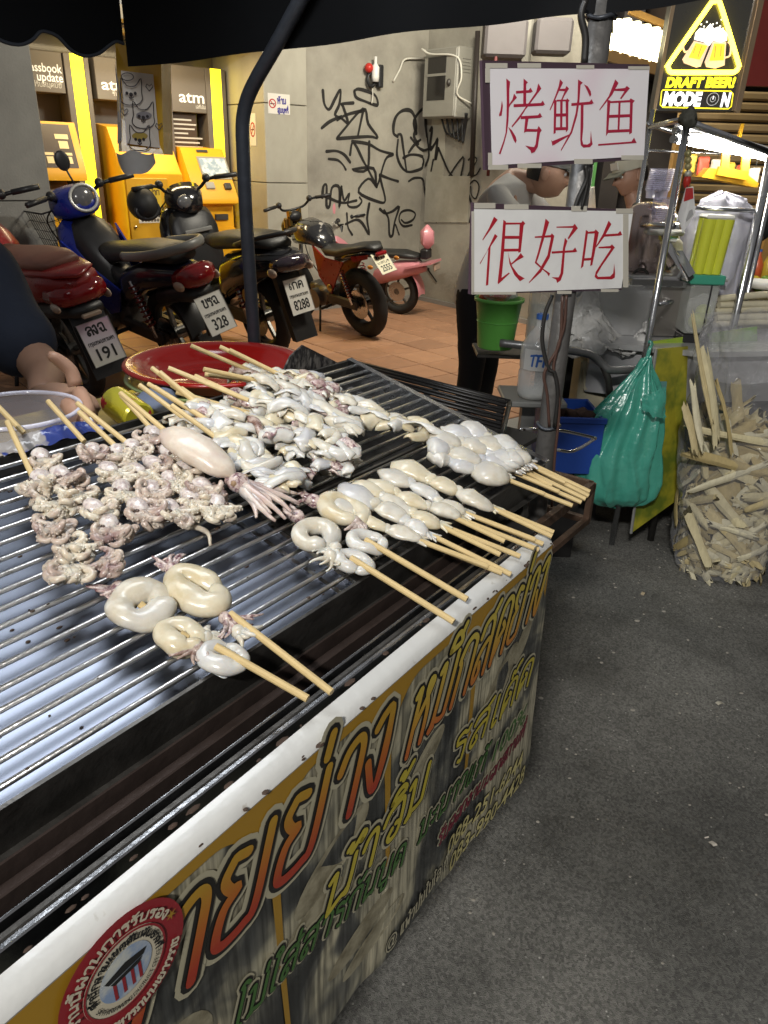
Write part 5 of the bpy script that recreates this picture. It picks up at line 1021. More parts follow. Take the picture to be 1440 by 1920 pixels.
def mantle(A,B,R,flat=.62,seg=16,n=11,skew=0.,jit=.0012,seed=0.,tip=.18):
    pr=[tip,.62,.85,.97,1,.98,.93,.86,.76,.58,.22]; d=B-A
    side=d.cross(RN).normalized()
    pts=[A+d*(i/(n-1))+side*(skew*R*math.sin(PI*i/(n-1)))+RN*(.12*R*math.sin(PI*i/(n-1))) for i in range(n)]
    return MB().tube(pts,[R*pr[i] for i in range(n)],seg,flat=flat,upv=RN).jit(jit,90,seed).jit(jit*1.5,35,seed+3)
def tents(c,dirv,n,L,r,spread=.7,seed=0,curl=.5,up=.15,suck=.0,seg=7):
    rnd=random.Random(seed); mb=MB(); side=dirv.cross(RN).normalized()
    for i in range(n):
        a=(i/(max(1,n-1))-.5)*2*spread+rnd.uniform(-.15,.15); d=(dirv*math.cos(a)+side*math.sin(a)); ln=L*rnd.uniform(.65,1.1); cu=rnd.uniform(-1,1)*curl; pts=[];p=c+side*(a*r*1.5)+RN*rnd.uniform(-.3,.6)*r; ang=0
        for k in range(12):
            t=k/11; pts.append(p.copy()); ang=cu*3.2*t*t; dd=d*math.cos(ang)+side*math.sin(ang); p=p+dd*(ln/11)+RN*(up*ln/11*math.sin(PI*1.6*t+rnd.uniform(0,.6)))
        f=(lambda t,a:1+suck*max(0,math.sin(a))*abs(math.sin(t*34))) if suck else None
        mb.tube(pts,[r*(1-.75*(k/11)**.8) for k in range(12)],seg,upv=RN,rfun=f)
    return mb.jit(.0006,120,seed)
def ring(c,a,b,r,ang,seed=0,flat=.78,gap=.0):
    # a mantle curled into an overlapping coil, both ends tapering
    n=34; x=rv(ang); y=rv(ang+PI/2); pts=[];rr=[]; t0=seed*1.1; tot=2*PI*1.03
    for i in range(n):
        q=i/(n-1); t=t0+tot*q; sh=1.04-.08*q; e=min(1,q/.12)*min(1,(1-q)/.10)
        pts.append(c+x*(a*sh*math.cos(t))+y*(b*sh*math.sin(t))+RN*(r*(-.05+.25*max(0,q-.85)/.15+.08*math.sin(3*t+seed)))); rr.append(r*.92*(.42+.58*math.sin(e*PI/2))*(1+.13*math.sin(t*1.3+seed)+.05*math.sin(4*t+seed*2)))
    return MB().tube(pts,rr,18,flat=flat,upv=RN).jit(.0022,34,seed).jit(.0006,110,seed)
# --- A: two skewers of curled squid nearest the rim
G1='skewers of whole curled squid near the rim'
def curled(label,rings,heads,stick,sd):
    t=Sk('squid_skewer',rings[0][0],rings[0][1],label,'skewer',G1)
    for i,(x,y,a,b,r,ang,mt,h) in enumerate(rings):
        k=pxm(x,y)
        if isinstance(ang,tuple): dv=rk(x+ang[1],y+ang[2])-rk(x,y); ang=math.atan2(dv.dot(RY),dv.dot(RX))
        t.add('squid_ring',ring(rk(x,y,h*k),a*k,b*k,r*k,ang,sd+i),mt,True)
        f=rk(x,y,.5*h*k)+rv(ang+2.2+i)*(a*k*1.05); t.add('fin_flap',mantle(f,f+rv(ang+3.9+i)*(34*k)-RN*.004,9*k,.35,seed=sd+i),mt,True)
    for i,(x,y,dx,dy,n,L,r,mt) in enumerate(heads):
        k=pxm(x,y); d=(rk(x+dx,y+dy)-rk(x,y)).normalized(); c=rk(x,y,.014)
        hd=t.add('head',MB().ell(c,(17*k,14*k,13*k),(d,d.cross(RN),RN)).jit(.002,70,sd+i),mt,True); t.add('tentacles',tents(c+d*8*k,d,n,L*1.15*k,r*1.45*k,.75,sd*7+i,.8,.3),mt,True,sub=hd)
    for a,b in stick: t.stick(a,b,.020,.016,r=.0043)
    return t
curled('curled squid skewer with one long loop and purple head, farther of the front pair',[(370,1104,50,27,27,('v',120,90),sq_y,26)],[(322,1068,-14,-22,8,34,5,sq_p),(425,1160,14,12,9,40,5,sq_p),(448,1185,22,14,5,30,6,sq_w)],[((432,1150),(622,1298))],1)
curled('curled squid skewer with three white rings, nearest the rim of the front pair',[(266,1135,41,36,29,.2,sq_w,24),(340,1192,33,25,23,('v',60,50),sq_y,22),(420,1232,33,22,20,('v',60,10),sq_b,22)],[(222,1102,-16,10,9,38,5,sq_p),(372,1215,-6,20,8,36,5,sq_br),(385,1196,10,-4,4,20,7,sq_w)],[((405,1212),(577,1310)),((262,1132),(272,1140)),((338,1188),(352,1196))],5)
curled('curled squid skewer with two pale rings, far one of the middle pair',[(645,955,38,28,18,('v',60,40),sq_y,20),(690,1016,28,21,14,('v',60,20),sq_b,18)],[(590,940,-14,-4,8,26,5,sq_p),(668,982,8,12,7,24,5,sq_br)],[((685,1012),(876,1124))],11)
curled('curled squid skewer with a big ring and tentacles, near one of the middle pair',[(592,1003,33,29,19,.3,sq_w,20),(662,1052,30,21,14,('v',60,20),sq_b,18)],[(556,968,-14,-6,8,24,5,sq_p),(628,1030,-10,10,9,30,5,sq_w),(620,1045,-4,18,4,34,4,sq_w)],[((658,1046),(851,1166))],15)
# --- B: mantles threaded on double sticks
G2='skewers of small squid mantles'
def mantles(label,pts,R,ends,mt,sd,h=.014,flat=.62):
    t=Sk('squid_skewer',pts[0][0],pts[0][1],label,'skewer',G2)
    for i in range(len(pts)-1):
        (x0,y0),(x1,y1)=pts[i],pts[i+1]; k=pxm(x0,y0); rr=R[i] if isinstance(R,(list,tuple)) else R
        t.add('squid_mantle',mantle(rk(x0,y0,h),rk(x1+(x1-x0)*.08,y1+(y1-y0)*.08,h),rr*1.12*k,.52,skew=.22*((i+sd)%3-1),seed=sd+i*1.3,tip=.45,jit=.0019),mt[i%len(mt)],True)
        if i<len(pts)-2:
            t.add('fold',mantle(rk(x1-8,y1-6,h*.9),rk(x1+9,y1+5,h),rr*k*.7,.7,seed=sd+i),mt[(i+1)%len(mt)],True)
    x,y=pts[-1]; xa,ya=pts[-2]
    t.add('fold',tents(rk(x,y,h*.8),(rk(x,y)-rk(xa,ya)).normalized(),4,24*pxm(x,y),6*pxm(x,y),.5,int(sd),.3,.05),mt[0],True)
    for j,e in enumerate(ends): t.stick((xa+(x-xa)*.6,ya+(y-ya)*.6),e,.010+.004*(j%2),.004+.006*(j%2))
    return t
mantles('squid mantle skewer nearest the rim in the middle row',[(612,938),(665,962),(724,992),(785,1012)],[17,15,17],[(941,1074),(915,1062)],[sq_w,sq_y],1)
mantles('squid mantle skewer with a big flat pale mantle, second from the rim',[(643,912),(700,950),(758,977),(800,1000)],[28,21,16],[(958,1077)],[sq_b,sq_w],2)
mantles('squid mantle skewer third from the rim in the middle row',[(662,906),(716,932),(772,962),(824,984)],[17,17,19],[(975,1043),(938,1040)],[sq_y,sq_w],3)
mantles('squid mantle skewer fourth from the rim, with a wrinkled tip',[(690,902),(742,925),(800,950),(858,970)],[16,18,18],[(1010,1031),(946,1015)],[sq_y,sq_y,sq_w],4)
mantles('squid mantle skewer fifth from the rim in the middle row',[(714,884),(768,908),(820,940),(868,962)],[20,17,16],[(1018,1020),(1003,1012)],[sq_w,sq_b],5)
mantles('squid mantle skewer with three plump cream mantles at the far end of the middle row',[(733,872),(806,902),(858,922),(922,952)],[23,19,20],[(1038,998),(1035,1006),(996,986)],[sq_y,sq_y,sq_w],6)
G3='skewers of squid mantles at the right end of the rack'
def rt(label,pts,R,ends,mt,sd,h): 
    t=mantles(label,pts,[q*1.32 for q in R],ends,mt,sd,h); t.e['group']=G3
rt('squid mantle skewer with one big oval at the front of the right end',[(806,862),(842,866),(888,882),(945,892)],[18,18,25],[(1073,948),(1020,926)],[sq_w,sq_b],21,.016)
rt('squid mantle skewer second from the front at the right end of the rack',[(800,838),(840,846),(900,866),(962,880)],[20,17,17],[(1090,942),(1048,922)],[sq_b,sq_w],22,.024)
rt('squid mantle skewer in the middle of the right end heap',[(806,818),(862,832),(915,852),(972,872)],[17,17,17],[(1098,936),(1035,912)],[sq_w,sq_w,sq_b],23,.030)
rt('squid mantle skewer fourth from the front at the right end of the rack',[(828,808),(892,824),(940,848),(980,866)],[15,17,16],[(1104,930),(1060,905)],[sq_b,sq_w],24,.034)
rt('squid mantle skewer with one bluish upright mantle at the back of the right end',[(868,796),(908,824),(918,826),(965,850),(985,868)],[18,6,18,15],[(1106,922)],[sq_b,sq_w],25,.036)
# --- C: octopus skewers
G4='skewers of small octopuses on the left of the rack'
def octo(t,x,y,R,ang,seed,big=False,h=.016,head=True,narm=10):
    k=pxm(x,y); r=R*1.0*k; d=rv(ang); c=rk(x,y,h+r*.25); s=d.cross(RN).normalized(); rnd=random.Random(seed)
    if head:
        hd=t.add('octopus_head',mantle(c-d*r*1.0,c+d*r*.42,r*.52,.8,seed=seed,tip=.45,jit=.001),oc_h,True)
        for q in (-1,1): t.add('eye',MB().ell(c+d*r*.15+s*(q*r*.42)+RN*r*.25,r*.12,nu=8,nv=6),M('octopus_eye',(.10,.07,.06),.15,0),True,sub=hd)
    mb=MB(); b0=c+d*r*.28
    for i in range(narm):
        a=(i/(narm-1)-.5)*2.9+rnd.uniform(-.2,.2); el=rnd.uniform(-.15,.75); dr=(d*math.cos(a)+s*math.sin(a)+RN*el*.6).normalized()
        L=r*rnd.uniform(1.5,2.3); p=b0+dr*r*.12; cu=rnd.choice((-1,1))*rnd.uniform(3.4,6.2); pts=[]; ax=(RN*rnd.uniform(.3,1)+s*rnd.uniform(-.7,.7)+d*rnd.uniform(-.3,.3)).normalized(); sd=ax.cross(dr).normalized()
        for j in range(18):
            q=j/17; pts.append(p.copy()); an=cu*q**1.7; v=dr*math.cos(an)+sd*math.sin(an); v.normalize(); p=p+v*(L/17)*(1-.35*q)
            hgt=(p-RP0).dot(RN)
            if hgt<.005: p=p+RN*(.005-hgt)
        rr=[r*rnd.uniform(.25,.29)*(1-.60*(j/17)**1.05) for j in range(18)]; rr[0]*=1.2
        mb.tube(pts,rr,9,upv=RN)
        for j in range(2,16,1):
            v=(pts[j+1]-pts[j-1]).normalized(); n_=sd-v*sd.dot(v); n_=(n_ if n_.length>.01 else RN.copy()).normalized()*(1 if cu<0 else -1); b_=v.cross(n_)
            q=1 if j%2 else -1; mb.ell(pts[j]+n_*rr[j]*.78+b_*(q*rr[j]*.42),rr[j]*.40,(v,b_,n_),6,4)
    t.add('octopus_arms',mb.jit(.0007,150,seed),oc_w if seed%3 else oc_d,True)
def octosk(label,stick,items,sd):
    t=Sk('octopus_skewer',items[0][0],items[0][1],label,'skewer',G4)
    for i,it in enumerate(items): octo(t,*it[:3],it[3],sd+i,h=.014+.002*i,head=(len(it)<5))
    for a,b in stick: t.stick(a,b,.045,.022)
    return t
def row(p0,p1,n,R,wig=4,nohead=()):
    out=[]; dv=rk(*p1)-rk(*p0); an=math.atan2(dv.dot(RY),dv.dot(RX))
    for i in range(n):
        t_=i/(n-1); it=(p0[0]+(p1[0]-p0[0])*t_+(wig if i%2 else -wig),p0[1]+(p1[1]-p0[1])*t_,R*(1.07+.14*t_),an+(.25 if i%2 else -.25)); out.append(it+((0,) if i in nohead else ()))
    return out
octosk('octopus skewer at the far left with thick knobbly cream arms',[((14,791),(62,895))],row((80,905),(138,1062),5,33,6,(1,2,3,4))+[(186,1052,33,-1.2,0)],40)
octosk('octopus skewer lying right behind the far left one',[((-4,762),(45,812))],row((84,862),(212,990),5,29,5,(2,)),50)
octosk('octopus skewer with three smooth grey heads, third from the left',[((90,752),(158,828))],row((178,850),(262,958),4,28),60)
octosk('octopus skewer whose long arm hangs over the bars, fourth from the left',[((148,772),(218,838))],row((226,852),(322,958),4,27),70)
octosk('octopus skewer fifth from the left with a dark small head',[((145,756),(240,832))],row((254,842),(360,935),4,26),80)
octosk('octopus skewer beside the whole squid',[((228,742),(282,802))],row((292,818),(412,950),5,28),90)
# --- D: whole squid
t=Sk('whole_squid_skewer',312,812,'one whole large squid with pinkish head and tentacles on a stick','skewer',None)
k=pxm(370,850); a=rk(303,806,.062); b=rk(438,892,.046); t.add('mantle',mantle(a,b,36*k,.62,20,jit=.0014,seed=4,tip=.12),flesh('whole_squid_mantle',(.60,.51,.42),(.66,.59,.50),(.54,.44,.38),60,rough=.32),True)
c=rk(448,908,.036); d=(b-a).normalized(); hd=t.add('head',mantle(c-d*20*k,c+d*22*k,20*k,.8,jit=.001,seed=8,tip=.7),sq_p,True)
t.add('tentacles',tents(c+d*14*k,d,10,90*k,10*k,.5,3,.35,.12,.25,9),flesh('squid_tentacle_pink',(.52,.42,.37),(.60,.52,.46),(.40,.25,.24),60),True)
for q in (-1,1): t.add('eye',MB().ell(c+d.cross(RN)*(q*15*k)+RN*8*k,6*k,nu=10,nv=7),M('squid_eye',(.30,.20,.12),.15,0),True,sub=hd)
t.stick((226,737),(318,815),.06,.045); 
def flap(p,d,n,L,w,th,arc,bend,seed):
    rnd=random.Random(seed); n=(n-d*n.dot(d)).normalized(); s_=d.cross(n); vs=[];fs=[]; ns=11; m=8; R=w/arc; ph=rnd.uniform(0,6)
    for i in range(ns):
        t=i/(ns-1); ww=(.35+.65*math.sin(PI*(.08+.84*t))**.6)*(1+.12*math.sin(5*t*PI+ph)); c=p+d*(L*(t-.5))+n*(bend*L*math.sin(PI*t))+s_*(.12*L*math.sin(PI*1.3*t+ph)); tw=.5*math.sin(2.4*t+ph); row=[]
        for lay in (1,-1):
            for j in (range(m) if lay>0 else range(m-1,-1,-1)):
                f=arc*(j/(m-1)-.5)*ww; e=abs(j/(m-1)-.5)*2; q=s_*(R*math.sin(f+tw))+n*(R*(math.cos(f+tw)-1)+.15*w*e*math.sin(9*t+ph+j)*.5); nn=s_*math.sin(f)+n*math.cos(f); row.append(c+q+nn*(lay*th*.5*(1-.75*e**3)))
        vs+=row
    k=2*m
    for i in range(ns-1):
        for j in range(k): fs.append((i*k+j,i*k+(j+1)%k,(i+1)*k+(j+1)%k,(i+1)*k+j))
    fs.append(tuple(range(k))[::-1]); fs.append(tuple((ns-1)*k+j for j in range(k)))
    return MB().add(vs,fs).jit(.0014,70,seed).jit(.0006,190,seed)
# --- E: heap of cut squid skewers
G5='heaped skewers of cut squid'
HS=[('cut squid skewer on the far edge of the heap with lilac tips',[(358,648)],[(468,695),(512,706),(560,720),(610,735),(655,752),(700,772),(745,792),(790,805)],20,.030,100),
('cut squid skewer with a short pale end beside the red plate',[(412,650),(430,656)],[(520,700),(548,706),(580,712),(608,722)],16,.038,110),
('cut squid skewer second from the far edge of the heap',[(382,692),(384,702)],[(490,715),(530,732),(575,748),(622,770),(650,792)],20,.046,120),
('cut squid skewer in the middle of the heap with brown skin',[(366,705),(316,690)],[(452,745),(492,752),(535,772),(580,790),(620,812),(650,838)],20,.046,130),
('cut squid skewer under the middle one, ending in a curled white strip',[(285,690),(300,698)],[(380,765),(425,775),(470,792),(520,808),(566,824),(610,842)],20,.040,140),
('cut squid skewer with a long curled white tail strip',[(340,728),(322,722)],[(430,792),(470,806),(512,818),(556,840),(600,852),(640,868)],17,.030,150),
('cut squid skewer facing the bars with a purple tip',[(290,726),(278,720)],[(392,790),(430,812),(468,838),(498,866),(530,896)],20,.034,160),
('cut squid skewer lying against the whole squid',[(262,722)],[(346,785),(380,806),(420,832),(452,862),(490,890),(515,905)],19,.028,170),
('cut squid skewer with short pieces at the near side of the heap',[(322,760)],[(440,846),(478,868),(520,880),(556,888)],18,.016,180),
('cut squid skewer partly buried in the centre of the heap',[(352,742),(330,735)],[(470,775),(510,796),(548,812),(590,832),(612,868)],20,.022,190)]
for lab,st,pts,R,h,sd in HS:
    t=Sk('cut_squid_skewer',pts[0][0],pts[0][1],lab,'skewer',G5); rnd=random.Random(sd)
    for i,(x,y) in enumerate(pts):
        k=pxm(x,y)
        for j in range(5):
            an=rnd.gauss(-.75,.7); L=R*k*rnd.uniform(2.0,3.4); p=rk(x+rnd.uniform(-8,8),y+rnd.uniform(-7,7),h+rnd.uniform(-.006,.010)); d=rv(an); s=d.cross(RN).normalized()
            n_=(RN+s*rnd.uniform(-.8,.8)+d*rnd.uniform(-.3,.3)).normalized()
            mt=rnd.choices([sq_w,sq_b,sq_y,sq_p,sq_br],[5,4,2,.9,.9])[0]
            t.add('squid_strip',flap(p,d,n_,L*rnd.uniform(.9,1.25),R*k*rnd.uniform(1.2,2.3),.0055,rnd.uniform(1.2,3.4),rnd.uniform(.02,.16),sd*13+i*5+j),mt,True)
    x,y=pts[-1]; x0,y0=pts[-2]; d=(rk(x,y)-rk(x0,y0)).normalized(); k=pxm(x,y)
    t.add('tip',tents(rk(x,y,h*.8),d,3,34*k,9*k,.6,sd,.7,.1),sq_p if sd in (160,) else sq_w,True)
    for a in st:
        b=(a[0]+(pts[0][0]-a[0])*1.1,a[1]+(pts[0][1]-a[1])*1.1); t.stick(a,b,.075 if a[1]<700 else .055,h+.006)
# the long curled white strip hanging off the heap
t=Sk('loose_squid_strip',640,860,'loose white squid strip curling off the heap onto the bars','squid strip',None); k=pxm(640,860)
t.add('strip',MB().tube(crv([rk(600,842,.026),rk(632,844,.03),rk(656,852,.026),rk(668,868,.016),rk(658,882,.008),rk(645,888,.006)],4),[.008,.0085,.009,.009,.009,.009,.009,.0085,.0085,.008,.008,.007,.007,.006,.0055,.005,.004,.0035,.003,.0025,.002],10,flat=.5).jit(.001,80,3),sq_w,True)
t=Sk('long_octopus_arm',380,985,'thin octopus arm dangling over the bars in front of the heap','octopus arm',None)
t.add('arm',MB().tube(crv([rk(325,960,.02),rk(350,985,.014),rk(372,990,.012),rk(390,1000,.006),rk(394,1022,-.004),rk(392,1032,-.012)],4),[.006*(1-.8*i/20) for i in range(21)],8).jit(.0006,90,2),oc_w,True)
# drips and burnt bits left on the pan and bars
rz=MB(); rnd=random.Random(77)
for i in range(260):
    u=rnd.uniform(-1.0,.18); v=rnd.uniform(.13,.57); onbar=rnd.random()<.35
    if onbar: v=.131+.0244*rnd.randrange(18); p=rkuv(u,v,.0028)
    else: p=rkuv(u,v,-.0292)
    r=rnd.uniform(.0008,.0026); rz.ell(p,(r*rnd.uniform(1,2.2),r,r*.5),(RX,RY,RN),6,4)
rack.add('burnt_residue',rz,M('burnt_residue',(.05,.03,.02),.5,0,var=.4),True)['kind']='stuff'
# ------------------------------------------------------------------ shelf behind the rack and what stands on it
yoil=M('yellowed_oilcloth',(.42,.29,.07),.4,0,col2=(.24,.17,.06),mixlo=.4,mixhi=.65,scale=14,bump=.3,bscale=20,coat=.2)
sh=T('back_shelf',c3(-.3,.8,.45),'narrow shelf behind the rack covered with yellowed oilcloth','shelf')
sh.add('board',MB().box(c3(-.36,.79,.915),(1.30,.36,.02),(U,V,Z),.004),brownsteel)
sh.add('cloth',MB().grid(lambda a,b:c3(-1.0+1.27*a,.62+.36*b,.929+.004*math.sin(a*21+b*9)*math.sin(b*13)),40,14),yoil,True)
for u,v in ((-.95,.95),(.25,.95),(-.95,.64),(.25,.64)): sh.add('leg',MB().bar(c3(u,v,0),c3(u,v,.905),.025,.025,up=U),darksteel)
P=gz(408,681,.985); redm=M('red_melamine',(.34,.012,.009),.2,0,var=.12,scale=12,coat=.4,rvar=.06); grm=M('pale_green_enamel',(.28,.34,.14),.3,0,var=.15,coat=.3)
t=T('red_plate',P-Z*.03,'large shiny red round plate with a raised rim behind the skewers','plate')
t.add('dish',MB().lathe([(0,-.034),(.05,-.033),(.052,-.0315),(.056,-.0315),(.058,-.033),(.130,-.033),(.146,-.028),(.160,-.012),(.170,.002),(.190,.0065),(.2005,.006),(.203,.003),(.2015,-.001),(.19,0),(.172,-.006),(.156,-.026),(.14,-.037),(.12,-.039),(0,-.039)],P,seg=64),redm,True)
t=T('green_plate',P-Z*.05,'pale green plate lying under the big red plate','plate')
t.add('dish',MB().lathe([(0,-.040),(.13,-.040),(.18,-.026),(.200,-.018),(.202,-.022),(.18,-.036),(.14,-.0555),(0,-.0555)],P-U*.012-V*.018,seg=48),grm,True)
# can with yellow label
A=rk(218,740,.06); t=T('label_can',rk(230,790,.0),'yellow and red labelled can lying behind the octopus skewers','can'); c0=gz(216,752,.975); c1=gz(262,786,.965); d=(c1-c0).normalized()
t.add('can',MB().tube([c0,c0+d*.004,c0+d*.03,c1-d*.004,c1],[.026,.03,.031,.031,.027],18),M('yellow_can',(.52,.46,.03),.25,.2,col2=(.50,.03,.05),mixlo=.56,mixhi=.58,scale=16,coat=.5),'auto')
t.add('cap',MB().cyl(c0-d*.012,c0,.02,seg=14),M('lime_cap',(.42,.45,.04),.3,0),'auto')
t=T('blue_cloth',gz(292,745,.95),'crumpled blue grey cloth beside the yellow can','cloth')
t.add('cloth',MB().ell(gz(292,752,.955),(.05,.04,.028),(U,V,Z),20,12).jit(.012,28,2),M('blue_grey_cloth',(.16,.19,.27),.8,0,var=.2,bump=.2),True)
t=T('black_bag',gz(180,800,.95),'flat black plastic bag lying along the back of the rack','bag')
t.add('bag',MB().grid(lambda a,b:c3(-.46+.34*a,.615+.10*b,.950+.02*math.sin(a*PI)*math.sin(b*PI)+.006*math.sin(a*19+b*7)),24,10),M('black_plastic_bag',(.02,.02,.024),.3,0,bump=.5,bscale=30),True)
t=T('blue_packet',gz(140,830,.97),'white and blue plastic packet lying at the back left of the rack','packet')
t.add('packet',MB().grid(lambda a,b:rkuv(-.56+.16*a,.580+.035*b,.010+.012*math.sin(a*PI)*math.sin(b*PI)+.003*math.sin(a*25+b*8)),24,8),M('packet_film',(.30,.28,.27),.3,0,col2=(.03,.05,.22),mixlo=.50,mixhi=.53,scale=12,coat=.4),True)
# clear tub of squid pieces held by the vendor
tc_=gz(28,768,1.035); tub=T('plastic_tub',tc_-Z*.11,'clear plastic tub of squid pieces held by the vendor on the left','tub')
clear=film('clear_plastic_tub',(.75,.74,.80),.22,.1,bump=.1)
tub.add('wall',MB().lathe([(.0,-.112),(.075,-.112),(.08,-.105),(.094,-.002)],tc_,seg=40),clear,True,fix=False)
tub.add('rim',MB().tube([tc_+Vec((.096*math.cos(a*PI/20),.096*math.sin(a*PI/20),0)) for a in range(40)],.0035,8,closed=True),film('tub_rim_plastic',(.75,.74,.85),.55,.12,bump=0),True)
rnd=random.Random(3)
for i in range(16):
    a=rnd.uniform(0,6.28); r=rnd.uniform(0,.055); p=tc_+Vec((r*math.cos(a),r*math.sin(a),-.10+rnd.uniform(0,.035))); d=Vec((rnd.uniform(-1,1),rnd.uniform(-1,1),.3)).normalized()
    tub.add('squid_piece',MB().tube([p-d*.02,p-d*.01+Z*.006,p+d*.005+Z*.008,p+d*.018],[.005,.010,.010,.004],9,flat=.5).jit(.002,60,i),rnd.choice([sq_w,oc_w,sq_br]),True)
# hanging pack of tissues outside the canopy corner
YB=2.25; f=lambda x,y,h=0: aty(x,y,YB)-Vec((0,1,0))*h
t=T('tissue_pack',f(262,330),'hanging pack of tissues with puppy drawings under the canopy corner','tissue pack')
ypk=M('amber_film',(.85,.50,.05),.25,0,var=.15,scale=12,bump=.2,bscale=25,coat=.5)
def quadbox(mb,pts,dep): return mb.prism([f(x,y) for x,y in pts],Vec((0,dep,0)))
t.add('pack',MB().add([f(216,80,.0),f(305,100,.02),f(311,290,.02),f(240,284,.05),f(211,284,-.05),f(212,180,-.05)]+[f(216,80,-.1),f(300,100,-.1),f(306,290,-.1),f(240,284,-.1),f(214,284,-.1),f(214,180,-.1)],[(0,3,2,1),(0,5,4,3),(6,7,8,9),(6,9,10,11),(0,1,7,6),(1,2,8,7),(2,3,9,8),(3,4,10,9),(4,5,11,10),(5,0,6,11)]),ypk)
fr_=lambda x,y,h=0:f(x,y,.056-.036*(x-240)/71*1.0 if x>240 else .05-.1*(240-x)/29)+Vec((0,-h,0))
t.add('front_print',MB().face([fr_(238,136,.004),fr_(294,142,.004),fr_(305,278,.004),fr_(250,270,.004)]),M('pale_print',(.80,.70,.58),.4,0,var=.05,coat=.4))
t.add('side_print',MB().face([f(222,118,.03),f(238,180,.052),f(241,264,.056),f(213,270,-.03),f(216,180,-.02)]),M('side_label',(.62,.62,.66),.4,0,col2=(.25,.28,.36),mixlo=.6,mixhi=.62,scale=60,stretch=(.3,.3,3)))
ln=MB()
def dog(cx,cy,s):
    for pts in ([(-14,-2),(-15,-24),(-6,-12),(6,-12),(14,-24),(15,-2),(16,10),(8,18),(-8,18),(-16,10),(-14,-2)],[(-3,6),(0,9),(3,6)],[(0,2),(0,7)]):
        q=[(p.x,p.y) for p in crv([(a,b,0) for a,b in pts],3)]; ln.ribbon([fr_(cx+a*s,cy+b*s,.0065) for a,b in q],.0024,Vec((0,-1,0)))
    for e in (-6,6): ln.disc(fr_(cx+e*s,cy,.007),.004,Vec((0,-1,0)),8)
    ln.disc(fr_(cx,cy+2*s,.007),.005,Vec((0,-1,0)),8)
dog(258,178,1.15); dog(278,220,1.15); dog(272,262,1.1)
for hx,hy in ((288,166),(247,212),(304,238)): ln.ribbon([fr_(hx+a,hy+b,.0065) for a,b in ((0,7),(-6,-1),(-4,-6),(0,-2),(4,-6),(6,-1),(0,7))],.002,Vec((0,-1,0)))
ln.ribbon([fr_(252+10*math.cos(a*PI/8),148+7*math.sin(a*PI/8),.0065) for a in range(16)],.002,Vec((0,-1,0)),closed=True)
t.add('puppy_drawing',ln,M('dark_line_print',(.05,.04,.04),.5,0))
for cx,cy,col,nm in ((279,218,(.30,.27,.27),'grey_patch_print'),(272,256,(.52,.36,.06),'ochre_patch_print')):
    t.add('coat_patch',MB().face([fr_(cx+13*math.cos(a*PI/10),cy+7*math.sin(a*PI/10),.0055) for a in range(20)]),M(nm,col,.4,0))
ts=MB().grid(lambda a,b:f(222+70*a,286+44*b*(1-.6*(2*a-1)**2)+4*math.sin(a*9),.02+.03*math.sin(a*PI)-.02*b),18,8); t.add('tissue',ts,M('white_tissue',(.62,.60,.56),.85,0,bump=.2,bscale=40),True)
t.add('hanger',MB().tube([f(262,90),Vec(f(262,90))+Z*.25],.002,6),wire)
# ------------------------------------------------------------------ people
def skin_mesh(nodes,edges,sub=2):
    me=bpy.data.meshes.new('s'); me.from_pydata([tuple(n[0]) for n in nodes],edges,[]); ob_=bpy.data.objects.new('s',me); COL.objects.link(ob_)
    ob_.modifiers.new('k','SKIN'); sm=ob_.modifiers.new('u','SUBSURF'); sm.levels=sub; sm.render_levels=sub
    for i,n in enumerate(nodes):
        v=me.skin_vertices[0].data[i]; r=n[1]; v.radius=r if isinstance(r,(tuple,list)) else (r,r); v.use_root=(i==0)
    dg=bpy.context.evaluated_depsgraph_get(); dg.update(); ev=bpy.data.meshes.new_from_object(ob_.evaluated_get(dg))
    mb=MB().add([v.co.copy() for v in ev.vertices],[tuple(p.vertices) for p in ev.polygons]); bpy.data.objects.remove(ob_); bpy.data.meshes.remove(me); bpy.data.meshes.remove(ev); return mb
def head_mb(c,fwd,up,s=1.0):
    """head with nose, brow, lips, chin and ears; c = centre, about 0.23 m tall"""
    fwd=Vec(fwd).normalized(); up=(Vec(up)-fwd*Vec(up).dot(fwd)).normalized(); lf=up.cross(fwd); mb=MB()
    nu,nv=36,28; vs=[]
    def shp(th,ph):
        x=math.sin(th)*math.cos(ph); y=math.sin(th)*math.sin(ph); z=math.cos(th)
        rx,ry,rz=.098,.076,.118; p=Vec((x*rx,y*ry,z*rz))
        if z<-.1: p.x+=.012*max(0,x)*(-z); p.y*=1-.28*(-z-.1)
        f=max(0,x)
        g=lambda y0,z0,sy,sz: math.exp(-((p.y-y0)/sy)**2-((p.z-z0)/sz)**2)
        if x>0:
            p.x+=.030*g(0,-.020,.012,.014)+.018*g(0,.000,.010,.024)+.008*g(0,.028,.05,.010)-.010*g(.03,.012,.014,.010)-.010*g(-.03,.012,.014,.010)+.007*g(0,-.052,.022,.006)+.006*g(0,-.064,.02,.006)-.004*g(0,-.058,.024,.003)+.010*g(0,-.092,.022,.014)+.004*g(.04,-.02,.016,.02)+.004*g(-.04,-.02,.016,.02)
        else: p.x*=1.02
        return c+(fwd*p.x+lf*p.y+up*p.z)*s
    mb.grid(lambda a,b:shp(PI*(.001+.998*b),2*PI*a),nu,nv,True)
    for q in (-1,1): mb.ell(c+(lf*(q*.078)+up*(-.005)-fwd*.005)*s,(.020*s,.007*s,.032*s),(fwd,lf,up),10,8)
    return mb,fwd,lf,up
skin_m=M('skin_tan',(.42,.24,.16),.5,0,var=.12,scale=14,sss=.12); skin_d=M('skin_brown',(.30,.165,.11),.5,0,var=.12,scale=14,sss=.12); hair_m=M('black_hair',(.012,.010,.009),.5,0,bump=.4,bscale=180)
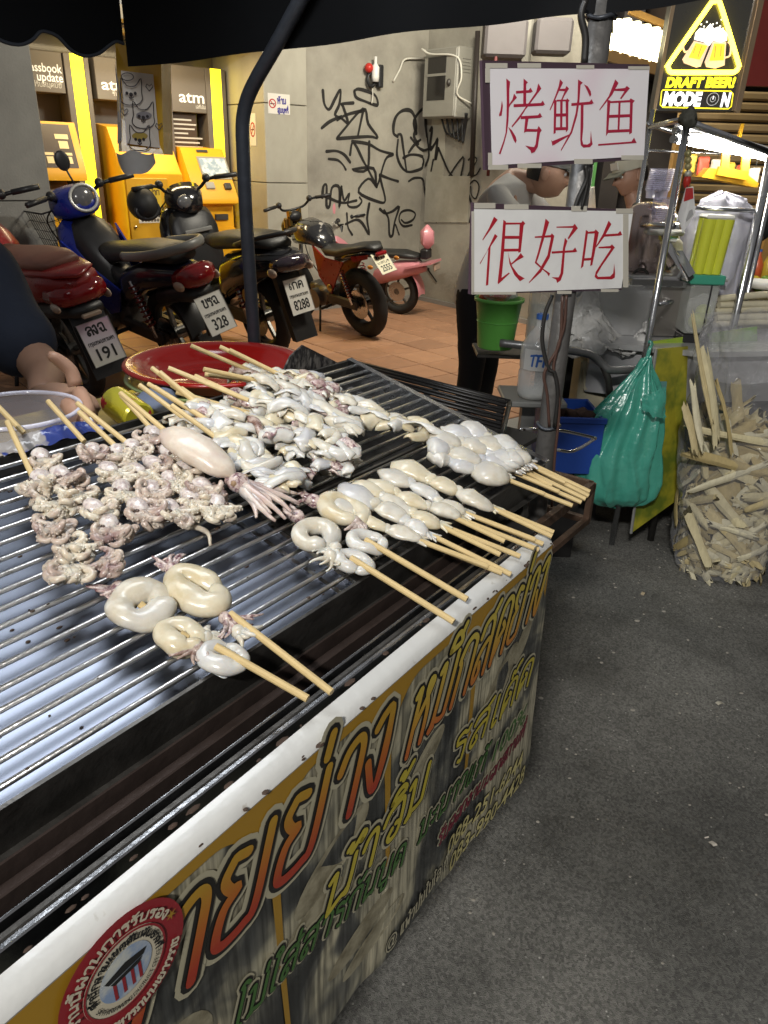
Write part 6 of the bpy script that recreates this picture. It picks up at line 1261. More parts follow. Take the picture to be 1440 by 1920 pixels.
def face_bits(t,c,fwd,lf,up,s=1.0):
    for q in (-1,1):
        e=t.add('eye',MB().ell(c+(fwd*.082+lf*(q*.030)+up*.012)*s,.011*s,nu=10,nv=7),M('eye_white',(.7,.68,.65),.2,0),True); t.add('iris',MB().ell(c+(fwd*.0905+lf*(q*.030)+up*.012)*s,.0045*s,nu=8,nv=6),inkblk,True,sub=e)
        t.add('eyebrow',MB().tube([c+(fwd*.094+lf*(q*.014)+up*.030)*s,c+(fwd*.093+lf*(q*.030)+up*.035)*s,c+(fwd*.080+lf*(q*.048)+up*.028)*s],[.003*s,.0045*s,.002*s],7),hair_m,True)
def cap(t,c,fwd,lf,up,mt,mt2,s=1.0,badge=False):
    sh_=t.add('cap',MB().grid(lambda a,b:c+(fwd*(.112*math.cos(2*PI*a)*math.sin(b*1.5)-.004)+lf*(.092*math.sin(2*PI*a)*math.sin(b*1.5))+up*(.03+.112*math.cos(b*1.5)))*s,24,9,True),mt,True)
    t.add('peak',MB().grid(lambda a,b:c+(fwd*(.09+.085*b*math.sin(PI*(.12+.76*a)))+lf*(.085*math.cos(PI*(.05+.9*a))*(1-.15*b))+up*(.045-.022*b))*s,14,5).grid(lambda a,b:c+(fwd*(.09+.085*b*math.sin(PI*(.12+.76*a)))+lf*(.085*math.cos(PI*(.05+.9*a))*(1-.15*b))+up*(.039-.022*b))*s,14,5),mt2,True,sub=sh_)
    if badge: t.add('cap_badge',MB().box(c+(fwd*.104+up*.078)*s,(.006,.07*s,.04*s),(fwd,lf,up)),M('pale_badge',(.55,.53,.48),.6,0),sub=sh_)
def hairback(t,c,fwd,lf,up,s=1.0): t.add('hair',MB().grid(lambda a,b:c+(fwd*(-.012+.104*math.cos(PI*(.56+.88*a))*math.sin(.25+b*1.7))+lf*(.083*math.sin(PI*(.56+.88*a))*math.sin(.25+b*1.7))+up*(.122*math.cos(.25+b*1.7)))*s,24,10),hair_m,True)
def standing(name,label,base,h,face,lean,arms,shirt,trous,skn,hands=None,sleeve=.55,s=1.0,short=False,hoff=(0,0)):
    """standing figure; base = point between the feet, h height, face = horizontal facing, lean = forward tilt of the trunk, arms = wrist targets (left,right) in world"""
    base=Vec(base); f=Vec(face).normalized(); l=Z.cross(f); k=h/1.7
    pel=base+Z*(.92*k); up=(Z*math.cos(lean)+f*math.sin(lean)); ch=pel+up*(.36*k); nk=pel+up*(.54*k); hd=nk+up*(.14*k)+f*(.02*k)+f*hoff[0]-Z*hoff[1]
    nodes=[(pel,(.15*k,.115*k)),(pel+up*.16*k,(.14*k,.105*k)),(ch,(.165*k,.115*k)),(pel+up*.48*k,(.12*k,.09*k)),(nk+up*.02*k,.052*k),(hd,.055*k)]; ed=[(0,1),(1,2),(2,3),(3,4),(4,5)]
    T0=[];
    def add(p,r): nodes.append((p,r)); return len(nodes)-1
    armi=[]
    for q,w in ((1,arms[0]),(-1,arms[1])):
        shd=pel+up*.46*k+l*(q*.19*k); w=Vec(w); mid=(shd+w)/2; dv=w-shd; L=dv.length; U1=.29*k; off=math.sqrt(max(0,U1*U1-(L/2)**2)); el=mid+(-Z*.8-f*.4+l*q*.4).normalized()*off
        a=add(shd,.062*k); b_=add((shd+el)/2,.050*k); c_=add(el,.042*k); d_=add((el+w)/2,.038*k); e_=add(w,.028*k); ed.extend([(3,a),(a,b_),(b_,c_),(c_,d_),(d_,e_)]); armi.append((a,b_,c_,d_,e_))
    legi=[]
    for q in (1,-1):
        hp=add(pel+l*(q*.09*k)-Z*.06*k,.095*k); kn=add(base+l*(q*.10*k)+Z*(.48*k)+f*.03*k,.062*k); an=add(base+l*(q*.10*k)+Z*(.09*k),.042*k); to=add(base+l*(q*.11*k)+Z*.04*k+f*.14*k,.035*k); ed.extend([(0,hp),(hp,kn),(kn,an),(an,to)]); legi.append((hp,kn,an,to))
    t=T(name,base,label,'person'); body=skin_mesh(nodes,ed,2); hm,ff,lf,uu=head_mb(hd+up*.07*k,face if not hands else hands,up,k); body.add(hm.v,hm.f); 
    for a in armi:   # hands: palm and five fingers, slightly curled
        w=nodes[a[4]][0]; dv=(w-nodes[a[3]][0]).normalized(); sd=dv.cross(Z).normalized(); n2=sd.cross(dv); body.ell(w+dv*.05*k,(.05*k,.038*k,.016*k),(dv,sd,n2),10,7)
        for i,(o,L) in enumerate(((-.03,.062),(-.010,.075),(.010,.07),(.028,.055))): p=w+dv*.085*k+sd*o*k; body.tube([p,p+dv*L*.5*k-n2*.01*k,p+dv*L*.8*k-n2*.03*k],[.0085*k,.008*k,.006*k],7)
        p=w+dv*.03*k-sd*.036*k; body.tube([p,p+(dv-sd).normalized()*.03*k,p+dv*.055*k-sd*.03*k-n2*.01*k],[.010*k,.009*k,.007*k],7)
    t.add('body',body,skn,True)
    # shirt: trunk and sleeves
    sn=[(pel-Z*.17*k,(.20*k,.165*k)),(pel-up*.02*k,(.185*k,.15*k)),(nodes[1][0],(.16*k,.124*k)),(nodes[2][0],(.182*k,.13*k)),(nodes[3][0],(.135*k,.10*k)),(nk+up*.015*k+f*hoff[0]*.25,.082*k)]; se=[(0,1),(1,2),(2,3),(3,4),(4,5)]
    for a in armi:
        i0=len(sn); sn.append((nodes[a[0]][0],.075*k)); e=nodes[a[0]][0]+(nodes[a[2]][0]-nodes[a[0]][0])*min(1,sleeve*1.6); sn.append((e,.062*k)); se+= [(4,i0),(i0,i0+1)]
        if sleeve>.7: sn.append((nodes[a[3]][0],.05*k)); se.append((i0+1,i0+2))
    t.add('shirt',skin_mesh(sn,se,2).jit(.006*k,14,1),shirt,True)
    tn=[(pel+Z*.0*k,(.115*k,.095*k))]; te=[]
    for a in legi:
        i0=len(tn); tn+= [(nodes[a[0]][0],.108*k),(nodes[a[1]][0],.080*k),(nodes[a[1]][0]*.25+nodes[a[2]][0]*.75,.066*k)]; te+=[(0,i0),(i0,i0+1),(i0+1,i0+2)]
    t.add('trousers',skin_mesh(tn,te,2).jit(.005*k,12,4),trous,True)
    for a in legi: t.add('shoe',MB().ell((nodes[a[2]][0]*.4+nodes[a[3]][0]*.6)-Z*.015*k,(.13*k,.05*k,.045*k),(f,l,Z),14,8),blackpl,True)
    return t,hd+up*.07*k,ff,lf,uu,k
def uu_(x): return x
whitesh=M('white_shirt_cloth',(.52,.51,.49),.8,0,var=.12,scale=6,bump=.2,bscale=20); blackcl=M('black_cloth',(.010,.010,.011),.85,0,var=.3); greyk=M('grey_ribbed_cloth',(.085,.085,.08),.85,0,col2=(.04,.04,.04),mixlo=.45,mixhi=.55,scale=60,stretch=(1,1,3))
B=aty(985,700,4.0); t,c,f_,l_,u_,k=standing('person','person in white shirt and grey cap leaning to the right behind the lower sign',(.46,3.98,0.0),1.58,(.85,-.5,0),.26,((.95,3.55,.95),(.82,3.5,.93)),whitesh,blackcl,M('skin_pale',(.50,.30,.21),.5,0,var=.12,scale=14,sss=.12),hands=(.92,-.32,-.2),sleeve=.6,hoff=(.10,.15))
face_bits(t,c,f_,l_,u_,k); cap(t,c,f_,l_,u_,M('grey_cap',(.13,.13,.125),.8,0),M('grey_cap',(.13,.13,.125),.8,0),k); hairback(t,c,f_,l_,u_,k*.98)
t,c,f_,l_,u_,k=standing('person','person in grey ribbed shirt and beige cap seen from behind under the upper sign',(1.33,4.14,0.0),1.41,(-.9,.3,0),.2,((1.0,4.0,.9),(1.05,4.35,.9)),greyk,blackcl,skin_d,hands=(-.9,-.35,-.25))
face_bits(t,c,f_,l_,u_,k); cap(t,c,f_,l_,u_,M('beige_cap',(.36,.34,.27),.8,0),M('olive_cap_peak',(.12,.12,.09),.8,0),k,True); hairback(t,c,f_,l_,u_,k*.98)
t,c,f_,l_,u_,k=standing('person','person in black shirt at the right edge reaching over the fruit counter',(2.12,4.05,0.0),1.56,(-.55,-.8,0),.22,((1.72,3.6,1.02),(1.62,3.75,1.0)),blackcl,blackcl,skin_d,sleeve=.5)
face_bits(t,c,f_,l_,u_,k); hairback(t,c,f_,l_,u_,k)
# --- vendor on the left: navy shirt, bare forearm, hand on the tub
t=T('person',gz(20,760,SW),'vendor in navy shirt at the left edge with a hand on the plastic tub','person')
S=aty(-75,520,2.2); E_=aty(90,700,1.95); Wr=aty(78,738,1.76)
nd=[(aty(-190,620,2.25),(.16,.12)),(aty(-180,480,2.25),(.15,.11)),(aty(-180,350,2.25),.06),(S,.06),((S+E_)/2,.056),(E_,.056),((E_+Wr)/2,.046),(Wr,.032)]
body=skin_mesh(nd,[(0,1),(1,2),(1,3),(3,4),(4,5),(5,6),(6,7)],2)
hm,ff,lf,uu=head_mb(aty(-200,215,2.2),(.6,-.6,-.5),(0,0,1),1.0); body.add(hm.v,hm.f)
pang=1.0
def tw(a,r,z): return tc_+Vec((r*math.cos(a),r*math.sin(a),z))
body.tube(crv([Wr,Wr*.45+tw(pang,.112,.0)*.55,tw(pang-.05,.110,-.018),tw(pang-.15,.108,-.045)],3),[.030,.030,.031,.032,.032,.031,.030,.029,.027,.020],12,flat=.7)
body.tube(crv([tw(pang+.05,.115,.012),tw(pang+.12,.116,.036),tw(pang+.22,.106,.054),tw(pang+.30,.094,.066)],3),[.012,.012,.0118,.0115,.0112,.011,.0105,.010,.009,.006],10)
for i,dz in enumerate((-.008,-.030,-.052,-.072)):
    L=(.85,1.0,.9,.7)[i]; body.tube(crv([tw(pang-.05,.112,dz+.012),tw(pang-.40*L,.107,dz),tw(pang-.80*L,.102,dz-.005),tw(pang-1.15*L,.0985,dz-.010)],3),[.0125]*3+[.012]*3+[.011]*2+[.010,.007],9)
t.add('body',body,skin_m,True)
slv=[(aty(-190,640,2.25),(.22,.18)),(aty(-170,470,2.25),(.21,.17)),(aty(-60,500,2.15),.15),(S*.62+E_*.38,.125),(S*.36+E_*.64,.105),(S*.10+E_*.90,.098)]
t.add('shirt',skin_mesh(slv,[(0,1),(1,2),(2,3),(3,4),(4,5)],2).jit(.004,10,2),M('navy_shirt_cloth',(.022,.028,.046),.85,0,var=.2,scale=8,bump=.25,bscale=26),True)
hairback(t,aty(-200,215,2.2),ff,lf,uu,1.0)
t.add('apron',MB().box(aty(-150,800,2.1),(.3,.12,.5),bev=.05),blackcl,'auto')

# ------------------------------------------------------------------ sugar-cane juice stall on the right
A3=aty
ssteel=M('bright_stall_steel',(.60,.60,.60),.34,.6,var=.10,scale=6,bump=.03,bscale=60,rvar=.08)
def px(x,y,Y,h=0): return aty(x,y,Y)-Vec((0,h,0))
st=T('juice_stall',Vec((1.2,3.0,0)),'stainless steel juice stall frame with counter and upright poles on the right','stall')
def pipe(a,b,r=.011,mt=steel,nm='pole'): return st.add(nm,MB().cyl(a,b,r,seg=12),mt,True)
p0=A3(1290,222,2.75); pb=Vec((p0.x,p0.y,0)); pipe(pb,p0+Z*.02,.012)
p1=A3(1212,282,3.35); pipe(Vec((p1.x,p1.y,0)),Vec((p1.x,p1.y,1.62)),.010)
p2=A3(1445,300,3.0); pipe(Vec((p2.x,p2.y,0)),Vec((p2.x,p2.y,1.55)),.016); p3=A3(1452,330,3.08); pipe(Vec((p3.x,p3.y,0)),Vec((p3.x,p3.y,1.5)),.010)
top=p0.z; pipe(p0,Vec((p1.x,p1.y,top)),.010,nm='beam'); pipe(A3(1290,228,2.75),A3(1480,300,3.0),.011,nm='beam'); pipe(A3(1212,232,3.35),A3(1470,310,3.5),.009,nm='beam'); pipe(A3(1212,282,3.35),A3(1430,292,3.4),.005,nm='beam')
pipe(A3(1180,421,3.2),A3(1262,424,2.76),.011,nm='beam'); pipe(A3(1305,390,3.0),A3(1428,396,3.0),.008,nm='beam'); pipe(A3(1238,570,2.75),A3(1290,560,3.3),.008,nm='beam')
tie=T('tie_knot',p0-Z*.02,'knot of dark wire tied on top of the juice stall pole','knot'); tie.add('knot',MB().ell(p0,(.028,.028,.032),None,16,10).jit(.014,60,2).jit(.006,160,2),M('dark_wire_tangle',(.045,.045,.035),.7,0,var=.7,scale=120),True)
# counter: box body with top, cabinet of the press
cz=.79
st.add('counter_top',MB().prism([Vec((.74,2.85,cz)),Vec((1.15,2.72,cz)),Vec((2.2,2.95,cz)),Vec((2.2,3.6,cz)),Vec((.74,3.45,cz))],(0,0,.02)),ssteel)
st.add('skirt',MB().prism([Vec((.78,2.90,.60)),Vec((1.12,2.77,.60)),Vec((2.2,3.0,.60)),Vec((2.2,3.02,.60)),Vec((1.12,2.80,.60)),Vec((.78,2.93,.60))],(0,0,.188)),M('dull_steel_sheet',(.42,.42,.43),.4,.5,var=.15,scale=5,bump=.05))
for x,y in ((.8,2.95),(1.12,2.8),(2.1,3.05),(.8,3.4)): st.add('leg',MB().cyl(Vec((x,y,0)),Vec((x,y,cz)),.014,seg=10),darksteel,True)
st.add('under_shelf',MB().box((1.4,3.15,.22),(1.3,.5,.02)),darksteel)
st.add('back_skirt',MB().box((1.45,3.42,.42),(1.4,.02,.7)),M('dark_board',(.03,.03,.03),.7,0))
# handle pipe
hp=crv([px(938,643,2.75),px(985,648,2.72),px(1050,655,2.7),px(1105,664,2.7),px(1128,682,2.7),px(1148,694,2.7),px(1215,690,2.75)],5); st.add('handle',MB().tube(hp,.015,12),M('worn_grey_pipe',(.22,.22,.22),.35,.7,var=.3,scale=20),True)
st.add('handle_bracket',MB().tube(crv([px(1128,682,2.7),px(1140,710,2.7),px(1143,740,2.72),px(1143,760,2.75)],4),.013,10),darksteel,True)
# press machine cabinet
pm=T('cane_press',px(1150,640,3.0),'stainless cane press cabinet behind the crumpled plastic sheet','press')
c=px(1150,585,3.02); pm.add('cabinet',MB().box(Vec((c.x+.10,3.12,cz+.125)),(.56,.30,.22),bev=.008),ssteel)
pm.add('lid',MB().box(Vec((c.x+.10,3.12,cz+.243)),(.60,.33,.014),bev=.004),ssteel); pm.add('side_panel',MB().box(Vec((c.x+.25,2.962,cz+.12)),(.2,.006,.19),bev=.002),M('brushed_panel',(.40,.37,.34),.35,.9))
pm.add('lid_rail',MB().box(px(1240,530,2.93),(.26,.02,.03),bev=.004),chrome)
pm.add('drum',MB().lathe([(0,0),(.085,0),(.09,.01),(.09,.20),(.082,.23),(.05,.25),(0,.255)],Vec((px(1205,500,3.12).x,3.12,cz+.25)),seg=28),M('pink_reflecting_drum',(.62,.50,.47),.22,.95,var=.1),True)
pm.add('motor',MB().box(Vec((px(1238,470,3.14).x,3.16,cz+.36)),(.10,.10,.22),bev=.02).cyl(Vec((px(1238,440,3.14).x-.02,3.06,cz+.40)),Vec((px(1238,440,3.14).x+.03,3.06,cz+.40)),.04,seg=16),steel,'auto')
pm.add('chute',MB().prism([px(1245,460,2.95),px(1258,455,2.95),px(1302,520,2.85),px(1288,528,2.85)],Vec((0,.14,0))),chrome); pm.add('chute_lip',MB().prism([px(1262,470,2.93),px(1280,470,2.93),px(1304,512,2.84),px(1292,520,2.84)],Vec((0,.01,.0))),M('clear_grey_sheet',(.25,.26,.27),.15,.6))
pm.add('hopper',MB().box(px(1205,388,3.2),(.07,.06,.03),bev=.008),blackpl)
pm.add('handwheel',MB().tube([px(1200,520,3.0)+Vec((.03*math.cos(a*PI/8),0,.03*math.sin(a*PI/8))) for a in range(16)],.006,6,closed=True),darksteel,True)
# crumpled clear/white sheet
cr=T('plastic_sheet',px(1120,660,2.86),'crumpled translucent white plastic sheet draped on the counter of the juice stall','plastic sheet')
def crf(a,b):
    x=1052+165*a; pk=max(0,1-abs(a-.33)*2.6); y=664-(44+78*pk*(1-.15*a)+18*math.sin(a*7))*(1-b)-4*math.sin(a*15); p=px(x,y,2.80+.16*(1-b)); return p+Vec(MN.noise_vector(Vec((a*7,b*6,1))))*.03+Vec(MN.noise_vector(Vec((a*18,b*15,4))))*.012
cr.add('sheet',MB().grid(crf,44,22),film('milky_sheet',(.74,.73,.70),.72,.25,bump=.6,bscale=22),True)
# white shelf board between bucket and counter
bs=T('side_board',px(950,660,2.95),'small grey board fixed under the green bucket','board'); q=px(928,652,2.95); bs.add('board',MB().box(Vec((q.x+.06,2.95,q.z-.012)),(.28,.2,.016),bev=.004),darksteel); bs.add('bracket',MB().box(Vec((q.x+.2,2.95,q.z-.10)),(.02,.2,.16)).box(Vec((q.x+.28,2.95,q.z*.5)),(.025,.025,q.z-.03)),darksteel)
# green bucket with red contents
q0=px(928,651,2.86); bk=T('green_bucket',q0,'green plastic bucket filled with red sauce bags under the lower sign','bucket'); gm=M('lime_green_plastic',(.14,.46,.08),.38,0,var=.06,coat=.15)
H=.185; bk.add('pail',MB().lathe([(0,0),(.064,0),(.068,.004),(.076,.10),(.086,H-.012),(.093,H-.012),(.093,H),(.084,H),(.074,.10),(.064,.012),(0,.012)],q0,seg=40),gm,True)
for z in (.10,.14): bk.add('rib',MB().tube([q0+Vec(((.077+.06*(z-.1))*math.cos(a*PI/16),(.077+.06*(z-.1))*math.sin(a*PI/16),z)) for a in range(32)],.0022,6,closed=True),gm,True)
rnd=random.Random(9); redc=M('red_orange_pulp',(.50,.08,.02),.3,0,col2=(.35,.02,.01),scale=60,coat=.5)
for i in range(16):
    a=rnd.uniform(0,6.28); r=rnd.uniform(.0,.06); o=MB().ell(q0+Vec((r*math.cos(a),r*math.sin(a),H-.01+rnd.uniform(0,.02))),(.022,.016,.012),None,10,7).jit(.006,60,i); bk.add('contents',o,redc,True)
bk.add('clear_lid_bag',MB().ell(q0+Z*(H+.012),(.07,.07,.018),None,20,10).jit(.01,40,3),film('bag_film',(.8,.8,.82),.18,.06,bump=.6),True)
# big water bottle with blue mark, and another clear bottle behind
def bottle(name,lab,q,R,H,mt,mark=False):
    t=T(name,q,lab,'bottle'); t.add('body',MB().lathe([(0,0),(R*.9,0),(R,.02),(R,.3*H),(R*.94,.34*H),(R,.38*H),(R,.62*H),(R*.6,.78*H),(R*.3,.86*H),(R*.3,.95*H)],q,seg=28),mt,True); t.add('cap',MB().cyl(q+Z*.94*H,q+Z*H,R*.34,seg=16),M('blue_cap',(.04,.12,.40),.4,0),'auto')
    t.add('water',MB().cyl(q+Z*.006,q+Z*.5*H,R*.93,seg=24),film('water_fill',(.55,.58,.58),.35,.05,bump=.05),True)
    if mark:
        lb=t.add('label',MB().grid(lambda a,b:q+Vec((R*1.015*math.sin(-1.0+1.7*a),-R*1.015*math.cos(-1.0+1.7*a),H*(.36+.25*b))),14,4),M('white_label',(.62,.62,.60),.5,0),True)
        f2=lambda u,v:q+Vec((R*1.03*math.sin(-.55+.8*u),-R*1.03*math.cos(-.55+.8*u),H*(.42+.13*v))); mb=MB()
        for s_ in ([(0,.9),(.35,1)],[(.18,.95),(.12,0)],[(.4,.95),(.75,1)],[(.5,.95),(.42,0)],[(.47,.5),(.7,.5)],[(.95,1),(.86,0)]): mb.ribbon([f2(*v_) for v_ in s_],.008,Vec((0,-1,0)))
        t.add('mark',mb,M('blue_mark',(.03,.12,.42),.5,0),sub=lb)
bottle('water_bottle','clear water jug with blue strokes on its label behind the sign pole',px(1000,742,2.62),.062,.29,film('clear_bottle',(.72,.73,.72),.32,.08,bump=.25),True)
bottle('clear_bottle','clear bottle standing left of the sign pole behind the bucket',px(1012,642,3.0),.06,.30,film('clear_bottle',(.72,.73,.72),.32,.08,bump=.25))
sbd=T('bottle_shelf',px(1000,745,2.62),'grey metal step carrying the water jug','shelf'); q=px(1000,744,2.62); sbd.add('step',MB().box(Vec((q.x,2.66,q.z-.011)),(.22,.22,.02),bev=.004),greym); sbd.add('post',MB().box(Vec((q.x,2.7,q.z/2-.012)),(.05,.05,q.z-.024)),greym)
# things under the counter: blue crate, pale box, lime box
cr_=T('blue_crate',px(1075,880,2.6),'blue plastic crate on the ground behind the iron bracket','crate'); q=px(1078,888,2.55); bl=M('blue_plastic',(.012,.05,.26),.4,0,var=.1)
for nm,c_,s_ in (('front',(q.x-.02,2.55,q.z+.105),(.20,.012,.21)),('back',(q.x-.02,2.80,q.z+.105),(.20,.012,.21)),('side',(q.x-.114,2.675,q.z+.105),(.012,.238,.21)),('side',(q.x+.074,2.675,q.z+.105),(.012,.238,.21)),('base',(q.x-.02,2.675,q.z+.006),(.18,.23,.012)),('lip',(q.x-.02,2.543,q.z+.205),(.21,.012,.022))): cr_.add(nm,MB().box(c_,s_,bev=.003),bl)
cr_.add('stand',MB().box((q.x-.02,2.70,q.z/2-.002),(.14,.16,max(.02,q.z-.006))),M('soot_and_void_black',(.012,.011,.010),.85,0))  # stand coloured black to pass for the shaded void under the crate
for i in range(5): cr_.add('charcoal',MB().ell((q.x-.09+.035*i,2.64+.02*(i%2),q.z+.195),(.03,.025,.02),None,8,6).jit(.012,50,i),M('brown_charcoal',(.07,.04,.03),.9,0),True)
t=T('pale_box',px(1100,770,2.95),'torn pale cardboard box under the stall counter','box'); q=px(1105,770,2.95); t.add('box',MB().box(Vec((q.x,3.0,q.z+.10)),(.13,.14,.22),bev=.006).jit(.008,20,2),M('pale_cardboard',(.42,.38,.27),.85,0,var=.2,scale=8)); t.add('flap',MB().prism([Vec((q.x-.06,2.93,q.z+.2)),Vec((q.x+.06,2.93,q.z+.2)),Vec((q.x+.05,2.90,q.z+.12)),Vec((q.x-.05,2.9,q.z+.1))],(0,-.004,0)),M('pale_cardboard',(.42,.38,.27),.85,0)); t.add('stand',MB().box(Vec((q.x,3.0,q.z/2-.01)),(.14,.14,q.z)),M('dark_board',(.03,.03,.03),.7,0))
t=T('lime_box',px(1135,760,2.95),'small lime green carton under the stall counter','carton'); q=px(1137,762,2.96); t.add('carton',MB().box(Vec((q.x,3.02,q.z+.09)),(.06,.10,.18),bev=.004),M('lime_carton',(.25,.45,.03),.5,0)); t.add('stand',MB().box(Vec((q.x,3.02,q.z/2-.002)),(.06,.1,q.z-.006)),M('dark_board',(.03,.03,.03),.7,0))
# teal carrier bag hanging on the pole
tl=T('teal_bag',px(1160,945,2.62),'teal plastic carrier bag hanging from the stall pole, full and rounded','bag'); tealm=film('teal_film',(.07,.37,.28),.80,.24,bump=.4,bscale=20)
def teal(a,b):
    # a round, b from knot (0) to bottom (1)
    top_=Vec((1213,672)); cx=1213+(1160-1213)*min(1,b*1.6)-4*b; cy=672+(948-672)*b
    prof=[(0,6),(.08,14),(.2,36),(.35,58),(.5,68),(.65,76),(.8,80),(.9,74),(.96,52),(1,8)]
    for i in range(len(prof)-1):
        if prof[i][0]<=b<=prof[i+1][0]: r=prof[i][1]+(prof[i+1][1]-prof[i][1])*(b-prof[i][0])/(prof[i+1][0]-prof[i][0]); break
    an=2*PI*a; fold=1+.14*math.sin(an*13+b*2)*(1-b)**.6+.05*math.sin(an*7+b*5); c=px(cx,cy,2.62); k=2.62/FPX*1.05
    return c+Vec((math.cos(an)*r*k*fold,math.sin(an)*r*k*.72*fold,0))+Vec(MN.noise_vector(Vec((math.cos(an)*2,math.sin(an)*2,b*4))))*.014+Vec(MN.noise_vector(Vec((math.cos(an)*6,math.sin(an)*6,b*5))))*.010
tl.add('bag',MB().grid(teal,110,64,True),tealm,True)
tl.add('handle_flap',MB().grid(lambda a,b:px(1204+46*a,(742+20*a)+(34-26*abs(a-.4))*b-26*a*(1-b)*1.4,2.50-.02*math.sin(a*PI))+Vec(MN.noise_vector(Vec((a*4,b*3,9))))*.01,16,8),tealm,True)
tl.add('contents',MB().ell(px(1160,885,2.64),(.115,.09,.09),None,18,12).jit(.02,14,2),M('pale_contents',(.20,.26,.22),.8,0),True); tl.add('knot',MB().tube(crv([px(1213,672,2.62),px(1218,655,2.66),px(1222,645,2.72),pb+Z*(px(1224,640,2.74).z)],4),.007,8),tealm,True)
# green printed board leaning on the stall
gb=T('green_board',px(1215,990,2.72),'tall green and yellow printed board leaning beside the teal bag','board'); pts=[px(1230,655,2.66),px(1290,650,2.76),px(1280,930,2.72),px(1183,1000,2.60)]
gb.add('panel',MB().prism(pts,Vec((.004,.012,0))),M('green_yellow_print',(.12,.16,.02),.4,0,col2=(.38,.34,.03),mixlo=.42,mixhi=.56,scale=5,coat=.3)); gb.add('edge_strip',MB().tube([pts[0],pts[3]],.006,6),M('grey_edge',(.25,.25,.24),.5,.3)); 
gb.add('teal_patch',MB().prism([px(1232,715,2.645),px(1250,715,2.67),px(1246,760,2.66),px(1228,758,2.64)],Vec((0,-.003,0))),M('teal_patch',(.10,.25,.24),.5,0))
# clear sack of bagasse
sk_=T('bagasse_sack',gz(1350,1098,0),'big clear plastic sack stuffed with pale crushed sugar cane on the road','sack'); clr=film('sack_film',(.50,.50,.52),.13,.06,bump=.7,bscale=22)
cx0=gz(1350,1100,.0); cx0=Vec((cx0.x+.03,cx0.y+.12,0))
def srad(z): 
    P_=[(0,.11),(.03,.15),(.12,.185),(.25,.21),(.40,.235),(.55,.24),(.70,.225),(.85,.24),(.95,.26)]
    for i in range(len(P_)-1):
        if P_[i][0]<=z<=P_[i+1][0]: return P_[i][1]+(P_[i+1][1]-P_[i][1])*(z-P_[i][0])/(P_[i+1][0]-P_[i][0])
    return P_[-1][1]
def sackf(a,b):
    z=.004+.93*b; an=2*PI*a; r=srad(z)*(1+.05*math.sin(an*5+z*9)); return cx0+Vec((r*math.cos(an)+.08*z,r*math.sin(an)*.9+.1*z,z))+Vec(MN.noise_vector(Vec((math.cos(an)*3,math.sin(an)*3,z*7))))*.02+Vec(MN.noise_vector(Vec((math.cos(an)*6,math.sin(an)*6,z*12))))*.016+Vec(MN.noise_vector(Vec((math.cos(an)*14,math.sin(an)*14,z*26))))*.007
sk_.add('bag',MB().grid(sackf,90,70,True),clr,True,fix=False)
clr2=film('sack_mouth_film',(.62,.62,.65),.16,.06,bump=.9,bscale=26)
sk_.add('bag_mouth',MB().grid(lambda a,b:cx0+Vec((.08+.25*math.cos(2*PI*a)*(1+.12*b),.10+.23*math.sin(2*PI*a)*(1+.1*b),.93+.03*b*math.sin(2*PI*a*3)-.14*b)) +Vec(MN.noise_vector(Vec((math.cos(2*PI*a)*4,math.sin(2*PI*a)*4,b*3))))*.03,72,8,True),clr2,True,fix=False)
cane=[M('bagasse_%d'%i,c_,.7,0,var=.25,scale=30,bump=.3,bscale=90,stretch=(3,3,.6)) for i,c_ in enumerate(((.52,.43,.23),(.58,.51,.31),(.42,.33,.15),(.62,.57,.40)))]
rnd=random.Random(12)
def fibre(p,d,n,L,w,seed):
    r_=random.Random(seed); n=(n-d*n.dot(d)).normalized(); s_=d.cross(n); mb=MB(); ns=9; m=6; rows=[]; be=r_.uniform(-.06,.06); tw_=r_.uniform(-.5,.5); ph=r_.uniform(0,6); ar=r_.uniform(.3,1.3); th=r_.uniform(.002,.0045)
    for i in range(ns):
        t_=i/(ns-1); ww=w*(1-.08*abs(2*t_-1)**3+.10*math.sin(7*t_+ph)); c=p+d*(L*(t_-.5))+n*(be*L*4*t_*(1-t_)); a0=tw_*(t_-.5)
        for lay in (1,-1):
            for j in (range(m) if lay>0 else range(m-1,-1,-1)):
                f=(j/(m-1)-.5); rag=(r_.uniform(-.10,.10)*L if i in (0,ns-1) else 0); q=s_*(ww*f*math.cos(a0))+n*(ww*f*math.sin(a0)-ar*ww*f*f+(.0012 if j%2 else 0)); rows.append(c+q+d*rag+n*(lay*th*.5))
    k=2*m; fs=[(i*k+j,i*k+(j+1)%k,(i+1)*k+(j+1)%k,(i+1)*k+j) for i in range(ns-1) for j in range(k)]+[tuple(range(k))[::-1],tuple((ns-1)*k+j for j in range(k))]
    return MB().add(rows,fs).jit(.002,40,seed)
for i in range(290):
    z=.03+.58*(i/290); an=rnd.uniform(0,2*PI); rr=srad(z)*rnd.uniform(.70,.95); p=cx0+Vec((rr*math.cos(an)+.08*z,rr*math.sin(an)*.9+.1*z,z)); tv=Vec((-math.sin(an),math.cos(an),0)); d=(tv*rnd.choice((-1,1))*rnd.uniform(.3,1)+Z*rnd.uniform(-.8,1.)).normalized(); rad=Vec((math.cos(an),math.sin(an),0))
    sk_.add('cane_strip',fibre(p,d,(rad+tv*rnd.uniform(-.3,.3)).normalized(),rnd.uniform(.09,.20),rnd.uniform(.014,.046),i),rnd.choice(cane),'auto')
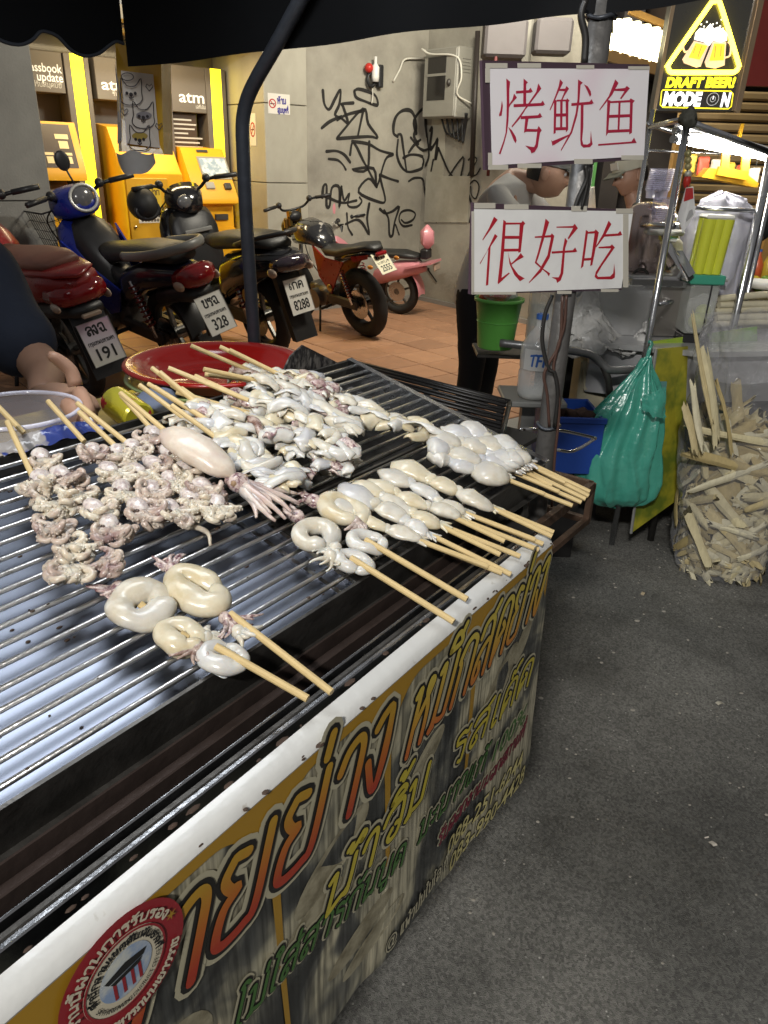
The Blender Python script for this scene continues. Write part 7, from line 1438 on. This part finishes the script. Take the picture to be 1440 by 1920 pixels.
for i,(x0,y0,x1,y1,w) in enumerate(((1300,600,1338,800,.016),(1322,660,1345,830,.026),(1345,720,1372,850,.013),(1300,720,1318,840,.022),(1284,760,1305,850,.026),(1285,800,1440,830,.022),(1290,850,1440,890,.036),(1300,920,1440,870,.026),(1330,960,1420,1060,.036),(1290,960,1330,1060,.032))):
    a_=px(x0,y0,2.45); b_=px(x1,y1,2.40); m_=(a_+b_)/2; d=(b_-a_); sk_.add('cane_strip',fibre(m_,d.normalized(),Vec((.2,-1,0)),d.length,w,x0+i),cane[i%4],'auto')
sk_.add('bagasse_core',MB().grid(lambda a,b:(lambda z,an:cx0+Vec((srad(z)*.72*math.cos(an)*(1 if b<.93 else .3)+.08*z,srad(z)*.65*math.sin(an)*(1 if b<.93 else .3)+.1*z,z)))(.03+.56*b,2*PI*a)+Vec(MN.noise_vector(Vec((a*14,b*9,2))))*.03,40,24,True),cane[2],True)
# peeled cane sticks on the counter and a clear bag
for i in range(14):
    y=560+4.0*i; x0=1338+rnd.uniform(-6,10); a_=px(x0,y,3.0+.06*(i%3)); b_=px(1500,y-6+rnd.uniform(-10,10),3.1+.06*(i%3)); o=T('cane_stick',(a_+b_)/2,'peeled sugar cane stick %s in the pile on the counter'%(['at the very top','second from the top','third from the top','fourth from the top','fifth from the top','sixth from the top','just above the middle','just below the middle','sixth from the bottom','fifth from the bottom','fourth from the bottom','third from the bottom','second from the bottom','at the very bottom'][i]),'cane','peeled cane sticks piled on the counter'); o.add('stick',MB().tube([a_,a_*.5+b_*.5+Z*.003,b_],[.013,.014,.014],10),M('peeled_cane',(.58,.53,.38),.5,0,var=.2,scale=25,stretch=(1,1,1)),'auto')
t=T('cane_stand',px(1400,625,3.05),'dark board under the pile of peeled cane','stand'); q=px(1420,622,3.1); t.add('board',MB().box((q.x,3.12,q.z-.02),(.5,.3,.02)),blackpl); t.add('block',MB().box((q.x,3.12,(cz+.02+q.z-.03)/2),(.4,.2,max(.01,q.z-.03-cz-.02))),blackpl)
t=T('lime_bag',px(1310,610,2.86),'clear bag of yellow green fruit on the counter edge','bag'); t.add('bag',MB().ell(px(1308,590,2.92),(.055,.05,.075),None,18,14).jit(.014,22,5),film('bag_film',(.8,.8,.82),.18,.06,bump=.6),True); t.add('fruit',MB().ell(px(1308,602,2.92),(.036,.034,.034),None,14,9),M('lime_fruit',(.40,.44,.05),.4,0),True); t.add('fruit',MB().ell(px(1318,585,2.94),(.03,.03,.03),None,14,9),M('lime_fruit',(.40,.44,.05),.4,0),True)
# jar with green lid and stack of yellow cups
q=px(1328,530,2.86); jr=T('square_jar',Vec((q.x,2.92,q.z-.19)),'square clear jar with green lid under the yellow cups','jar'); jr.add('glass',MB().box((q.x,2.92,q.z-.10),(.105,.10,.18),bev=.008),film('jar_glass',(.70,.72,.68),.28,.05,bump=0),'auto'); jr.add('lid',MB().box((q.x,2.92,q.z+.008),(.128,.115,.034),bev=.004),M('teal_green_lid',(.05,.30,.20),.4,0)); jr.add('corner_post',MB().cyl((q.x+.02,2.868,q.z-.19),(q.x+.02,2.868,q.z-.01),.003,seg=6),blackpl); jr.add('foot',MB().box((q.x,2.92,(q.z-.195+cz+.02)/2),(.1,.1,max(.006,q.z-.195-cz-.02)),bev=.002),blackpl)
yc=M('yellow_green_cups',(.58,.62,.05),.3,0,var=.08,coat=.4,sss=.1)
cs=T('yellow_cup_stack',Vec((q.x,2.92,q.z+.026)),'block of nested yellow green plastic cups with a white rim','cups'); zb=q.z+.026; tilt=.03
for r in range(3):
    for c_ in range(2):
        x=q.x-.032+.032*r; y_=2.90+.04*c_
        cs.add('cup',MB().lathe([(0,0),(.021,0),(.0225,.10),(.0245,.19),(.022,.19)],(x,y_,zb),(tilt*1.5,0,1),12),yc,'auto')
cs.add('rim',MB().box((q.x+.008,2.92,zb+.196),(.105,.09,.016),bev=.007),M('white_rim',(.75,.75,.70),.4,0))
# clear cups
for x,yb,yt,lab in ((1236,425,368,'lower stack of clear cups beside the stall pole'),(1230,372,314,'upper stack of clear cups rising above the other stack')):
    q=px(x,yb,3.05); n_=11; H_=(px(x,yt,3.05)-q).z; t=T('cup_stack',q,lab,'cups','stacks of clear plastic cups'); cm=film('clear_cup',(.62,.62,.78),.30,.08,bump=0)
    t.add('cup_body',MB().lathe([(0,0),(.038,0),(.043,.06)],q,seg=24),cm,True)
    for i in range(n_): t.add('cup_rim',MB().lathe([(.041,-.006),(.0445,0),(.0445,.003),(.043,.004)],q+Z*(.03+i*(H_-.03)/n_)+Vec((.002*i*.3,0,0)),seg=24),cm,True)
cupst=T('cup_stand',px(1240,432,3.05),'white tray holding the stacks of clear cups','tray'); q=px(1240,434,3.05); cupst.add('tray',MB().box((q.x,3.05,q.z),(.14,.12,.02),bev=.006),M('white_plastic',(.75,.74,.7),.4,0)); cupst.add('pillar',MB().box((q.x,3.14,(q.z+cz)/2),(.06,.04,q.z-cz-.02)),steel)
# white sack on the counter
wb=T('white_bag',px(1320,560,3.12),'big milky white plastic bag standing behind the yellow cups','bag'); q=px(1318,560,3.14)
def wbf(a,b):
    an=2*PI*a; r=(.10+.02*math.sin(b*4))*(1-.15*(b>.85)); z=q.z+.40*b; k=1 if b<.93 else (1-b)/.07*.95+.05; return Vec((q.x+r*k*1.15*math.cos(an),3.14+r*.7*k*math.sin(an),z))+Vec(MN.noise_vector(Vec((math.cos(an)*2,math.sin(an)*2,b*3))))*.03
wb.add('bag',MB().grid(wbf,36,26,True),film('milky_bag',(.62,.62,.72),.70,.25,bump=.5,bscale=14),True); wb.add('foot',MB().box((q.x,3.14,(q.z+cz)/2+.01),(.1,.08,max(.01,abs(q.z-cz)-.02))),blackpl)
# hanging price card (code left blank) and beads
t=T('price_card',px(1290,440,2.70),'white card with red heading hanging from the stall pole','card'); pts=[px(1286,352,2.7),px(1300,350,2.7),px(1304,400,2.7),px(1280,438,2.68),px(1271,404,2.68)]; t.add('card',MB().prism(pts,Vec((0,.002,0))),paper); t.add('heading',MB().prism([px(1286,353,2.698),px(1299,352,2.698),px(1300,372,2.697),px(1282,378,2.69)],Vec((0,-.001,0))),M('red_print',(.45,.03,.03),.5,0))
t.add('code_panel',MB().prism([px(1283,400,2.69),px(1298,392,2.694),px(1300,402,2.692),px(1287,416,2.686)],Vec((0,-.001,0))),M('grey_panel',(.35,.35,.35),.5,0))
for i,(y,c_) in enumerate(((288,(.45,.42,.20)),(300,(.5,.45,.22)),(312,(.45,.4,.2)),(326,(.6,.58,.5)))): t.add('bead',MB().ell(px(1290,y,2.72),.012,nu=10,nv=7),M('bead_%d'%i,c_,.3,.3),True)
t.add('red_tassel',MB().ell(px(1288,340,2.72),(.013,.013,.022),nu=10,nv=7),M('red_plastic',(.5,.03,.02),.4,0),True); t.add('cord',MB().cyl(px(1290,250,2.72),px(1288,360,2.71),.0018,seg=6),inkblk)
# tubes of light
tubem=M('lit_fluorescent_tube',(1,1,1),.3,0,emit=55,ecol=(1,.95,.84),var=.0)
for a_,b_,lab in (((1272,246),(1452,300),'near glowing fluorescent tube under the stall roof'),((1268,262),(1425,292),'far glowing fluorescent tube under the stall roof')):
    A_=px(*a_,3.05); B_=px(*b_,3.25); t=T('fluorescent_tube',A_,lab,'lamp','fluorescent tubes of the juice stall'); t.add('tube',MB().cyl(A_,B_,.012,seg=10),tubem,True); d=(B_-A_).normalized(); t.add('end_cap',MB().cyl(A_-d*.02,A_,.014,seg=10),steel,'auto'); t.add('end_cap',MB().cyl(B_,B_+d*.02,.014,seg=10),steel,'auto'); t.add('batten',MB().bar(A_+Z*.025,B_+Z*.025,.03,.018),M('white_metal',(.7,.7,.7),.4,0))
# yellow hanging frame (scale) in the glow
yf=T('yellow_scale',px(1370,350,3.3),'orange yellow hanging weighing scale lit by the tubes','scale'); ym=M('yellow_painted_metal',(.66,.36,.02),.4,0,var=.1)
yf.add('pan',MB().prism([px(1316,332,3.25),px(1330,315,3.25),px(1395,322,3.25),px(1424,345,3.25),px(1418,352,3.25)],Vec((0,.12,0))),ym)
for x in (1358,1396): yf.add('strap',MB().bar(px(x+4,268,3.27),px(x,324,3.27),.03,.012,up=(0,1,0)),ym)
yf.add('hook',MB().bar(px(1392,232,3.27),px(1385,262,3.27),.012,.012),ym); yf.add('beam',MB().bar(px(1345,320,3.24),px(1400,330,3.24),.02,.03),ym)
# fruit and dishes at the right edge
fz=px(1420,552,3.35); frt=T('fruit_tray',fz,'dark tray on the counter holding yellow and green fruit at the right edge','tray'); frt.add('tray',MB().box((fz.x+.1,3.42,fz.z-.01),(.5,.22,.03),bev=.006),blackpl); frt.add('foot',MB().box((fz.x+.1,3.42,(fz.z-.03+cz)/2),(.4,.18,max(.01,fz.z-.035-cz)),bev=.002),blackpl)
for i in range(12):
    p=px(1380+7*i,538-6*(i%3),3.36+.03*(i%2)); o=T('fruit',p-Z*.02,'small %s fruit, %s of its colour from the left in the dark tray'%('yellow' if i%2 else 'green',['first','second','third','fourth','fifth','sixth'][i//2]),'fruit','fruit in the dark tray'); o.add('fruit',MB().ell(p,(.024,.024,.022),None,12,8),M('yellow_fruit',(.50,.36,.03),.4,0) if i%2 else M('green_fruit',(.16,.26,.04),.4,0),True)
t=T('white_dish',px(1420,545,3.2),'white foam dish beside the fruit tray','dish'); q=px(1428,540,3.2); t.add('dish',MB().lathe([(0,0),(.05,0),(.065,.03),(.062,.03),(.048,.006),(0,.006)],q,seg=24),M('white_plastic',(.75,.74,.7),.4,0),True)

# more goods on and above the counter
def bagblob(name,lab,x,y,Y,r,mt,sd):
    q=px(x,y,Y); t=T(name,q-Z*r[2],lab,'bag'); t.add('bag',MB().ell(q,r,None,26,18).jit(r[0]*.30,9/r[0]*.12,sd).jit(r[0]*.12,22/r[0]*.12,sd+1),mt,True); t.add('knot',MB().ell(q+Z*r[2]*1.02,(.014,.012,.02),None,10,7).jit(.006,60,sd),mt,True)
mw=film('white_bag_film',(.74,.74,.72),.78,.25,bump=.5,bscale=20)
bagblob('knotted_bag','knotted white plastic bag beside the press cabinet',1062,612,2.93,(.05,.05,.055),mw,3)
bagblob('knotted_bag','knotted white plastic bag hanging behind the yellow cups',1362,470,3.3,(.075,.06,.12),mw,7)
bagblob('knotted_bag','small pale bag right of the clear cups',1262,478,3.1,(.04,.035,.06),film('pale_bag_film',(.70,.66,.55),.7,.25,bump=.5),11)
for i,(x,y,c_,lab) in enumerate(((1412,470,(.55,.10,.03),'orange sauce bottle at the right edge above the fruit'),(1430,480,(.50,.36,.04),'yellow sauce bottle at the right edge above the fruit'),(1396,484,(.22,.30,.06),'green sauce bottle at the right edge above the fruit'))):
    q=px(x,y+60,3.5); bottle('sauce_bottle',lab,Vec((q.x,3.5,px(1400,548,3.42).z+.004)),.026,.17,M('sauce_%d'%i,c_,.35,0,coat=.4))
for i in range(3):
    q=px(1300+30*i,640,2.86); t=T('foam_box',Vec((1.36+.16*i,3.34,cz+.021)),'white foam food box %s on the back of the counter'%(['nearest the press','in the middle of three','nearest the fruit tray'][i]),'box','foam boxes on the stall counter'); t.add('base',MB().box((1.36+.16*i,3.34,cz+.046),(.13,.12,.05),bev=.012),M('white_plastic',(.75,.74,.7),.4,0),'auto'); t.add('lid',MB().box((1.36+.16*i,3.34,cz+.082),(.135,.125,.02),bev=.008),M('white_plastic',(.75,.74,.7),.4,0),'auto')
q=px(1415,640,3.02); t=T('purple_crate',Vec((q.x+.05,3.02,0)),'dark purple crate standing under the cane sticks','crate'); t.add('box',MB().box((q.x+.05,3.0,q.z-.05),(.34,.18,.12),bev=.01),M('purple_plastic',(.10,.03,.09),.45,0)); t.add('stand',MB().box((q.x+.05,3.0,(q.z-.12)/2),(.3,.15,q.z-.125)),blackpl)
st.add('lime_panel',MB().prism([px(1225,640,2.84),px(1420,612,2.95),px(1420,668,2.95),px(1226,700,2.84)],Vec((0,.006,0))),M('lime_print',(.16,.36,.03),.45,0,col2=(.34,.42,.05),scale=9,coat=.3))
for k in range(6):
    x=1300+24*k; q=px(x,276+5*k,3.32); t=T('hanging_packet',q-Z*.10,'small snack packet hanging under the stall roof, %s from the left'%(['first','second','third','fourth','fifth','sixth'][k]),'packet','snack packets hanging under the stall roof'); t.add('packet',MB().box(q-Z*.06,(.045,.012,.07),bev=.005).jit(.004,40,k),M('packet_%d'%(k%3),((.45,.30,.04),(.40,.06,.03),(.50,.46,.38))[k%3],.3,0,coat=.4)); t.add('string',MB().cyl(q-Z*.025,q+Z*.02,.0012,seg=5),inkblk)
# ------------------------------------------------------------------ lit signs and the dark street behind the stall
YS=3.7; nS=Vec((-.10,-1,0)).normalized(); S0=px(1330,110,YS)
sf=lambda x,y,h=0: onp(x,y,S0,nS)+nS*h
kz=lambda x,y:(1140+x/4.8,y/4.8)
def zf(x,y,h=0): a,b=kz(x,y); return sf(a,b,h)
bs_=T('beer_sign',sf(1310,210),'lit black box sign with neon triangle, two beer mugs and DRAFT BEER MODE ON','sign')
cab=[zf(605,-60),zf(1345,-60),zf(1120,1000),zf(415,998)]
bs_.add('cabinet',MB().prism([p-nS*.005 for p in cab],-nS*.12),M('black_sign_box',(.012,.012,.014),.4,0)); bs_.add('face',MB().prism(cab,-nS*.004),M('black_acrylic',(.018,.017,.016),.2,0,emit=.02,ecol=(.9,.85,.7),coat=.4,var=.1))
fm=M('bronze_frame',(.30,.22,.14),.3,.8)
for a_,b_ in ((0,3),(1,2)): bs_.add('frame',MB().bar(cab[a_]+nS*.004,cab[b_]+nS*.004,.014,.014,up=nS),fm)
bs_.add('frame',MB().bar(zf(1385,-60,.0),zf(1155,1015,.0),.022,.03,up=nS),fm)
neon=M('yellow_neon',(1,.9,.1),.3,0,emit=9,ecol=(1.,.80,.05),var=0)
tri=crv([zf(x,y,.014) for x,y in ((960,18),(1000,40),(1160,560),(1165,610),(1130,650),(1060,655),(620,655),(555,648),(535,610),(550,565),(900,60),(930,25))],6,True)
bs_.add('neon_triangle',MB().tube(tri,.0095,8,closed=True),neon,True)
amber=M('beer_amber',(.75,.45,.03),.3,0,emit=1.1,ecol=(1,.62,.05),var=.15,scale=40); foam=M('foam_white',(.9,.88,.84),.4,0,emit=1.5,ecol=(1,.97,.92)); mugl=M('mug_outline',(.35,.16,.12),.4,0,emit=.15); glassm=M('mug_glass',(.80,.55,.40),.3,0,emit=.5,ecol=(1,.75,.55))
def poly(name,pts,mt,h): bs_.add(name,MB().prism([zf(x,y,h) for x,y in pts],nS*.001),mt)
poly('mug_left',[(770,370),(910,400),(830,600),(790,610),(680,570),(665,535)],glassm,.006); poly('mug_right',[(940,375),(1060,380),(1045,590),(960,618),(880,605),(865,560)],glassm,.006)
poly('beer',[(785,390),(890,415),(820,540),(720,520)],amber,.009); poly('beer',[(950,395),(1045,400),(1035,545),(905,550)],amber,.009)
poly('foam',[(780,300),(820,255),(870,265),(915,215),(945,260),(985,245),(1030,265),(1065,310),(1062,370),(1010,385),(940,370),(905,415),(850,380),(770,362)],foam,.012)
for pts in ([(740,330),(700,350),(672,420),(690,470),(715,460)],[(1075,380),(1100,410),(1090,500),(1050,520)]): bs_.add('mug_handle',MB().tube(crv([zf(x,y,.008) for x,y in pts],4),.004,6),glassm,True)
for x,y in ((835,222),(885,200),(860,242),(940,222),(975,210),(1005,238),(1030,258),(1015,180)): bs_.add('bubble',MB().disc(zf(x,y,.008),.0035 if x<1010 else .0025,nS,10),foam)
for q in ([(775,362),(800,350),(830,368),(860,350),(880,380)],[(945,370),(965,345),(990,350),(1010,310),(1030,350),(1060,340)],[(780,420),(760,480)],[(835,420),(800,520)],[(960,420),(950,520)],[(1010,420),(1005,510)]): bs_.add('drawing_line',MB().ribbon([zf(x,y,.0145) for x,y in q],.002,nS),mugl)
yl_=M('yellow_lit_letters',(.9,.75,.02),.4,0,emit=1.3,ecol=(1,.82,.03)); wl_=M('white_lit_letters',(.9,.9,.9),.4,0,emit=1.3,ecol=(1,1,1))
o_=zf(512,785); X_=(zf(1100,785)-o_).normalized(); Y_=(zf(530,700)-zf(512,785)).normalized(); w1=(zf(1128,785)-o_).length; h1=(zf(530,700)-o_).length
bs_.add('lettering',latin_mb('DRAFT BEER!',Frame2(o_,X_,Y_,nS),h1,fit=w1,sh=.05,bold=.06,off=.006),yl_)
o2=zf(487,945); w2=(zf(825,950)-o2).length; h2=(zf(500,830)-o2).length; X2=(zf(825,950)-o2).normalized()
bs_.add('lettering',latin_mb('MODE',Frame2(o2,X2,Y_,nS),h2,fit=w2,bold=.06,off=.006),wl_); o3=zf(1005,955); bs_.add('lettering',latin_mb('N',Frame2(o3,X2,Y_,nS),h2,fit=(zf(1080,957)-o3).length,bold=.06,off=.006),wl_)
cc=zf(940,893); rr_=(zf(985,893)-cc).length
for r_,w_ in ((1.15,.12),(.5,.12)): bs_.add('power_symbol',MB().ribbon([cc+X2*(rr_*r_*math.cos(a*PI/12))+Y_*(rr_*r_*math.sin(a*PI/12))+nS*.006 for a in range(24)],rr_*w_,nS,closed=True),M('grey_lit_print',(.45,.45,.46),.4,0,emit=.4))
bs_.add('power_symbol',MB().ribbon([cc+nS*.0065,cc+Y_*rr_*.55+nS*.0065],rr_*.14,nS),wl_)
bx_=[(490,810),(1100,822),(1122,845),(1105,960),(1080,980),(490,965),(468,945),(480,825)]; bs_.add('lit_border',MB().ribbon([zf(x,y,.006) for x,y in bx_],.0045,nS,closed=True),yl_)
bs_.add('hanger',MB().cyl(zf(700,-50,-.06),zf(700,-50,-.06)+Z*1.2,.01,seg=8).cyl(zf(1250,-50,-.06),zf(1250,-50,-.06)+Z*1.2,.01,seg=8),darksteel)
# glowing pleated awning lamps
lampm=M('glowing_lampshade',(1,.95,.75),.6,0,emit=5.5,ecol=(1,.90,.55),var=.05); wood=M('amber_wood',(.35,.20,.06),.5,0,var=.2)
aw=T('lamp_canopy',px(1190,120,4.6),'glowing pale yellow pleated lamp canopy beside the beer sign','lamp')
for i in range(7):
    x0=1132+18*i; x1=x0+17; yt0=24+5.5*i if i>1 else 62-26*i; yb0=95+5*i
    p=[px(x0,max(22,yt0),4.6),px(x1,max(24,yt0+4),4.6),px(x1,yb0+4,4.45),px(x0,yb0,4.45)]; c_=sum(p,Vec())/4
    aw.add('lampshade',MB().grid(lambda a,b:(p[0]*(1-a)+p[1]*a)*(1-b)+(p[3]*(1-a)+p[2]*a)*b-Vec((0,.05*math.sin(PI*a),0)),8,5),lampm,True)
aw.add('wood_rail',MB().bar(px(1128,100,4.42),px(1262,138,4.42),.03,.05),wood); aw.add('wood_rail',MB().bar(px(1128,92,4.5),px(1262,128,4.5),.05,.02),wood)
aw.add('bracket',MB().bar(px(1180,20,4.7),px(1255,50,4.7),.03,.03),wood)
# street behind: dark shop block with roller shutter, green post, grey boxes
dk=M('dark_shop_front',(.035,.028,.024),.7,0,var=.4,scale=3,bump=.2); shp=T('shop_block',Vec((3.,7.4,0)),'dark shop building behind the juice stall','building')
shp.add('wall',MB().box((5.1,7.6,1.9),(6.4,.3,3.8)),dk); shp.add('side_wall',MB().box((1.84,8.2,1.9),(.16,2.4,3.8)),dk); 
shp.add('fascia',MB().box((4.5,7.0,2.35),(5.0,.9,.5)),M('brown_fascia',(.05,.035,.025),.6,0,var=.3)); shp.add('floor_step',MB().box((4.5,7.0,.08),(5,.9,.15)),kerb_m)
slm=M('lit_brown_shutter',(.30,.21,.10),.5,.2,var=.2,scale=8); q=px(1350,330,5.6)
for i in range(16): shp.add('shutter_slat',MB().box((q.x+.15,5.62,q.z-.45+.062*i),(1.0,.035,.052),bev=.012),slm)
shp.add('shutter_post',MB().box((px(1265,330,5.6).x,5.6,.9),(.08,.08,1.8)),wood); shp.add('shutter_post',MB().box((px(1468,330,5.6).x,5.6,.9),(.08,.08,1.8)),wood); shp.add('shutter_base',MB().box((q.x+.15,5.66,.45),(1.,.04,.85)),dk)
shp.add('post',MB().box((px(1098,330,6.2).x,6.2,.95),(.12,.12,1.9)),M('green_paint',(.06,.20,.05),.6,0,var=.15)); shp.add('pipe_column',MB().cyl((px(985,80,6.4).x,6.4,0),(px(985,80,6.4).x,6.4,3.6),.05,seg=12),M('dirty_pale_pipe',(.22,.21,.18),.7,0)); 
shp.add('air_conditioner',MB().box(px(945,75,6.3),(.30,.25,.24),bev=.02),M('dusty_grey_box',(.11,.10,.10),.7,0)); shp.add('vent_hood',MB().box(px(1035,70,6.3),(.26,.2,.22),bev=.02),M('dusty_grey_box',(.11,.10,.10),.7,0)); shp.add('cable_tray',MB().cyl(px(935,30,6.2),px(915,330,6.2),.012,seg=8),M('dark_red_pipe',(.10,.02,.02),.6,0),True)
shp.add('red_panel',MB().box(px(1440,55,4.9),(.30,.05,.55)),M('dark_red_panel',(.20,.02,.015),.6,0,var=.2)); 
g_=T('menu_shelf',px(1110,375,4.9),'small lit shelf with white towel roll behind the sign pole','shelf'); g_.add('roll',MB().cyl(px(1106,392,4.9),px(1104,352,4.9),.035,seg=16),M('white_tissue',(.62,.60,.56),.85,0),'auto'); q=px(1106,398,4.9); g_.add('plank',MB().box(q,(.3,.2,.02)),wood); g_.add('stand',MB().box((q.x,q.y,q.z/2-.01),(.2,.1,q.z-.02)),dk)
# houses closing the street to the sides (out of view, they only bound the place)
far=T('unseen_far_building',Vec((9,10,0)),'unseen dark street facade that only bounds the place to the right','building'); far.add('wall',MB().box((8.2,6.0,2.5),(.3,9,5)),dk); far.add('roof_edge',MB().box((8.0,6,5.05),(.8,9,.15)),dk)
# ------------------------------------------------------------------ lamps that light the place
lp=T('canopy_lamp',c3(-.3,.5,1.9),'white strip lamp fixed under the canopy above the squid','lamp'); A_=c3(-.66,.56,1.92); B_=c3(.06,.50,1.92)
lp.add('housing',MB().bar(A_+Z*.022,B_+Z*.022,.38,.03),M('white_metal',(.7,.7,.7),.4,0)); la=area('canopy_lamp_light',(A_+B_)/2,(A_+B_)/2-Z*1.0,(B_-A_).length,8,(.90,.95,1.0),.36); la.rotation_euler[2]=math.atan2((B_-A_).y,(B_-A_).x)
la.rotation_euler=(0,0,math.atan2((B_-A_).y,(B_-A_).x))
la.parent=lp.e; la.matrix_parent_inverse=lp.e.matrix_basis.inverted()
lp.add('cord',MB().cyl((A_+B_)/2+Z*.03,(A_+B_)/2+Z*.15,.004,seg=6),cabm)
fl=T('added_floodlight',wl(.3,2.4,3.3),'unseen warm flood lamp added to brighten the wall and pavement','lamp'); p_=wl(-1.4,2.7,3.2); fl.add('housing',MB().box(p_+Z*.05,(.5,.3,.06)),M('white_metal',(.7,.7,.7),.4,0)); fl.add('bracket',MB().bar(p_+Z*.08,wl(-1.4,0,3.3),.03,.03),darksteel)  # unseen flood lamp, added to brighten the dark wall and pavement
lb_=area('added_flood',p_,wl(-.5,.2,.9),.9,150,(1,.93,.78),.4); lb_.parent=fl.e; lb_.matrix_parent_inverse=fl.e.matrix_basis.inverted()
sl_=T('street_lamp',Vec((-1.6,-3.0,0)),'street lamp on a post across the road behind the viewer','lamp'); LP=Vec((-.85,-2.4,3.5)); sl_.add('post',MB().cyl((-1.6,-3.0,0),(-1.6,-3.0,3.62),.05,seg=14),darksteel,True); sl_.add('arm',MB().bar(Vec((-1.6,-3.0,3.6)),LP+Z*.08,.04,.04),darksteel); sl_.add('head',MB().box(LP+Z*.05,(.5,.3,.07),bev=.02),darksteel)
lc_=area('street_light',LP,(.5,1.4,.3),.42,330,(1,.97,.92),.25); lc_.parent=sl_.e; lc_.matrix_parent_inverse=sl_.e.matrix_basis.inverted()
